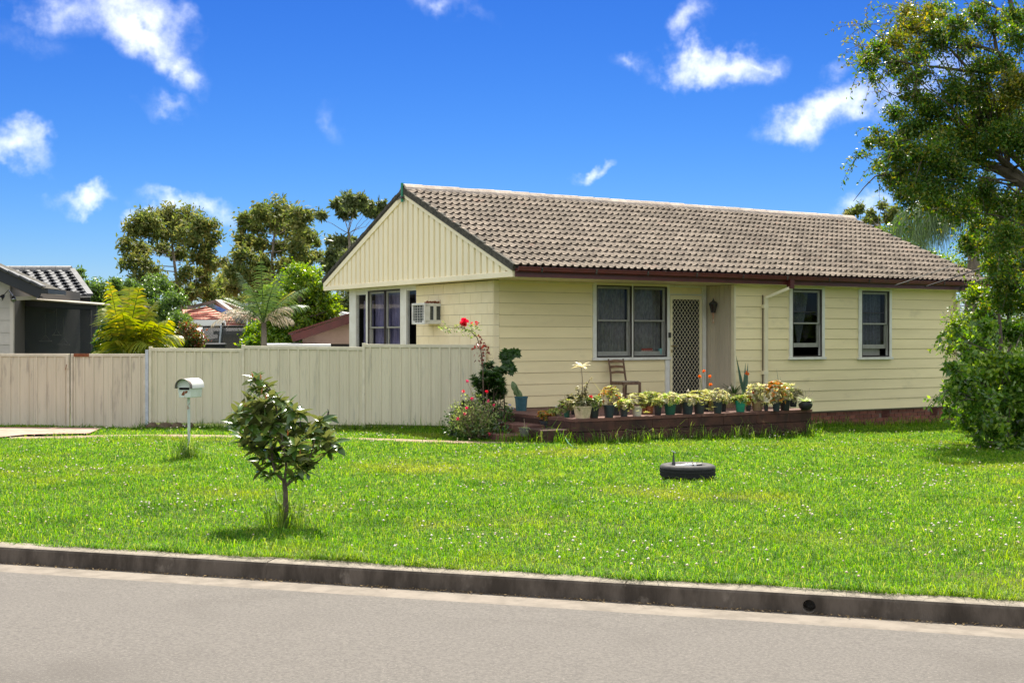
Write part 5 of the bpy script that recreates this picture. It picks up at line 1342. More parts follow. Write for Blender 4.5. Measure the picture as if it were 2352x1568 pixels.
# long rose cane
RS = thing('climbing_rose', 'tall rose cane with red bloom arching left above the fence', 'rose', (b2.x - .1, b2.y - .25, gh(b2.x, b2.y)))
# continue from the full picture: bloom at (1066,740), tip (1010,752)
Yr = b2.y - .25; o_ = Vector((b2.x - .1, Yr, gh(b2.x, b2.y)))
cane = [at(x, y, Yr) - o_ for x, y in ((1112, 985), (1110, 900), (1109, 840), (1104, 800), (1096, 775), (1080, 760), (1060, 752), (1035, 752), (1012, 753))]
tw = MB(); tw.tube(cane, [.012, .011, .010, .009, .008, .007, .006, .005, .004], 5); tw.tube([cane[5], at(1095, 748, Yr) - o_], .005, 4); tw.tube([cane[6], at(1067, 742, Yr) - o_], .004, 4); tw.build('cane', 'twig_dark', RS)
ls = Leafset()
for (x, y, n) in ((1015, 752, 16), (1028, 754, 14), (1045, 752, 14), (1060, 757, 14), (1075, 758, 12), (1088, 757, 14), (1080, 748, 8), (1098, 752, 9), (1085, 768, 9), (1050, 745, 6)):
    P = np.array(at(x, y, Yr) - o_) + rng.normal(0, .035, (n, 3)); ls.add(*leaves(P, unit(n, -.3), rng.uniform(.04, .07, n), rng.uniform(.025, .04, n)))
ls.build('foliage', 'rose_leaf', RS)
ls = Leafset()
for (x, y, n, s_) in ((1106, 790, 14, .05), (1108, 800, 26, .06), (1107, 812, 16, .05), (1104, 778, 10, .04), (1111, 830, 8, .03)):
    P = np.array(at(x, y, Yr) - o_) + rng.normal(0, s_, (n, 3)); ls.add(*leaves(P, unit(n, -.5), rng.uniform(.05, .08, n), rng.uniform(.03, .045, n)))
ls.build('young_leaves', 'red_shoot', RS)
for (x, y, n, r_, mt) in ((1066, 740, 40, .075, 'petal_red'), (1094, 743, 10, .04, 'petal_red'), (1084, 743, 8, .035, 'petal_red')):
    l2 = Leafset(); P = np.repeat(np.array([list(at(x, y, Yr) - o_)]), n, 0) + rng.normal(0, .012, (n, 3)); l2.add(*leaves(P, unit(n, .35), np.full(n, r_), np.full(n, r_ * .9))); l2.build('rose_bloom', mt, RS)
# lavender in a white pot
t, zs, sr, k_ = potted((712, 962), 122, 92, 'round', 'white', 'olive', 120, 210, 'white pot of dark sprawling herb with lilac flowers by the steps', z=.025, group=None, leaf='dark_leaf')
ls = Leafset(); ls.spray(420, (0, 0, zs + 70 * k_), (140 * k_, .3, 150 * k_), .05, .02); ls.build('outer_foliage', 'dark_leaf', t)
flowers(t, [(90 * k_, -.2, zs + 190 * k_), (130 * k_, -.2, zs + 150 * k_), (70 * k_, -.25, zs + 160 * k_)], .03, 'petal_lilac', zs, 16)
# low black pot at the fence foot
g = gnd(*C1(270, 985))
t, zs, sr, k_ = potted((272, 980), 125, 62, 'round', 'black', 'olive', 70, 130, 'low black pot at the foot of the fence with lilac flowers', z=g.z, group=None, leaf='rose_leaf')
flowers(t, [(-25 * k_, -.1, zs + 130 * k_)], .03, 'petal_lilac', zs, 14)
g = gnd(*C1(160, 960)); t = thing('broad_leaf_plant', 'low plant with pale broad leaves at the fence foot', 'plant', g)
m = MB()
for i in range(9): a = i * 2.4; strap(m, (0, 0, 0), (math.cos(a), math.sin(a), .9), .22, .07, 1.0, 5)
m.build('foliage', 'bromeliad', t)

# ---------------------------------------------------------------- garden hose
mat('hose_green', (.015, .12, .06), rough=.4); mat('hose_fitting', (.75, .30, .06), rough=.5)
HP = [h2w(-.62, -2.75, .14)]
HP = [onz(*C1(1370, 860), .22), onz(*C1(1388, 905), .16), onz(*C1(1392, 935), .08), onz(*C1(1430, 1010), .02), onz(*C1(1475, 1090), -.03), onz(*C1(1530, 1140), -.06), onz(*C1(1580, 1150), -.06)]
HS_ = thing('garden_hose', 'green garden hose hanging over the planter block onto the grass', 'hose', HP[1])
MB().tube([p - HP[1] for p in HP], .0095, 8).build('tube', 'hose_green', HS_, smooth=True)
MB().tube([Vector((0, 0, -.045)), Vector((0, 0, .035))], .016, 8).build('fitting', 'hose_fitting', HS_)
mat('grey_plastic', (.42, .41, .38), rough=.5); MB().tube([Vector((0, 0, .035)), Vector((0, 0, .085))], .020, 8).build('tap_connector', 'grey_plastic', HS_)
# ---------------------------------------------------------------- fence and gates
mat('fence_sheet', (.66, .60, .425), (.60, .545, .385), scale=2.2, rough=.5, stretch=(2.5, 2.5, .25), bump=.0006, bscale=60, stain=((.34, .335, .255), 5, (2.4, 2.4, .28), .55, .75, .65), stain2=((.14, .14, .10), 9, (1.6, 1.6, .5), .69, .80, .5))
mat('fence_trim', (.68, .62, .45), (.58, .53, .38), scale=6, rough=.5, stain=((.20, .20, .13), 9, (1, 1, 1), .60, .76, .55))
mat('gate_sheet', (.62, .54, .40), (.55, .475, .35), scale=2.2, rough=.55, stretch=(2.5, 2.5, .25), stain=((.30, .25, .20), 4.5, (2.4, 2.4, .35), .53, .70, .65), stain2=((.08, .07, .05), 10, (1.8, 1.8, .6), .68, .78, .6))
mat('gate_trim', (.64, .56, .43), (.54, .47, .35), scale=6, rough=.5, stain=((.25, .20, .14), 7, (1, 1, 1), .6, .75, .5)); mat('galv', (.52, .55, .58), (.40, .43, .46), scale=10, rough=.45, metal=.3)
def fpt(px):       # where a sight line meets the fence line
    u = (px - CX) / F; y = (23.55 - .60 * .105) / (1 + .105 * u); return Vector((u * y, y, 0))
FD = (fpt(300) - fpt(1000)); FD = (fpt(1000) - fpt(300)).normalized(); FN = Vector((FD.y, -FD.x, 0))     # FN points to the street
def fz(px, py): p = fpt(px); return EYE + (HY - py) / F * p.y
def ribbed(L, z0a, z0b, z1a, z1b, pitch, x_off=0.0, flat=False):
    """a ribbed sheet of length L in local x/z, ribs towards -y"""
    pts = []; x = 0.0; rib = .030; d = .020
    pts.append((0, 0)); k = pitch * .55 - x_off
    while k < L:
        for (dx, dy) in ((-.024, 0), (-.012, -d), (.012, -d), (.024, 0), (pitch * .5 - .012, 0), (pitch * .5 - .004, -.004), (pitch * .5 + .004, -.004), (pitch * .5 + .012, 0)):
            if 0 < k + dx < L: pts.append((k + dx, dy))
        k += pitch
    pts.append((L, 0)); m = MB(); n = len(pts)
    zb = lambda x: z0a + (z0b - z0a) * x / L; zt = lambda x: z1a + (z1b - z1a) * x / L
    vs_ = [(x, y, zb(x)) for x, y in pts] + [(x, y, zt(x)) for x, y in pts]
    m.add(vs_, [(i, i + 1, n + i + 1, n + i) for i in range(n - 1)]); return m
FA = math.atan2(FD.y, FD.x)
FNC = thing('fence', 'weathered cream ribbed-metal fence with stepped top left of the house', 'fence', fpt(345), FA)
org = fpt(345)
def fx(px): return (fpt(px) - org).dot(FD)
panels = [(347, 556, 799, 801, 971, 974), (560, 833, 794, 797, 974, 977), (838, 1112, 790, 792, 975, 980)]
for (xa, xb, ta, tb, ba, bb) in panels:
    a, b = fx(xa), fx(xb); L = b - a; za, zb_, ga, gb = fz(xa, ta), fz(xb, tb), fz(xa, ba), fz(xb, bb)
    ns_ = 3 if L > 1.8 else 2
    for i in range(ns_):
        t0, t1 = i / ns_, (i + 1) / ns_; lr = lambda p, q, t: p + (q - p) * t
        m = ribbed(L / ns_ - .002, lr(ga, gb, t0) + .012, lr(ga, gb, t1) + .012, lr(za, zb_, t0) - .02, lr(za, zb_, t1) - .02, .187)
        o = m.build('sheet', 'fence_sheet', FNC); o.location = (a + L * t0, 0, 0); sm = o.modifiers.new('thickness', 'SOLIDIFY'); sm.thickness = .0015
    def rail(z0, z1, h, nm): 
        m = MB(); m.bar((a, 0, z0), (b, 0, z1), .046, h); return m.build(nm, 'fence_trim', FNC, bevel=.004)
    rail(za - .028, zb_ - .028, .062, 'top_rail'); rail(ga + .03, gb + .03, .05, 'bottom_rail').location = (0, .022, 0)
for i, (px, t) in enumerate(((346, 797), (558.5, 793), (835.5, 789), (1113, 790))):
    x = fx(px); zt = fz(px, t) + .012
    MB().box(x - .026, x + .026, -.032, .034, -.3, zt).build('post', 'fence_trim', FNC, bevel=.004)
MB().box(fx(338.5) - .030, fx(338.5) + .030, -.03, .03, -.3, fz(339, 803)).build('gate_post', 'galv', FNC)
mat('dirt_mound', (.075, .05, .03), (.13, .09, .055), scale=12, rough=1, bump=.02, bscale=20)
def gate(name, xa, xb, top, bot, label, latch):
    o0 = fpt(xa); t = thing(name, label, 'gate', (o0.x, o0.y, 0), FA + (.0))
    L = (fpt(xb) - o0).length; z1 = fz((xa + xb) / 2, top); z0 = fz((xa + xb) / 2, bot)
    ns_ = max(1, round(L / .8))
    for i in range(ns_):
        o = ribbed(L / ns_ - .002, z0 + .02, z0 + .02, z1 - .03, z1 - .03, .182, .03).build('sheet', 'gate_sheet', t); o.location = (L * i / ns_, 0, 0); sm = o.modifiers.new('thickness', 'SOLIDIFY'); sm.thickness = .0015
    m = MB(); m.bar((.0, 0, z1 - .025), (L, 0, z1 - .025), .045, .055); m.build('top_rail', 'gate_trim', t, bevel=.004)
    m = MB(); m.bar((.0, -.004, z0 + .02), (L, -.004, z0 + .02), .045, .045); m.build('bottom_rail', 'gate_trim', t, bevel=.004)
    for x in (.02, L - .02): MB().box(x - .02, x + .02, -.028, .024, z0 + .02, z1 - .053).build('stile', 'gate_trim', t, bevel=.003)
    if latch:
        MB().box(L - .06, L - .0, -.055, -.03, z1 - .28, z1 - .02).build('latch', 'gate_trim', t); MB().tube([(L - .035, -.06, z1 - .2), (L - .05, -.065, z1 - .3)], .006, 5).build('latch_pin', 'rust', t)
    else:
        MB().box(.06, .36, -.03, .026, z1 - .052, z1 + .006).build('rusty_patch', 'rust', t)
    return t
gate('gate', -170, 160, 812, 984, 'wide pinkish-cream metal gate leaf at the left edge', True); gate('gate', 163.5, 335, 812.5, 986, 'narrower pinkish-cream gate leaf with rusty top corner by the grey post', False)
p = gnd(408, 986); o = MB(); 
for i, (dx, r) in enumerate(((-.25, .13), (0, .17), (.22, .15), (.45, .10))): o.lathe([(r, -.03), (r * .9, .05), (r * .5, .10), (.01, .115)], 10, (p.x + dx - .3, fence_y(p.x) - .07, gh(p.x, p.y)))
tag(o.build('soil_mound', 'dirt_mound', smooth=True), 'small heap of dark soil under the fence by the grey post', 'soil mound')

# ---------------------------------------------------------------- letterbox
mat('box_paint', (.70, .74, .66), (.62, .66, .58), scale=8, rough=.45, stain=((.42, .20, .07), 10, (1, 1, .6), .58, .72, .7), stain2=((.06, .03, .02), 17, (1, 1, 1), .66, .70, .9))
mat('box_roof', (.82, .81, .77), (.74, .73, .69), scale=9, rough=.35, stain=((.5, .45, .38), 14, (1, 1, 1), .62, .75, .4)); mat('box_hood', (.10, .085, .075), (.20, .17, .14), scale=30, rough=.6)
mat('post_paint', (.55, .60, .55), (.48, .53, .48), scale=10, rough=.5, stain=((.28, .12, .05), 13, (1, 1, .6), .58, .68, .85), stain2=((.06, .035, .025), 30, (1, 1, 1), .66, .70, .8)); mat('slot_black', (.008, .008, .008), rough=1)
g = gnd(435, 1050)
LB = thing('letterbox', 'rusty white round-topped letterbox on a slim post', 'letterbox', g, R(-14))
pz = g.y / F; ph = (1050 - 912) * pz
MB().tube([(0, 0, -.1), (-.012, 0, ph + .01)], [.022, .020], 10).build('post', 'post_paint', LB, smooth=True)
BW, BL, BH = .205, .33, .155
m = MB(); z0 = ph; q = [(-BW * .42, -.14, z0), (BW * .42, -.14, z0), (BW * .42, BL - .14, z0), (-BW * .42, BL - .14, z0), (-BW / 2, -.14, z0 + BH), (BW / 2, -.14, z0 + BH), (BW / 2, BL - .14, z0 + BH), (-BW / 2, BL - .14, z0 + BH)]
m.add(q, [(0, 3, 2, 1), (4, 5, 6, 7), (0, 1, 5, 4), (1, 2, 6, 5), (2, 3, 7, 6), (3, 0, 4, 7)]); m.build('box', 'box_paint', LB, bevel=.006)
pr = [(BW * .56 * math.cos(t), BW * .52 * math.sin(t)) for t in np.linspace(0, math.pi, 13)]; pr = [(pr[0][0] + .002, -.028)] + pr + [(pr[-1][0] - .002, -.028)]
pr2 = pr + [(a * .97, b * .96) for a, b in reversed(pr)]
m = MB(); m.prism(pr2, (0, -.135, z0 + BH), (0, BL - .12, z0 + BH), (1, 0, 0), (0, 0, 1)); m.build('lid', 'box_roof', LB, smooth=True)
m = MB(); m.prism(pr2, (0, -.20, z0 + BH), (0, -.136, z0 + BH), (1, 0, 0), (0, 0, 1)); m.build('hood', 'box_hood', LB, smooth=True)
m = MB(); m.prism(pr[1:-1], (0, -.134, z0 + BH - .001), (0, -.125, z0 + BH - .001), (1, 0, 0), (0, 0, 1)); m.prism(pr[1:-1], (0, BL - .135, z0 + BH - .001), (0, BL - .128, z0 + BH - .001), (1, 0, 0), (0, 0, 1)); m.build('end_plate', 'box_paint', LB)
MB().box(-BW * .36, BW * .36, -.150, -.139, z0 + BH * .70, z0 + BH * .90).build('slot', 'slot_black', LB)
m = MB(); m.box(-BW * .43, BW * .43, -.146, -.138, z0 + BH * .91, z0 + BH * .97); m.box(-BW * .43, BW * .43, -.146, -.138, z0 + BH * .62, z0 + BH * .68); m.build('slot_lip', 'box_paint', LB)
m = MB(); m.add([(-.045, -.144, z0 + .035), (.0, -.144, z0 + .03), (.008, -.144, z0 + .075), (-.004, -.144, z0 + .095), (-.035, -.144, z0 + .06)], [(0, 1, 2, 3, 4)]); m.add([(.015, -.144, z0 + .055), (.045, -.144, z0 + .07), (.05, -.144, z0 + .09), (.02, -.144, z0 + .105), (.01, -.144, z0 + .08)], [(0, 1, 2, 3, 4)]); m.build('flaked_patch', 'rust', LB)

# ---------------------------------------------------------------- tall grass clumps
def grass_clump(px, py, n, r, h, label, seed=0):
    g = gnd(px, py); t = rng.uniform(0, 6.28, n); q = np.abs(rng.normal(0, r, n)); X = g.x + q * np.cos(t); Y = g.y + q * np.sin(t); Hh = rng.gamma(6, h / 6, n)
    V, a, b = blades(X, Y, ghv(X, Y) - .005, Hh, .0075 * rng.uniform(.6, 1.3, n), rng.uniform(.15, 1.1, n)); o = np_obj('tall_grass', V, [a, b], 'grass_tall'); tag(o, label, 'tall grass', 'clumps of tall grass'); return o
grass_clump(433, 1056, 320, .11, .27, 'unmown grass clump around the letterbox post'); grass_clump(658, 1209, 330, .11, .24, 'tall unmown grass clump around the sapling trunk')
gw = []
for (a, b, h) in [(random.uniform(-.3, 4.9), -3.25 - random.uniform(0, .12), random.uniform(.25, .5)) for _ in range(46)] + [(random.uniform(4.9, 11), -1.0 - random.uniform(0, .3), random.uniform(.2, .4)) for _ in range(22)]:
    w = h2w(a, b); n = 7; X = w.x + rng.normal(0, .05, n); Y = w.y + rng.normal(0, .05, n); gw.append(blades(X, Y, ghv(X, Y), h * .8 * rng.uniform(.6, 1.1, n), .010 * rng.uniform(.7, 1.2, n), rng.uniform(.2, .9, n)))
V, fs = cat(gw); tag(np_obj('weeds', V, fs, 'grass_tall'), 'long weeds growing along the terrace wall and brick footing', 'weeds', kind='stuff')

# ---------------------------------------------------------------- tyre and sprinkler
mat('rubber', (.030, .029, .028), (.060, .056, .052), scale=9, rough=.75, bump=.001, bscale=80, stain=((.15, .135, .115), 7, (1, 1, 1), .6, .78, .5)); mat('rubber_tread', (.018, .018, .018), rough=.85)
g = gnd(1580, 1102)
TY = thing('tyre', 'old black car tyre lying flat on the lawn', 'tyre', (g.x, g.y + .03, g.z - .005), .3)
Ro = .325
MB().lathe([(.195, .035), (.185, .05), (.188, .07), (.205, .075), (.25, .045), (.29, .035), (.312, .045), (.322, .065)], 56).build('lower_sidewall', 'rubber', TY, smooth=True)
MB().lathe([(.322, .150), (.318, .168), (.300, .184), (.285, .189), (.282, .186), (.262, .192), (.255, .188), (.225, .186), (.205, .176), (.190, .160), (.186, .148), (.196, .140), (.255, .125), (.30, .10)], 56).build('upper_sidewall', 'rubber', TY, smooth=True)
td = MB(); td.lathe([(.322, .062), (.319, .075), (.316, .078), (.319, .081), (.322, .095), (.316, .098), (.316, .102), (.322, .105), (.322, .125), (.316, .128), (.316, .131), (.321, .134), (.322, .152)], 56)
for k in range(56):
    t = 2 * math.pi * k / 56
    for z in (.072, .112, .143): td.obox((.3235 * math.cos(t), .3235 * math.sin(t), z), .004, .024, .013, Matrix.Rotation(t, 3, 'Z'))
td.build('tread', 'rubber_tread', TY)
mat('pvc', (.55, .56, .55), (.45, .46, .45), scale=12, rough=.5); mat('pvc_dark', (.05, .05, .05), rough=.5)
SP = thing('sprinkler', 'black sprinkler riser on grey pipe fittings inside the tyre', 'sprinkler', (g.x, g.y + .03, g.z + .14), 0)
x0 = -.165
MB().tube([(x0, 0, 0), (.17, .03, .03)], .022, 10).build('pipe', 'pvc_dark', SP, smooth=True)
for (a, b, r) in ((-.06, .0, .036), (.0, .05, .034), (.075, .10, .029)): MB().tube([(a, .015, .012 + a * .1), (b, .02, .015 + b * .1)], r, 12).build('coupling', 'pvc', SP, smooth=True)
MB().tube([(-.15, 0, .012), (-.06, .012, .012)], .028, 10).build('sleeve', 'pvc', SP, smooth=True)
m = MB().lathe([(.019, -.08), (.022, 0), (.022, .06), (.014, .075), (.014, .10), (.008, .115), (.007, .17), (.010, .175), (.010, .182)], 10, (x0, -.02, 0)); m.build('riser', 'pvc_dark', SP, smooth=True)
MB().obox((x0, -.02, .19), .05, .014, .012, Matrix.Rotation(.45, 3, 'Y')).build('spray_head', 'pvc', SP)

# ---------------------------------------------------------------- sapling
leafmat('magnolia_leaf', [(.03, .078, .012), (.06, .125, .018), (.10, .17, .026), (.17, .20, .04)], trans=.28, rough=.24, spec=.6, back=(.12, .14, .045), tcol=1.6)
mat('sapling_bark', (.085, .062, .045), (.15, .115, .085), scale=25, rough=.9, bump=.003, bscale=60); leafmat('new_shoot', [(.42, .20, .07), (.50, .27, .10)], trans=.3, rough=.5); mat('bud_dark', (.02, .014, .012), rough=.6)
g = gnd(655, 1212); SY = g.y
SA = thing('sapling', 'young magnolia sapling with glossy dark leaves near the kerb', 'sapling', g)
def sp(px, py, d=0.0): return at(px, py, SY + d) - g
tr = MB(); tr.tube([(0, 0, -.05), sp(657, 1170), sp(656, 1130), sp(653, 1105)], [.026, .023, .021, .019], 9)
limbs = [([(653, 1105), (632, 1085), (625, 1050), (622, 1010), (615, 950), (595, 910)], .014, 0), ([(653, 1110), (658, 1070), (650, 1020), (640, 960), (625, 900), (610, 880)], .014, .05), ([(657, 1115), (685, 1090), (705, 1070), (715, 1040), (725, 1000)], .013, -.05),
         ([(625, 1060), (600, 1030), (580, 1010)], .010, -.15), ([(640, 980), (600, 960), (560, 940)], .009, .1), ([(640, 970), (675, 940), (690, 930)], .009, -.05), ([(705, 1075), (735, 1055), (762, 1030)], .009, .05), ([(720, 1040), (745, 1005), (750, 985)], .008, .0), ([(650, 1030), (640, 1010), (600, 990)], .008, -.12), ([(625, 905), (590, 880), (583, 868)], .007, 0)]
for pts, r, d in limbs:
    n = len(pts); tr.tube([sp(x, y, d * i / (n - 1)) for i, (x, y) in enumerate(pts)], [r * (1 - .6 * i / (n - 1)) for i in range(n)], 6)
tr.build('trunk', 'sapling_bark', SA)
lm = []
for var in range(3):
    vs_ = []; n = 6; L_ = .125; W_ = .046
    for i in range(n + 1):
        t = i / n; w = W_ / 2 * math.sin(math.pi * min(1, .05 + t * .93)) ** .7; zz = -(.10 + .06 * var) * L_ * (t ** 2) * 1.6
        vs_ += [(-w, L_ * t, zz + w * .35), (0, L_ * t, zz), (w, L_ * t, zz + w * .35)]
    mm_ = MB().add(vs_, [(i * 3 + j, i * 3 + j + 1, (i + 1) * 3 + j + 1, (i + 1) * 3 + j) for i in range(n) for j in range(2)])
    me = bpy.data.meshes.new('leaf'); me.from_pydata(mm_.v, [], mm_.f); me.materials.append(M['magnolia_leaf']); me.polygons.foreach_set('use_smooth', [True] * len(me.polygons)); me.update(); lm.append(me)
whorls = [(586, 872, .8), (600, 880, .9), (585, 892, .8), (612, 893, .8), (578, 925, 1), (600, 930, 1.1), (622, 915, 1), (640, 925, 1), (560, 945, 1), (545, 950, .9), (585, 950, 1.1), (610, 950, 1.1), (635, 945, 1.1), (660, 935, 1), (675, 945, .9), (690, 950, .8),
          (550, 975, 1), (575, 975, 1.1), (600, 980, 1.1), (625, 975, 1.1), (650, 970, 1.1), (675, 970, 1), (555, 1005, 1), (570, 1020, .9), (590, 1005, 1), (620, 1005, 1), (645, 1000, 1.1), (670, 1000, 1), (695, 990, .9), (715, 985, .9), (735, 968, 1), (752, 960, .9), (745, 985, 1), (720, 1005, 1.1), (750, 1010, 1), (765, 1018, 1), (735, 1025, 1), (755, 1040, .9),
          (605, 1030, 1.1), (580, 1035, 1), (630, 1035, 1.1), (655, 1030, 1.1), (680, 1025, 1), (600, 1055, .9), (625, 1062, 1), (650, 1062, 1), (675, 1055, 1), (700, 1045, 1), (705, 1068, .9), (685, 1075, .8), (640, 1080, .8), (600, 1082, .8), (702, 1085, .8), (622, 1092, .7), (676, 1094, .7), (615, 1045, 1)]
nleaf = 0; more = MB()
for (x, y, s_) in whorls:
    c = sp(x, y, random.uniform(-.28, .28)); ax = Vector((random.uniform(-.5, .5), random.uniform(-.5, .3), 1)).normalized(); n = 13; ph_ = random.uniform(0, 6.28)
    for k in range(n):
        t = ph_ + k * 2.4; e = random.uniform(-.75, 1.0)
        d = Vector((math.cos(t) * math.cos(e), math.sin(t) * math.cos(e), math.sin(e))); d = (d + ax * .15).normalized()
        side = d.cross(Vector((0, 0, 1))).normalized(); up = side.cross(d); roll = random.uniform(-.9, .9); up2 = (up * math.cos(roll) + side * math.sin(roll)).normalized(); sd = d.cross(up2)
        mx_ = Matrix.Translation(c) @ Matrix((sd, d, up2)).transposed().to_4x4() @ Matrix.Scale(s_ * random.uniform(.8, 1.25), 4); me = random.choice(lm)
        if k % 2 == 0 and nleaf < 298: o = bpy.data.objects.new('leaf', me); link(o, SA); o.matrix_local = mx_; nleaf += 1
        else: more.add([mx_ @ v.co for v in me.vertices], [tuple(p.vertices) for p in me.polygons])
me = bpy.data.meshes.new('leaves'); me.from_pydata(more.v, [], more.f); me.materials.append(M['magnolia_leaf']); me.polygons.foreach_set('use_smooth', [True] * len(me.polygons)); me.update()
o = bpy.data.objects.new('leaves', me); link(o, SA); o['kind'] = 'stuff'
for (x, y, dk) in ((578, 868, 0), (598, 872, 0), (605, 912, 0), (612, 918, 0), (563, 935, 0), (645, 945, 0), (612, 1000, 0), (660, 1000, 0), (690, 1045, 0), (690, 980, 1), (753, 953, 1), (600, 905, 0)):
    c = sp(x, y, random.uniform(-.2, .1)); MB().tube([c, c + Vector((random.uniform(-.005, .01), 0, .028)), c + Vector((random.uniform(-.006, .012), 0, .055))], [.006, .007, .001], 6).build('bud', 'bud_dark' if dk else 'new_shoot', SA)
# ---------------------------------------------------------------- trees
leafmat('gum_leaf', [(.06, .095, .022), (.10, .14, .036), (.15, .18, .05), (.21, .20, .065)], trans=.38, rough=.6, spec=.2, tcol=1.8, patch=((.20, .19, .06), .35, .5, .72, .5))
leafmat('gum_dark', [(.06, .09, .03), (.095, .13, .042), (.15, .17, .055)], trans=.36, rough=.5, tcol=1.6)
leafmat('bright_leaf', [(.05, .12, .012), (.10, .21, .018), (.19, .31, .025), (.30, .38, .04)], trans=.4, rough=.35, tcol=1.7)
leafmat('shrub_leaf', [(.05, .105, .022), (.09, .17, .035), (.15, .23, .05)], trans=.35, rough=.4, tcol=1.7)
leafmat('shrub_red', [(.06, .12, .025), (.10, .17, .035), (.28, .07, .04), (.14, .17, .04)], trans=.35, rough=.4, tcol=1.6)
leafmat('tree_leaf', [(.028, .080, .012), (.045, .115, .016), (.075, .155, .02), (.12, .19, .026), (.24, .22, .035)], trans=.42, rough=.42, spec=.35, tcol=1.8)
leafmat('tree_leaf_gold', [(.06, .12, .018), (.11, .17, .022), (.20, .21, .028), (.34, .27, .035)], trans=.4, rough=.35, tcol=1.6)
leafmat('palm_gold', [(.14, .20, .022), (.24, .27, .03), (.10, .17, .02), (.40, .34, .04)], trans=.45, rough=.35, tcol=1.6)
leafmat('palm_green', [(.05, .10, .03), (.08, .14, .04), (.12, .17, .05)], trans=.3, rough=.35, tcol=1.5); leafmat('palm_dry', [(.34, .29, .20), (.44, .39, .29), (.28, .22, .13)], trans=.25, rough=.6)
mat('gum_bark', (.13, .10, .075), (.26, .215, .165), scale=6, rough=.9, stretch=(1, 1, .3)); mat('dark_bark', (.060, .046, .035), (.12, .095, .07), scale=8, rough=.95, bump=.01, bscale=20)
def tree(name, label, cat_, base, trunk, clumps, leafm, bark, nleaf, L, W, group=None, tr_r=.25, twigs=3, sub=7, droop=-.2, shell=.35, extra=None):
    """trunk: list of world points; clumps: (world centre, radius vec, weight[, material])"""
    t = thing(name, label, cat_, base, 0, group); b = Vector(base)
    m = MB(); n = len(trunk); m.tube([Vector(p) - b for p in trunk], [tr_r * (1 - .62 * i / (n - 1)) for i in range(n)], 8)
    sets = {}
    tw = sum(c[2] for c in clumps)
    for c in clumps:
        cen, rad, wt = Vector(c[0]) - b, np.array(c[1]), c[2]; mt = c[3] if len(c) > 3 else leafm
        # limb from the nearest lower trunk point
        cand = [(Vector(trunk[i]).lerp(Vector(trunk[i + 1]), f / 5) - b) for i in range(n - 1) for f in range(5)] + [Vector(trunk[-1]) - b]; nc_ = len(cand)
        best = min(range(nc_), key=lambda i: (cand[i] - cen).length * random.uniform(.85, 1.15) + (2.0 * max(0, cand[i].z - cen.z + .2)))
        r0 = tr_r * (1 - .62 * best / (nc_ - 1)) * random.uniform(.25, .45)
        pth = wander(cand[best], cen, 6, .07); m.tube(pth, [max(.006, r0 * (1 - .13 * i)) for i in range(7)], 5, cap=False)
        ls = sets.setdefault(mt, Leafset()); nl = int(nleaf * wt / tw); per = max(4, nl // sub)
        for k in range(sub):
            d = unit(1)[0]; q = np.array(cen) + d * rad * rng.uniform(.35, .85)
            if k < twigs: m.tube(wander(cen, Vector(q), 3, .08), [r0 * .35, r0 * .25, r0 * .16, .004], 4, cap=False)
            P = q + rng.normal(0, 1, (per, 3)) * rad * rng.uniform(.17, .36)
            ls.add(*leaves(P, unit(per, droop), L * rng.uniform(.6, 1.35, per), W * rng.uniform(.6, 1.3, per)))
    m.build('trunk', bark, t)
    for mt, ls in sets.items(): ls.build('crown', mt, t)
    return t
def sprigs(parent, clumps, n, L, leafm, ll, lw, bias=(0, 0, 0), droop=.5, nl=12, r=.006, bark='dark_bark'):
    """thin leafy shoots that leave the crown's outer face and break up its outline"""
    b = Vector(parent.location); m = MB(); ls = Leafset()
    for i in range(n):
        c = random.choice(clumps); d = Vector(unit(1)[0]); d = (d + Vector(bias)).normalized(); p = Vector(c[0]) - b + Vector([d[k] * c[1][k] * .7 for k in range(3)]); dd = d.copy(); pts = [p.copy()]; l = L * random.uniform(.6, 1.3)
        for k in range(5):
            dd = (dd + Vector((random.uniform(-.2, .2), random.uniform(-.2, .2), -droop / 5))).normalized(); p = p + dd * (l / 5); pts.append(p.copy())
        m.tube(pts, [r, r * .9, r * .75, r * .6, r * .45, r * .3], 4, cap=False)
        k = nl; ii = rng.integers(1, 6, k); P = np.array([list(pts[j]) for j in ii]) + rng.normal(0, .02, (k, 3)); D = unit(k, -.25) + np.array(dd) * .6; D /= np.linalg.norm(D, axis=1, keepdims=True)
        ls.add(*leaves(P, D, ll * rng.uniform(.6, 1.35, k), lw * rng.uniform(.6, 1.3, k)))
    m.build('shoots', bark, parent)['kind'] = 'stuff'; ls.build('shoot_leaves', leafm, parent)['kind'] = 'stuff'
def px_clumps(Y, lst, dz=.8, mat_=None):
    out = []
    for (x, y, r, *w) in lst:
        c = at(x, y, Y + random.uniform(-dz, dz)); rr = r * Y / F; out.append((c, (rr, rr * 1.0, rr * .85), (w[0] if w else 1.0) * r * r, *( [w[1]] if len(w) > 1 else [])))
    return out
def gz0(x, y): return gh(x, y)

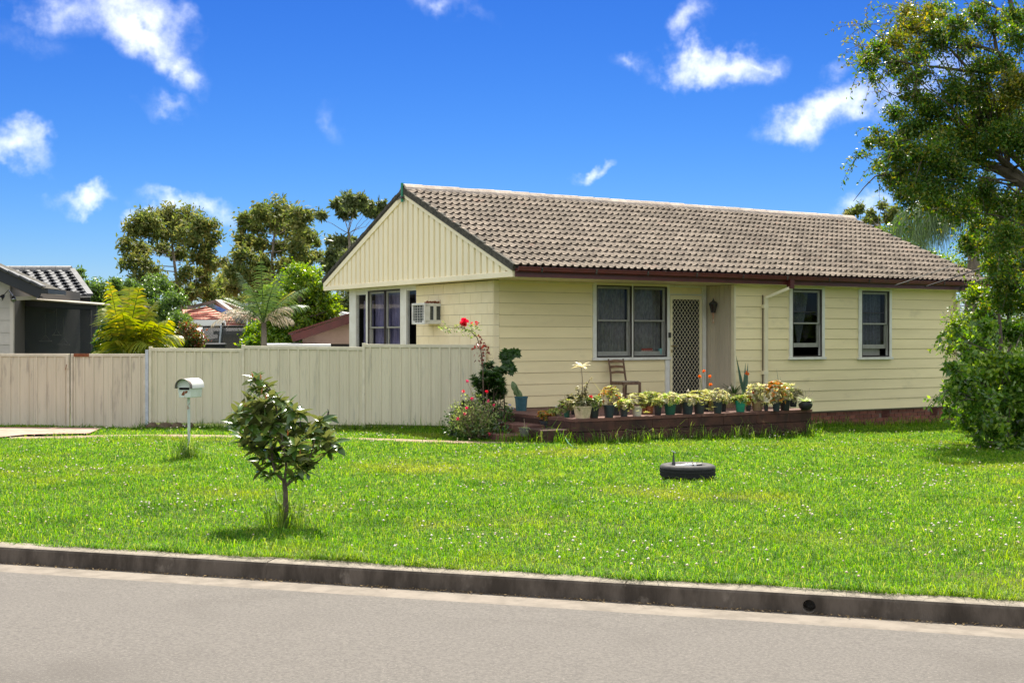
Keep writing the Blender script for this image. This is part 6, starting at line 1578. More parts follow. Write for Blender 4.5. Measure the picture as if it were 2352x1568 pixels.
# three gums far behind the fence
def gum(label, Y, bx, trunk_px, lst, n, tr_r, L=.26, W=.10, leafm='gum_leaf', dz=2.4, sub=10):
    b = at(bx, 775, Y); b.z = gh(b.x, b.y) - .1
    trunk = [b] + [at(x, y, Y) for x, y in trunk_px]
    return tree('gum_tree', label, 'tree', b, trunk, px_clumps(Y, lst, dz), leafm, 'gum_bark', n, L, W, 'gum trees behind the fence', tr_r, 4, sub, -.5)
gum('round-crowned gum tree, leftmost behind the shrubs', 66, 418, [(415, 720), (408, 660), (400, 600), (395, 560)],
    [(345, 500, 32), (385, 495, 34), (430, 500, 34), (470, 520, 32), (310, 530, 28), (350, 530, 34), (400, 530, 36), (440, 540, 34), (485, 545, 24), (290, 560, 22), (320, 575, 28), (365, 570, 26), (415, 580, 26), (460, 580, 32), (480, 600, 26), (300, 600, 26), (340, 615, 28), (430, 630, 24), (470, 640, 30), (360, 640, 28), (390, 655, 26), (310, 640, 20), (440, 670, 28), (480, 670, 22), (420, 690, 22), (350, 665, 24)], 16500, .13)
gum('taller gum tree with bare lower limbs in the middle of the background', 60, 625, [(625, 720), (628, 650), (625, 590), (630, 540)],
    [(600, 485, 28), (640, 480, 32), (680, 500, 30), (570, 510, 26), (610, 515, 32), (650, 520, 30), (700, 535, 28), (560, 550, 24), (590, 560, 26), (640, 565, 24), (690, 570, 30), (720, 550, 16), (560, 590, 26), (600, 600, 26), (655, 610, 26), (700, 610, 28), (730, 585, 18), (555, 630, 24), (580, 650, 30), (630, 650, 26), (690, 645, 26), (530, 620, 18), (535, 660, 22), (600, 680, 26), (660, 690, 28), (510, 600, 14)], 15500, .12)
gum('sparse gum tree with tufted thin limbs showing beside the gable', 56, 800, [(800, 700), (802, 620), (803, 560), (800, 530)],
    [(738, 493, 9, 2), (785, 462, 15, 1.5), (805, 458, 16, 1.5), (825, 462, 16, 1.5), (845, 475, 16, 1.5), (790, 490, 12, 1.5), (810, 485, 10, 1.2), (860, 490, 16, 1.2), (775, 470, 12, 1.4), (880, 470, 12), (762, 555, 14, 1.3), (790, 560, 20), (810, 560, 18), (770, 585, 18), (800, 590, 22), (760, 610, 22), (790, 620, 26), (760, 640, 18), (800, 650, 22), (830, 600, 20), (790, 690, 24), (775, 720, 24), (800, 730, 26)], 12000, .11, leafm='gum_dark')
# low woodland far off, left of the house
for (x, y, r, Y, lab) in ((500, 640, 34, 74, 'hazy gum sapling between the two big gums'), (545, 690, 34, 70, 'low spreading gum left of the drooping palm'), (590, 620, 30, 72, 'pale gum sapling behind the drooping palm')):
    b = at(x, 775, Y); b.z = gh(b.x, b.y)
    lst = [(x + random.uniform(-1, 1) * r, y + random.uniform(-.4, 1) * r * 1.5, r * random.uniform(.45, .7)) for _ in range(12)]
    tree('gum_tree', lab, 'tree', b, [b, at(x, y + 40, Y), at(x, y, Y)], px_clumps(Y, lst, 1.5), 'gum_leaf', 'gum_bark', 4200, .30, .10, 'gum trees behind the fence', .18, 4, 7, -.5)
# distant treeline reads as one mass
ls = Leafset()
for i in range(150):
    x = random.uniform(-140, 900); Y = 110 + random.uniform(-10, 10); y = 735 + random.uniform(-22, 14) - 12 * math.sin(x * .012); c = at(x, y, Y); rr = random.uniform(18, 30) * Y / F
    P = np.array(c) + rng.normal(0, .5, (60, 3)) * rr; ls.add(*leaves(P, unit(60), rng.uniform(.5, .9, 60), rng.uniform(.3, .5, 60)))
o = ls.build('distant_woodland', 'gum_dark'); tag(o, 'far-off band of trees along the horizon', 'woodland', kind='stuff')

# bright green tree behind the fence, beside the gable
b = at(690, 775, 36); b.z = gh(b.x, b.y)
lst = [(690, 635, 34), (660, 650, 30), (720, 640, 26), (630, 670, 30), (670, 680, 38), (715, 675, 36), (745, 660, 24), (750, 690, 30), (765, 710, 20), (640, 710, 34), (690, 720, 38), (735, 725, 34), (610, 730, 30), (650, 755, 38), (700, 765, 40), (745, 755, 30), (600, 765, 32), (640, 790, 36), (700, 795, 36), (585, 790, 26), (690, 620, 18), (770, 690, 16)]
tree('broadleaf_tree', 'bright yellow-green leafy tree left of the gable', 'tree', b, [b, at(690, 760, 36), at(688, 710, 36), at(690, 670, 36)], px_clumps(36, lst, 1.0), 'bright_leaf', 'dark_bark', 26000, .105, .055, None, .14, 3, 9, -.1)

# shrubs behind the gates
def shrub(label, x, Y, lst, n, leafm, L=.10, W=.05, name='shrub', dz=.5):
    b = at(x, 775, Y); b.z = gh(b.x, b.y)
    ys = min(c[1] for c in lst)
    return tree(name, label, 'shrub', b, [b, at(x, 760, Y), at(x, (760 + ys) / 2, Y)], px_clumps(Y, lst, dz), leafm, 'dark_bark', n, L, W, 'shrubs behind the fence', .07, 3, 9, -.1)
shrub('broad green hedge-like shrub behind the golden palm', 330, 38, [(225, 660, 26), (260, 655, 26), (300, 655, 28), (340, 660, 30), (375, 655, 24), (400, 690, 30), (240, 690, 28), (215, 680, 18), (380, 720, 34), (420, 740, 28), (250, 720, 26), (340, 700, 34), (290, 690, 30), (230, 760, 34), (400, 770, 30), (350, 760, 34)], 15000, 'shrub_leaf')
shrub('red-tinged shrub at the right of the golden palm', 435, 33, [(410, 735, 22), (430, 760, 24, 1, 'shrub_red'), (455, 775, 18, 1, 'shrub_red'), (415, 785, 26), (445, 795, 20, 1, 'shrub_red'), (400, 765, 22)], 5200, 'shrub_leaf', .08, .04)
shrub('wispy shrub sprouting above the dark-tiled roof', 184, 44, [(184, 622, 10), (180, 645, 12), (188, 635, 8), (205, 650, 10), (178, 665, 12)], 700, 'shrub_leaf', .14, .05)
shrub('dark broad-leaved shrub below the golden palm', 262, 27.6, [(250, 765, 20), (270, 775, 22), (285, 790, 22), (245, 795, 22), (265, 800, 24), (300, 800, 20)], 1500, 'dark_leaf', .17, .10)

# palms
def frond(parent, base, d, L, droop, leafm, nl=26, ll=.42, lw=.030, vee=.5, name='frond', hang=.35):
    base = Vector(base); d = Vector(d).normalized(); m = MB(); pts = []; p = base.copy(); dd = d.copy(); n = 14
    for i in range(n + 1):
        pts.append(p.copy()); dd = (dd + Vector((0, 0, -droop / n))).normalized(); p = p + dd * (L / n)
    m.tube(pts, [.016 * (1 - .8 * i / n) + .003 for i in range(n + 1)], 4, cap=False)
    V = []; Fs = []
    for s_ in (-1, 1):
        for k in range(nl):
            t = .16 + .84 * (k + random.random() * .6) / nl; i = min(n - 1, int(t * n)); f = t * n - i; q = pts[i].lerp(pts[min(n, i + 1)], f); tg = (pts[min(n, i + 1)] - pts[i]).normalized()
            side = tg.cross(Vector((0, 0, 1)));
            if side.length < 1e-3: side = Vector((1, 0, 0))
            side.normalize(); up = side.cross(tg)
            ld = (side * s_ * 1.0 + tg * .75 + up * (vee * random.uniform(.6, 1.2)) + Vector((0, 0, -hang * random.uniform(.4, 1.3)))).normalized(); l = ll * math.sin(math.pi * min(1, .18 + .74 * t)) * random.uniform(.85, 1.1)
            wv = tg * (lw / 2); e1 = q + ld * l * .5 + Vector((0, 0, -.04 * l)); e2 = q + ld * l + Vector((0, 0, -hang * l * .45)); o_ = len(V)
            V += [q - wv, q + wv, e1 + wv * .9, e1 - wv * .9, e2]; Fs += [(o_, o_ + 1, o_ + 2, o_ + 3), (o_ + 3, o_ + 2, o_ + 4)]
    m.add(V, Fs)
    me = bpy.data.meshes.new(name); me.from_pydata(m.v, [], m.f); me.materials.append(M[leafm]); me.update(); o = bpy.data.objects.new(name, me); link(o, parent); return o
Yp = 27.4; b = at(305, 800, Yp); b.z = gh(b.x, b.y)
GP = thing('golden_palm', 'yellow-green cane palm rising behind the narrow gate', 'palm', b)
crown = at(300, 800, Yp) - b
st = MB()
for i in range(5): st.tube([(random.uniform(-.25, .25), random.uniform(-.2, .2), 0), crown + Vector((random.uniform(-.2, .2), random.uniform(-.2, .2), random.uniform(-.2, .1)))], [.045, .035], 7)
st.build('stems', 'green_stem', GP)
for (tx, ty, dy, dr) in ((272, 655, -.2, .35), (300, 665, .3, .3), (325, 665, -.1, .5), (345, 690, .2, .8), (370, 715, -.3, 1.0), (395, 745, .2, 1.1), (400, 790, -.2, 1.3), (255, 700, .3, .7), (240, 740, -.3, 1.0), (235, 790, .2, 1.2), (330, 720, -.6, .9), (290, 710, -.6, .8), (350, 760, -.7, 1.2), (270, 760, -.6, 1.1), (310, 680, .6, .4), (380, 770, .5, 1.1)):
    e = at(tx, ty, Yp + dy) - b; v = e - crown; L = v.length * 1.12; d = v.normalized() + Vector((0, 0, .42 * dr)); frond(GP, crown + Vector((random.uniform(-.15, .15), random.uniform(-.15, .15), -.1)), d, L, dr, 'palm_gold', 34, .62, .042, .15, hang=.6)
Yq = 32.5; b = at(607, 790, Yq); b.z = gh(b.x, b.y)
QP = thing('queen_palm', 'feathery palm with greyish drooping fronds in front of the bright tree', 'palm', b)
crown = at(606, 742, Yq) - b
MB().tube([(0, 0, 0), crown * .6, crown], [.11, .09, .06], 9).build('trunk', 'gum_bark', QP)
for (tx, ty, dy, dr, mt) in ((560, 640, .3, .5, 'palm_green'), (600, 620, -.2, .3, 'palm_green'), (640, 640, .4, .5, 'palm_green'), (685, 660, -.3, .9, 'palm_green'), (690, 690, .3, 1.2, 'palm_green'), (535, 680, -.3, 1.0, 'palm_green'), (575, 660, -.5, .7, 'palm_green'), (625, 660, -.6, .7, 'palm_green'), (512, 700, .3, 1.5, 'palm_dry'), (495, 718, -.2, 1.7, 'palm_dry'), (655, 695, -.4, 1.3, 'palm_dry'), (665, 720, .2, 1.6, 'palm_dry'), (660, 670, .5, .9, 'palm_gold'), (550, 700, .5, 1.2, 'palm_green')):
    e = at(tx, ty, Yq + dy) - b; v = e - crown; d = v.normalized() + Vector((0, 0, .45 * dr)); frond(QP, crown, d, v.length * 1.18, dr, mt, 30, .40, .020, .1, hang=.7)

# ---------------------------------------------------------------- neighbour's house on the left
mat('dark_tile', (.05, .052, .058), (.085, .088, .095), scale=9, rough=.65, spec=.3, rnd=.2); mat('dark_fascia', (.018, .019, .022), rough=.4); mat('neighbour_board', (.50, .455, .40), (.45, .41, .36), scale=4, rough=.6, rnd=.03)
mat('brown_soffit', (.17, .10, .055), (.13, .075, .042), scale=4, rough=.6); mat('pale_cap', (.36, .34, .31), (.25, .235, .215), scale=10, rough=.7, rnd=.1); mat('patio_sheet', (.33, .285, .20), (.27, .23, .165), scale=5, rough=.5); mat('stripe_blue', (.10, .15, .24), rough=.9); mat('stripe_cream', (.58, .56, .48), rough=.9)
mat('pipe_cream', (.56, .50, .43), rough=.5); mat('dark_wall', (.12, .11, .10), rough=.9); meshmat('shade_blind', (.020, .028, .033), .6)
NY = 30.6
NH = thing('neighbour_house', 'neighbouring house with dark glazed roof tiles at the left edge', 'house', at(0, 775, NY))
no = NH.location.copy()
def nx(px, py, Y): return at(px, py, Y) - no
xr = nx(23, 700, NY).x; zg = -2.2
for i in range(16):
    z0 = zg + i * .29; z1 = z0 + .288
    if z0 > 1.45: break
    MB().prism([(-.022, z0), (-.008, z1), (.02, z1), (.02, z0)], (xr - 4.5, 0, 0), (xr, 0, 0), (0, 1, 0), (0, 0, 1)).build('board', 'neighbour_board', NH)
MB().box(xr - 4.5, xr - .01, .02, 5.0, zg, 1.25).build('wall', 'dark_wall', NH)
MB().box(xr + .004, xr + .085, -.03, .05, zg, nx(0, 690, NY).z).build('downpipe', 'pipe_cream', NH); MB().bar((xr + .05, .01, nx(0, 686, NY).z), (nx(80, 0, NY).x, .1, nx(0, 683, NY).z), .08, .09).build('downpipe_elbow', 'pipe_cream', NH)
# raking eave of the front gable
pA, pB = nx(-260, 508, NY - .55), nx(98, 664, NY - .55); n_ = (pB - pA).normalized(); upv = Vector((-n_.z, 0, n_.x))
m = MB(); q = []
for y in (pA.y, pA.y + .03): q += [Vector((pA.x, y, pA.z)) - upv * .23, Vector((pB.x, y, pB.z)) - upv * .23, Vector((pB.x, y, pB.z)), Vector((pA.x, y, pA.z))]
m.add(q, [(0, 1, 2, 3), (7, 6, 5, 4), (0, 4, 5, 1), (1, 5, 6, 2), (2, 6, 7, 3), (3, 7, 4, 0)]); m.build('barge_board', 'dark_fascia', NH)
m = MB(); q = []
for y in (pA.y - .03, pA.y + 1.0):
    q += [Vector((pA.x, y, pA.z)) + upv * .0, Vector((pB.x + .05, y, pB.z - .02)) + upv * .0, Vector((pB.x + .05, y, pB.z - .02)) + upv * .05, Vector((pA.x, y, pA.z)) + upv * .05]
m.add(q, [(0, 1, 2, 3), (7, 6, 5, 4), (0, 4, 5, 1), (1, 5, 6, 2), (2, 6, 7, 3), (3, 7, 4, 0)]); m.build('verge_roof', 'mortar_dark', NH)
for i in range(14):
    t0, t1 = i / 14, (i + .97) / 14; a, b_ = pA.lerp(pB, t0), pA.lerp(pB, t1); m = MB(); m.bar((a.x, pA.y + .06, a.z + .075), (b_.x, pA.y + .06, b_.z + .055), .30, .05, (0, 0, 1)); m.build('verge_tile', 'dark_tile', NH)
m = MB(); q = []
for y in (pA.y + .03, 0.0): q += [Vector((pA.x, y, pA.z)) - upv * .20, Vector((pB.x - .12, y, pB.z)) - upv * .20, Vector((pB.x - .12, y, pB.z)) - upv * .18, Vector((pA.x, y, pA.z)) - upv * .18]
m.add(q, [(0, 1, 2, 3), (7, 6, 5, 4), (0, 4, 5, 1), (1, 5, 6, 2), (2, 6, 7, 3), (3, 7, 4, 0)]); m.build('soffit', 'brown_soffit', NH)
MB().box(pB.x - .02, pB.x + .13, pB.y - .02, pB.y + 1.2, pB.z - .10, pB.z - .0).build('gutter', 'dark_fascia', NH)
# spot lamps under the eave
mat('lamp_chrome', (.55, .55, .55), rough=.25, metal=.8)
sl = thing('spotlight', 'twin round floodlights under the neighbour\'s eave', 'floodlight', at(17, 668, NY - .12))
for (x, y) in ((4, 683), (31, 686)):
    c = at(x, y, NY - .25) - sl.location; h_ = bpy.data.objects.new('lamp_head', None); link(h_, sl); d = Vector((.25 if x > 10 else -.3, -.55, -.6)).normalized()
    MB().tube([c - d * .09, c - d * .05, c, c + d * .05], [.02, .045, .05, .062], 12).build('housing', 'dark_fascia', h_, smooth=True); MB().tube([c + d * .045, c + d * .056], [.058, .050], 12).build('lens', 'lamp_chrome', h_, smooth=True)
    MB().tube([Vector((0, .05, .02)), c - d * .08], .014, 6).build('arm', 'lamp_chrome', h_)
# rear wing roof, tile by tile
EY, RY = 36.0, 38.8
e0, e1, r1 = nx(-160, 681, EY), nx(207, 681, EY), nx(165, 622, RY); r0 = Vector((e0.x, r1.y, r1.z)); up_ = (r0 - e0); SLn = up_.length; up_n = up_.normalized(); nn = Vector((1, 0, 0)).cross(up_n)
MB().add([e0 - nn * .03, e1 - nn * .03, r1 - nn * .03, r0 - nn * .03], [(0, 1, 2, 3)]).build('roof_deck', 'dark_fascia', NH)
ntw, ntg = .32, SLn / 9; tv2 = []; prf = [(0, 0), (.10, .0), (.16, .022), (.21, .045), (.27, .045), (.32, .012)]
for (x, h) in prf: tv2.append((x, 0, h + .045))
for (x, h) in prf: tv2.append((x, ntg + .05, h))
for (x, h) in prf: tv2.append((x, .003, h + .005))
for (x, h) in prf: tv2.append((x, 0, h + .045))
k6 = len(prf); tf2 = [(i, i + 1, k6 + i + 1, k6 + i) for i in range(k6 - 1)] + [(2 * k6 + i, 2 * k6 + i + 1, 3 * k6 + i + 1, 3 * k6 + i) for i in range(k6 - 1)]
me2 = bpy.data.meshes.new('tile'); me2.from_pydata(tv2, [], tf2); me2.materials.append(M['dark_tile']); me2.update()
for r in range(9):
    xe = e1.x + (r1.x - e1.x) * (r + .4) / 9; x = xe - ntw + (.16 if r % 2 else 0) * 0
    while x > nx(-30, 0, RY).x:
        o = bpy.data.objects.new('tile', me2); link(o, NH); p = Vector((x, e0.y, e0.z)) + up_n * (r * ntg - .02) + nn * random.uniform(0, .004); p.x = x
        o.matrix_local = Matrix.Translation(p) @ Matrix((Vector((1, 0, 0)), up_n, nn)).transposed().to_4x4(); x -= ntw
for i in range(9):
    a = Vector((r1.x - i * .46, r1.y, r1.z + .05)); MB().tube([a + Vector((-.46, 0, 0)), a + Vector((-.01, 0, .0))], .10, 10).build('ridge_cap', 'pale_cap', NH)
for i in range(7):
    t0, t1 = i / 7, (i + .98) / 7; MB().bar(e1.lerp(r1, t0) + Vector((0, 0, .05)), e1.lerp(r1, t1) + Vector((0, 0, .05)), .16, .07).build('hip_cap', 'dark_tile', NH)
MB().box(e0.x, e1.x + .02, e0.y - .10, e0.y + .0, e0.z - .03, e0.z + .012).build('gutter', 'pale_cap', NH); MB().box(e0.x, e1.x, e0.y - .02, e0.y + .03, e0.z - .36, e0.z - .03).build('fascia', 'dark_fascia', NH)
MB().box(e0.x, e1.x - .1, e0.y + .35, e0.y + .45, zg, e0.z - .2).build('rear_wall', 'dark_wall', NH)
# patio lean-to with shade blind
PT = thing('patio', 'dark lean-to patio with cream roof sheet and shade blind', 'patio', at(0, 775, 32))
po = PT.location.copy(); pxm = lambda x, y, Y: at(x, y, Y) - po
a, b_ = pxm(30, 683, 31.3), pxm(258, 700, 31.3); m = MB(); q = []
for y, dz in ((a.y, 0), (a.y + 3.5, .04)): q += [(a.x, y, a.z + dz - .03), (b_.x, y, b_.z + dz - .03), (b_.x, y, b_.z + dz), (a.x, y, a.z + dz)]
m.add(q, [(0, 1, 2, 3), (7, 6, 5, 4), (0, 4, 5, 1), (1, 5, 6, 2), (2, 6, 7, 3), (3, 7, 4, 0)]); m.build('roof_sheet', 'patio_sheet', PT)
a, b_ = pxm(34, 693, 31.6), pxm(222, 704, 31.6); MB().bar(a - Vector((0, 0, .03)), b_ - Vector((0, 0, .03)), .08, .14).build('beam', 'dark_fascia', PT)
MB().bar(pxm(211, 812, 31.6) - Vector((0, 0, .9)) + Vector((.07, 0, 0)), pxm(211, 706, 31.6) + Vector((.07, 0, 0)), .11, .11, (0, 1, 0)).build('post', 'dark_fascia', PT)
a, b_ = pxm(33, 698, 31.55), pxm(210, 705, 31.55); m = MB(); m.add([(a.x, a.y, -1.4), (b_.x, b_.y, -1.4), (b_.x, b_.y, b_.z - .05), (a.x, a.y, a.z - .05)], [(0, 1, 2, 3)]); o = m.build('shade_blind', 'shade_blind', PT); sm = o.modifiers.new('thickness', 'SOLIDIFY'); sm.thickness = .002
a, b_ = pxm(31, 0, 35), pxm(225, 0, 35); MB().box(a.x - .6, b_.x - .9, a.y, a.y + .08, -2.0, 1.3).build('back_wall', 'dark_wall', PT); MB().box(a.x - 1, b_.x, -.3, 3.4, -2.3, -2.1).build('floor', 'dark_wall', PT)
a, b_ = pxm(60, 712, 33), pxm(124, 716, 33); MB().tube([a, b_], .035, 8).build('tube_light', 'patio_sheet', PT)
a, b_ = pxm(35, 726, 32.6), pxm(93, 726, 32.6); W_ = (b_.x - a.x) / 21
for i in range(21): MB().add([(a.x + i * W_, a.y + .03 * (i % 2), -1.0), (a.x + (i + 1) * W_, a.y + .03 * ((i + 1) % 2), -1.0), (a.x + (i + 1) * W_, a.y + .03 * ((i + 1) % 2), a.z), (a.x + i * W_, a.y + .03 * (i % 2), a.z)], [(0, 1, 2, 3)]).build('curtain_strip', 'stripe_cream' if i % 2 else 'stripe_blue', PT)
mat('perch_wood', (.62, .58, .50), rough=.8)
for k, (x, y, w_, lab) in enumerate(((104, 783, 14, 'pale hanging bird perch, left one behind the blind'), (130, 769, 10, 'pale hanging bird perch, highest one behind the blind'), (146, 790, 13, 'pale hanging bird perch, right one behind the blind'))):
    c = at(x, y, 32.3); t = thing('hanging_perch', lab, 'perch', c, 0, 'hanging perches behind the blind'); hw = w_ * mpp(32.3)
    MB().bar((-hw, 0, 0), (hw, 0, -.01 if k == 2 else 0), .05, .025).build('bar', 'perch_wood', t)
    top = Vector((0, 0, .16)); m = MB()
    for e in (-hw * .8, hw * .8): m.tube([(e, 0, 0), top], .007, 4)
    m.build('strings', 'perch_wood', t); MB().tube([top, top + Vector((0, 0, .5))], .004, 4).build('hanger', 'perch_wood', t)

# ---------------------------------------------------------------- yards beyond the fence
mat('red_tile', (.42, .13, .085), (.56, .26, .19), scale=8, rough=.8, rnd=.12); mat('white_metal', (.80, .80, .78), rough=.4); mat('solar', (.02, .026, .04), rough=.15, spec=.6); mat('yellow_wall', (.62, .50, .27), rough=.8); mat('net_black', (.03, .03, .03), rough=.9); meshmat('trampoline_net', (.05, .05, .05), .25)
mat('pink_render', (.60, .41, .31), (.54, .36, .27), scale=4, rough=.85); mat('garage_dark', (.06, .05, .045), rough=.9); mat('pale_sheet', (.74, .72, .70), (.66, .64, .62), scale=4, rough=.5); mat('tank_dark', (.03, .032, .034), rough=.5)
YR = 62
RH = thing('red_roof_house', 'distant house with red tiled hip roof and solar panels', 'house', at(515, 775, YR)); ro_ = RH.location.copy(); rx = lambda x, y, Y: at(x, y, Y) - ro_
for (quad, nm) in (([(425, 748, 58), (575, 752, 58), (500, 697, 66), (430, 713, 66)], 'roof_front'), ([(575, 752, 58), (650, 752, 64), (505, 697, 66), (500, 697, 66)], 'roof_side'), ([(418, 713, 67), (470, 712, 67), (470, 735, 62), (418, 740, 62)], 'roof_wing')):
    P_ = [rx(*c) for c in quad]; bmx = MB(); rows = 9
    for i in range(rows):
        t0, t1 = i / rows, (i + 1) / rows; q = [P_[0].lerp(P_[3], t0) + Vector((0, -.04, .05)), P_[1].lerp(P_[2], t0) + Vector((0, -.04, .05)), P_[1].lerp(P_[2], t1), P_[0].lerp(P_[3], t1), P_[0].lerp(P_[3], t0), P_[1].lerp(P_[2], t0)]
        o = MB().add(q, [(0, 1, 2, 3), (4, 5, 1, 0)]).build('tile_course', 'red_tile', RH)
for (a, b_) in (((500, 696, 66), (578, 752, 58)), ((430, 712, 66), (500, 696, 66)), ((505, 696, 66), (652, 752, 64))): m = MB(); m.bar(rx(*a) + Vector((0, -.1, .1)), rx(*b_) + Vector((0, -.1, .1)), .22, .16); m.build('ridge_capping', 'pale_cap', RH)
for (quad) in ([(492, 708, 62.5), (535, 727, 60), (520, 731, 59.6), (478, 711, 62.3)], [(530, 728, 59.5), (600, 745, 58), (600, 752, 57.6), (545, 748, 57.8)]):
    P_ = [rx(*c) + Vector((0, -.25, .15)) for c in quad]; o = MB().add(P_, [(0, 1, 2, 3)]).build('solar_panel', 'solar', RH); sm = o.modifiers.new('t', 'SOLIDIFY'); sm.thickness = .05
a, b_ = rx(425, 748, 58.5), rx(575, 752, 58.5); MB().box(a.x, b_.x, a.y + .3, a.y + 6, -2.3, a.z - .05).build('wall', 'yellow_wall', RH)
# pergola frame
PF = thing('pergola', 'white pergola frame in front of the red roof', 'pergola', at(475, 775, 46)); fo = PF.location.copy(); q = lambda x, y, Y=46: at(x, y, Y) - fo
MB().bar(q(420, 741), q(517, 741), .12, .20).build('beam', 'white_metal', PF)
for x in (430, 514): MB().bar(q(x, 741), Vector((q(x, 0).x, 0, -2.2)), .12, .12, (0, 1, 0)).build('post', 'white_metal', PF)
# white carport sheets
CP = thing('carport', 'low white carport roof behind the trampoline', 'carport', at(500, 775, 50)); fo2 = CP.location.copy(); q2 = lambda x, y, Y: at(x, y, Y) - fo2
m = MB(); P_ = [q2(420, 790, 46), q2(560, 765, 46), q2(565, 751, 52), q2(425, 752, 52)]; m.add(P_ + [p - Vector((0, 0, .08)) for p in P_], [(0, 1, 2, 3), (7, 6, 5, 4), (0, 4, 5, 1), (1, 5, 6, 2), (2, 6, 7, 3), (3, 7, 4, 0)]); m.build('roof_sheet', 'pale_sheet', CP)
for x in (430, 555): MB().bar(q2(x, 780, 47), Vector((q2(x, 0, 47).x, q2(x, 0, 47).y, -2.2)), .1, .1, (0, 1, 0)).build('post', 'white_metal', CP)
YS = thing('yellow_shed', 'small yellow shed with grey fascia behind the trampoline', 'shed', at(530, 775, 44)); fo3 = YS.location.copy()
a, b_ = at(500, 768, 44) - fo3, at(585, 768, 44) - fo3; MB().box(a.x, b_.x, 0, 2.5, -2.2, a.z).build('wall', 'yellow_wall', YS); MB().box(a.x - .1, b_.x + .1, -.2, 2.7, a.z, a.z + .12).build('roof', 'pale_cap', YS)
TP = thing('trampoline', 'black-netted trampoline frame behind the fence', 'trampoline', at(552, 800, 38)); to_ = TP.location.copy(); RT = 1.05
ang = [i * math.pi / 3 + .2 for i in range(6)]; ztop = (at(552, 750, 38) - to_).z
m = MB(); 
for i in range(24):
    t0, t1 = 2 * math.pi * i / 24, 2 * math.pi * (i + 1) / 24; m.add([(RT * math.cos(t0), RT * math.sin(t0), -.6), (RT * math.cos(t1), RT * math.sin(t1), -.6), (RT * math.cos(t1), RT * math.sin(t1), ztop), (RT * math.cos(t0), RT * math.sin(t0), ztop)], [(0, 1, 2, 3)])
m.build('safety_net', 'trampoline_net', TP); MB().tube([(RT * math.cos(t), RT * math.sin(t), ztop) for t in np.linspace(0, 2 * math.pi, 25)], .03, 5, cap=False).build('top_ring', 'net_black', TP); MB().lathe([(.01, -.6), (RT, -.6)], 24).build('mat', 'net_black', TP)
for t in ang: MB().tube([(1.0 * RT * math.cos(t), RT * math.sin(t), ztop + .03), (1.12 * RT * math.cos(t), 1.12 * RT * math.sin(t), 0), (1.2 * RT * math.cos(t), 1.2 * RT * math.sin(t), -1.8)], .028, 6).build('pole', 'galv', TP)
WT = thing('water_tank', 'squat dark water tank top above the fence', 'water tank', at(480, 815, 34)); zt = (at(480, 789, 34) - WT.location).z
MB().lathe([(.42, -1.4), (.42, zt - .06), (.45, zt - .05), (.45, zt), (.40, zt + .01), (.36, zt - .04), (.01, zt - .05)], 24).build('shell', 'tank_dark', WT, smooth=True)
WR = thing('low_white_roof', 'low white sheet roof peeping over the fence beside the garage', 'roof', at(710, 790, 33)); wo = WR.location.copy()
m = MB(); P_ = [at(602, 791, 33) - wo, at(760, 791, 33) - wo, at(760, 787, 36) - wo, at(612, 787, 36) - wo]; m.add(P_ + [p - Vector((0, 0, .06)) for p in P_], [(0, 1, 2, 3), (7, 6, 5, 4), (0, 4, 5, 1), (1, 5, 6, 2), (2, 6, 7, 3), (3, 7, 4, 0)]); m.build('roof_sheet', 'white_metal', WR)
for x in (610, 750): MB().bar(at(x, 791, 34) - wo, at(x, 791, 34) - wo - Vector((0, 0, 1.9)), .08, .08, (0, 1, 0)).build('post', 'galv', WR)
# garage
YG = 34.5
GG = thing('garage', 'pink rendered garage with maroon barge board behind the fence', 'garage', at(750, 800, YG)); go = GG.location.copy(); q = lambda x, y, Y=YG: at(x, y, Y) - go
pk = q(935, 690); lf = q(690, 775)
m = MB(); m.add([q(695, 830), q(1100, 830), q(1100, 735), pk, q(695, 773)], [(0, 1, 2, 3, 4)])
m.add([p + Vector((0, 5, 0)) for p in (q(695, 830), q(1100, 830), q(1100, 735), pk, q(695, 773))], [(4, 3, 2, 1, 0)]); m.add([q(695, 830), q(695, 773), q(695, 773) + Vector((0, 5, 0)), q(695, 830) + Vector((0, 5, 0))], [(0, 1, 2, 3)]); m.build('wall', 'pink_render', GG)
a, b_ = q(670, 777, YG - .3), q(935, 690, YG - .3); dv = (b_ - a).normalized(); uv = Vector((-dv.z, 0, dv.x)); m = MB(); P_ = []
for y in (a.y, a.y + .04): P_ += [Vector((a.x, y, a.z)) - uv * .10, Vector((b_.x, y, b_.z)) - uv * .10, Vector((b_.x, y, b_.z)) + uv * .10, Vector((a.x, y, a.z)) + uv * .10]
m.add(P_, [(0, 1, 2, 3), (7, 6, 5, 4), (0, 4, 5, 1), (1, 5, 6, 2), (2, 6, 7, 3), (3, 7, 4, 0)]); m.build('barge_board', 'maroon', GG)
m = MB(); P_ = [Vector((a.x - .05, a.y - .02, a.z)) + uv * .105, Vector((b_.x, a.y - .02, b_.z)) + uv * .105, Vector((b_.x, a.y + 5.6, b_.z)) + uv * .105, Vector((a.x - .05, a.y + 5.6, a.z)) + uv * .105]; m.add(P_ + [p + uv * .05 for p in P_], [(0, 3, 2, 1), (4, 5, 6, 7), (0, 1, 5, 4), (1, 2, 6, 5), (2, 3, 7, 6), (3, 0, 4, 7)]); m.build('roof', 'maroon', GG)
MB().add([q(730, 790, YG - .02), q(900, 790, YG - .02), q(900, 850, YG - .02), q(730, 850, YG - .02)], [(0, 1, 2, 3)]).build('door_panel', 'garage_dark', GG); MB().bar(q(722, 787, YG - .03), q(905, 787, YG - .03), .04, .06).build('lintel', 'pink_render', GG); MB().bar(q(726, 787, YG - .03), q(726, 850, YG - .03), .05, .04, (0, 1, 0)).build('jamb', 'pink_render', GG)
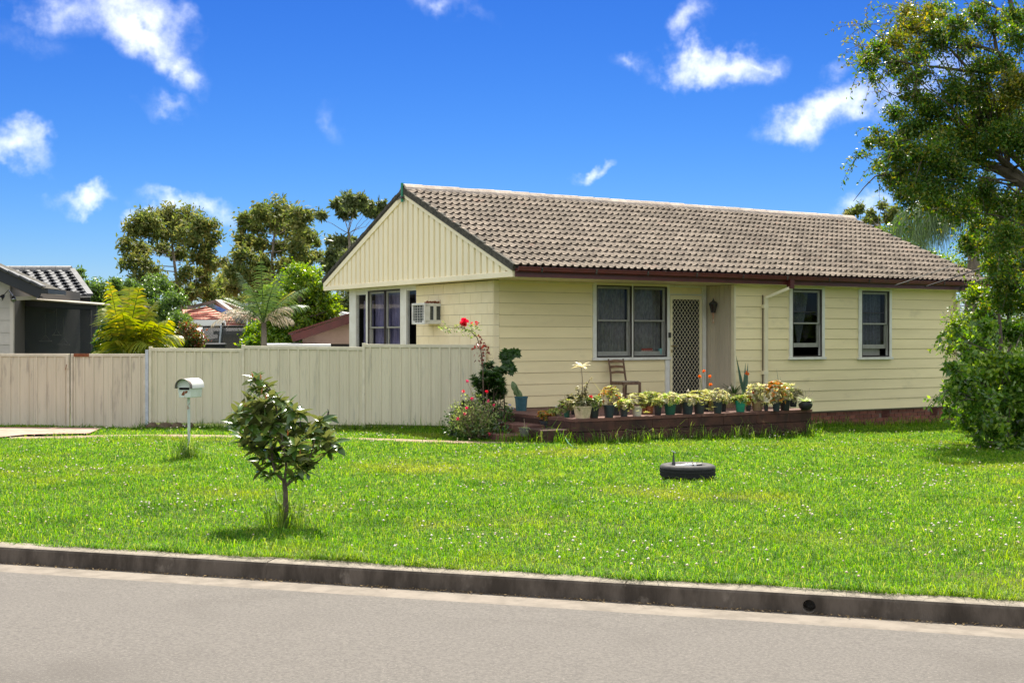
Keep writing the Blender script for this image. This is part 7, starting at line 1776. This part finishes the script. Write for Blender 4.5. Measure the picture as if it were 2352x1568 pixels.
# little grey gable roof further back
SR = thing('grey_roof_shed', 'small pale grey gabled roof between the bright tree and the house', 'shed', at(785, 790, 48)); so_ = SR.location.copy(); q = lambda x, y, Y=48: at(x, y, Y) - so_
m = MB(); m.add([q(735, 742), q(783, 715), q(840, 735), q(735, 742) + Vector((0, 4, 0)), q(783, 715) + Vector((0, 4, 0)), q(840, 735) + Vector((0, 4, 0))], [(0, 1, 4, 3), (1, 2, 5, 4), (0, 2, 1), (3, 4, 5)]); m.build('roof', 'pale_sheet', SR); a, b_ = q(745, 742), q(835, 742); MB().box(a.x, b_.x, .1, 3.9, -2, a.z).build('wall', 'pale_sheet', SR)
# television aerial
TA = thing('tv_aerial', 'tall thin television aerial mast above the pergola', 'aerial', at(568, 800, 50) + Vector((0, 0, -1))); ta = TA.location.copy(); q = lambda x, y: at(x, y, 50) - ta
MB().tube([Vector((0, 0, 0)), q(568, 696)], .025, 6).build('mast', 'galv', TA); m = MB(); m.tube([q(548, 700), q(588, 700)], .014, 5)
for i in range(8): x = 549 + i * 5.4; m.tube([q(x, 700) + Vector((0, -.35, .06)), q(x, 700) + Vector((0, .35, -.06))], .009, 4); m.tube([q(x, 696), q(x, 704)], .009, 4)
m.build('elements', 'galv', TA)
# ---------------------------------------------------------------- right-hand side
Yt = 23.0
b = at(2520, 775, Yt); b.z = gh(b.x, b.y)
T = [b, at(2500, 700, Yt), at(2450, 560, Yt), at(2400, 480, Yt), at(2340, 400, Yt), at(2280, 350, Yt)]
lst = [(2230, 330, 60), (2180, 300, 55), (2130, 350, 55), (2100, 300, 45), (2080, 400, 50), (2130, 420, 50), (2180, 400, 55), (2060, 350, 38), (2150, 250, 45), (2200, 220, 50), (2250, 270, 50), (2060, 260, 30), (2030, 320, 26), (2240, 200, 40), (2100, 220, 32), (2080, 450, 34), (2150, 460, 36),
       (2300, 240, 55, 1, 'tree_leaf_gold'), (2340, 200, 50, 1, 'tree_leaf_gold'), (2260, 150, 36), (2350, 280, 55), (2400, 220, 60), (2310, 310, 45), (2380, 340, 50),
       (2100, 60, 36, 1, 'tree_leaf_gold'), (2060, 90, 34, .8, 'tree_leaf_gold'), (2020, 110, 28, 1.1), (2140, 40, 34, .8, 'tree_leaf_gold'), (2080, 30, 28, .7, 'tree_leaf_gold'), (2000, 140, 24, 1.1), (2060, 150, 30, 1.1), (2110, 120, 36, 1.1), (2160, 90, 34, 1.1), (2010, 180, 20, .5), (2200, 60, 30, .9), (2220, 110, 30, .9), (2160, 20, 30, .9), (2280, 60, 30, .8), (2330, 90, 34, .9), (2340, 30, 36, .9), (2300, 150, 34, .8), (2240, 30, 28, .8), (1985, 120, 12, .5), (2260, 10, 26, .4), (1990, 60, 14, .3), (2080, 185, 22, .6), (2115, 170, 26, .7),
       (1975, 355, 14, .5), (2000, 330, 20, .6), (2020, 380, 22, .7), (2010, 300, 16, .5), (2250, 430, 40, .7), (2330, 480, 45, .8), (2280, 460, 36, .7), (2200, 490, 34, .8), (2255, 520, 40, .8), (2230, 560, 36, .8), (2310, 545, 44, .8), (2350, 440, 44, .7), (2220, 460, 34, .6), (2290, 600, 36, .7)]
tcl = px_clumps(Yt, lst, 1.0)
BT = tree('spreading_tree', 'large spreading tree with golden-tipped leaves at the right edge', 'tree', b, T, tcl, 'tree_leaf', 'dark_bark', 84000, .066, .033, None, .14, 4, 13, -.45)
m = MB(); q = lambda x, y, d=0: at(x, y, Yt + d) - b
def limb(pts, r0, r1, n=7): m.tube([q(*p) for p in pts], [r0 + (r1 - r0) * i / (len(pts) - 1) for i in range(len(pts))], n)
limb([(2420, 500), (2352, 420), (2300, 392), (2250, 370), (2200, 330), (2180, 300)], .12, .04); limb([(2400, 450), (2352, 380), (2310, 340), (2270, 290), (2230, 260)], .09, .03)
limb([(2352, 200), (2320, 150), (2290, 120), (2240, 105), (2200, 110)], .07, .02); limb([(2330, 180), (2300, 160), (2230, 165), (2160, 155), (2110, 150)], .05, .012); limb([(2352, 60), (2330, 40), (2320, 0), (2300, -30)], .06, .03); limb([(2290, 120), (2280, 60), (2290, 20), (2250, 0)], .035, .01)
limb([(2230, 165), (2180, 110), (2130, 95), (2070, 100)], .03, .008); limb([(2110, 150), (2060, 140), (2010, 150)], .02, .006); limb([(2100, 390), (2040, 400), (2010, 405), (1985, 430), (1960, 462)], .022, .005); limb([(2070, 375), (2030, 380), (1990, 360)], .016, .004); limb([(2340, 400), (2290, 470), (2260, 480)], .03, .01); limb([(2352, 420), (2300, 500), (2280, 540), (2340, 590)], .035, .012)
m.build('limbs', 'dark_bark', BT)
sprigs(BT, [c for c in tcl if c[0].x > 6.3], 260, .55, 'tree_leaf', .075, .036, (-.3, -.2, -.1), 1.1, 16)
sprigs(BT, [c for c in tcl if c[0].z > 5.5], 120, .5, 'tree_leaf_gold', .07, .034, (-.4, 0, .2), .7, 14)
# dense shrubbery under it, standing in front of the house corner
def rshrub(label, x, Y, lst, n, leafm, L=.075, W=.040, group='shrubs at the right edge', dz=.6, name='shrub'):
    bb = at(x, 775, Y); bb.z = gh(bb.x, bb.y); cl = px_clumps(Y, lst, dz); cl = [(c[0] + Vector((random.gauss(0, .10), 0, random.gauss(0, .08))), tuple(v * random.uniform(.75, 1.1) for v in c[1]), *c[2:]) for c in cl]
    t = tree(name, label, 'shrub', bb, [bb, at(x, 900, Y), at(x - 10, 800, Y), at(x - 15, 720, Y)], cl, leafm, 'dark_bark', n, L, W, group, .06, 4, 9, -.3)
    sprigs(t, cl, 130, .34, leafm, L * 1.05, W, (-.25, -.5, .25), .9, 12); return t
leafmat('hedge_leaf', [(.045, .115, .018), (.085, .19, .026), (.15, .27, .038), (.28, .38, .08)], trans=.46, rough=.24, spec=.65, tcol=1.8)
rshrub('tall dark hedge rising above the eave at the right edge', 2330, 24.5, [(2300, 560, 45), (2340, 600, 55), (2280, 620, 34), (2320, 660, 50), (2370, 690, 60), (2290, 690, 34), (2260, 720, 30), (2330, 740, 55), (2380, 540, 50), (2280, 770, 40), (2350, 480, 40), (2390, 620, 50)], 15000, 'tree_leaf')
rshrub('yellow-green bush against the house corner', 2240, 26.0, [(2230, 690, 26), (2205, 735, 16, .8), (2195, 785, 14, .8), (2185, 815, 12, .6), (2260, 730, 32), (2220, 720, 18), (2240, 760, 34), (2200, 760, 20, .8), (2215, 790, 24), (2265, 790, 34), (2185, 745, 10, .6), (2250, 670, 20), (2225, 820, 20)], 10500, 'bright_leaf', .07, .036)
rshrub('glossy bush spilling onto the lawn at the right edge', 2310, 21.2, [(2190, 765, 9, .6), (2190, 868, 9, .6), (2195, 905, 10, .6), (2205, 945, 10, .6), (2205, 815, 18, .8), (2195, 845, 18, .8), (2200, 905, 22, .8), (2215, 960, 20, .8), (2235, 985, 22), (2265, 1005, 22), (2250, 830, 36), (2290, 820, 40, 1, 'bright_leaf'), (2330, 840, 45), (2215, 850, 22, .8), (2230, 880, 34), (2280, 880, 44, .7, 'bright_leaf'), (2330, 900, 50), (2190, 880, 12, .6), (2225, 915, 28), (2260, 930, 36), (2310, 950, 50), (2350, 980, 55), (2285, 970, 34), (2250, 960, 22), (2240, 778, 22), (2300, 765, 34), (2345, 745, 40), (2272, 745, 22), (2330, 1010, 34), (2260, 1022, 14, .5), (2240, 1005, 12, .5), (2380, 900, 60), (2380, 830, 60), (2300, 1005, 26), (2355, 1025, 30), (2205, 940, 14, .5)], 24000, 'hedge_leaf', .10, .052, dz=1.0)
# queen palm behind the roof, right
Yq = 33.5; b = at(2215, 775, Yq); b.z = gh(b.x, b.y)
QP = thing('queen_palm', 'tall palm with hanging grey-green fronds behind the right end of the roof', 'palm', b); crown = at(2240, 480, Yq) - b
MB().tube([(0, 0, 0), at(2235, 640, Yq) - b, crown], [.20, .16, .13], 10).build('trunk', 'gum_bark', QP)
for (tx, ty, dy, dr) in ((2090, 470, .4, 1.3), (2060, 560, -.4, 1.9), (2100, 590, .3, 2.2), (2080, 520, 1.0, 1.7), (2130, 600, -.5, 2.3), (2170, 600, .4, 2.3), (2050, 520, -.2, 1.6), (2150, 430, .2, .8), (2260, 400, .2, .5), (2330, 450, -.3, 1.0), (2200, 620, -.6, 2.4), (2300, 600, -.3, 2.2), (2330, 560, .5, 1.8), (2110, 540, -.9, 1.9), (2140, 560, -.9, 2.1), (2270, 620, .6, 2.3)):
    e = at(tx, ty, Yq + dy) - b; v = e - crown; frond(QP, crown, v.normalized() + Vector((0, 0, .55 * dr)), v.length * 1.35, dr * 1.15, 'palm_green', 44, .75, .030, .05, hang=1.6)
# bright shrub and brownish gum behind the right gable end
bb = at(2080, 775, 42); bb.z = gh(bb.x, bb.y)
tree('broadleaf_tree', 'yellow-green bush glimpsed under the palm behind the roof', 'tree', bb, [bb, at(2080, 680, 42), at(2080, 620, 42)], px_clumps(42, [(2040, 530, 18), (2060, 545, 22), (2090, 560, 28), (2130, 590, 30), (2170, 610, 34), (2220, 620, 36), (2060, 580, 20), (2270, 620, 36), (2230, 570, 26), (2150, 640, 30), (2300, 660, 36), (2230, 680, 30), (2270, 700, 34), (2320, 700, 36), (2340, 640, 36)], 1.0), 'bright_leaf', 'dark_bark', 9000, .11, .055, None, .10, 3, 8, -.1)
bb = at(2010, 775, 75); bb.z = gh(bb.x, bb.y)
tree('gum_tree', 'distant brownish gum top peeping over the right end of the ridge', 'tree', bb, [bb, at(2010, 600, 75), at(2015, 520, 75)], px_clumps(75, [(1960, 485, 12), (1975, 478, 11), (2000, 490, 13), (2010, 510, 15), (2030, 470, 13), (2035, 500, 16), (2050, 485, 14), (1992, 505, 9), (2020, 530, 13), (1945, 492, 8), (2060, 510, 18)], 1.5), 'gum_leaf', 'gum_bark', 2600, .26, .11, 'gum trees behind the fence', .18, 4, 7, -.4)
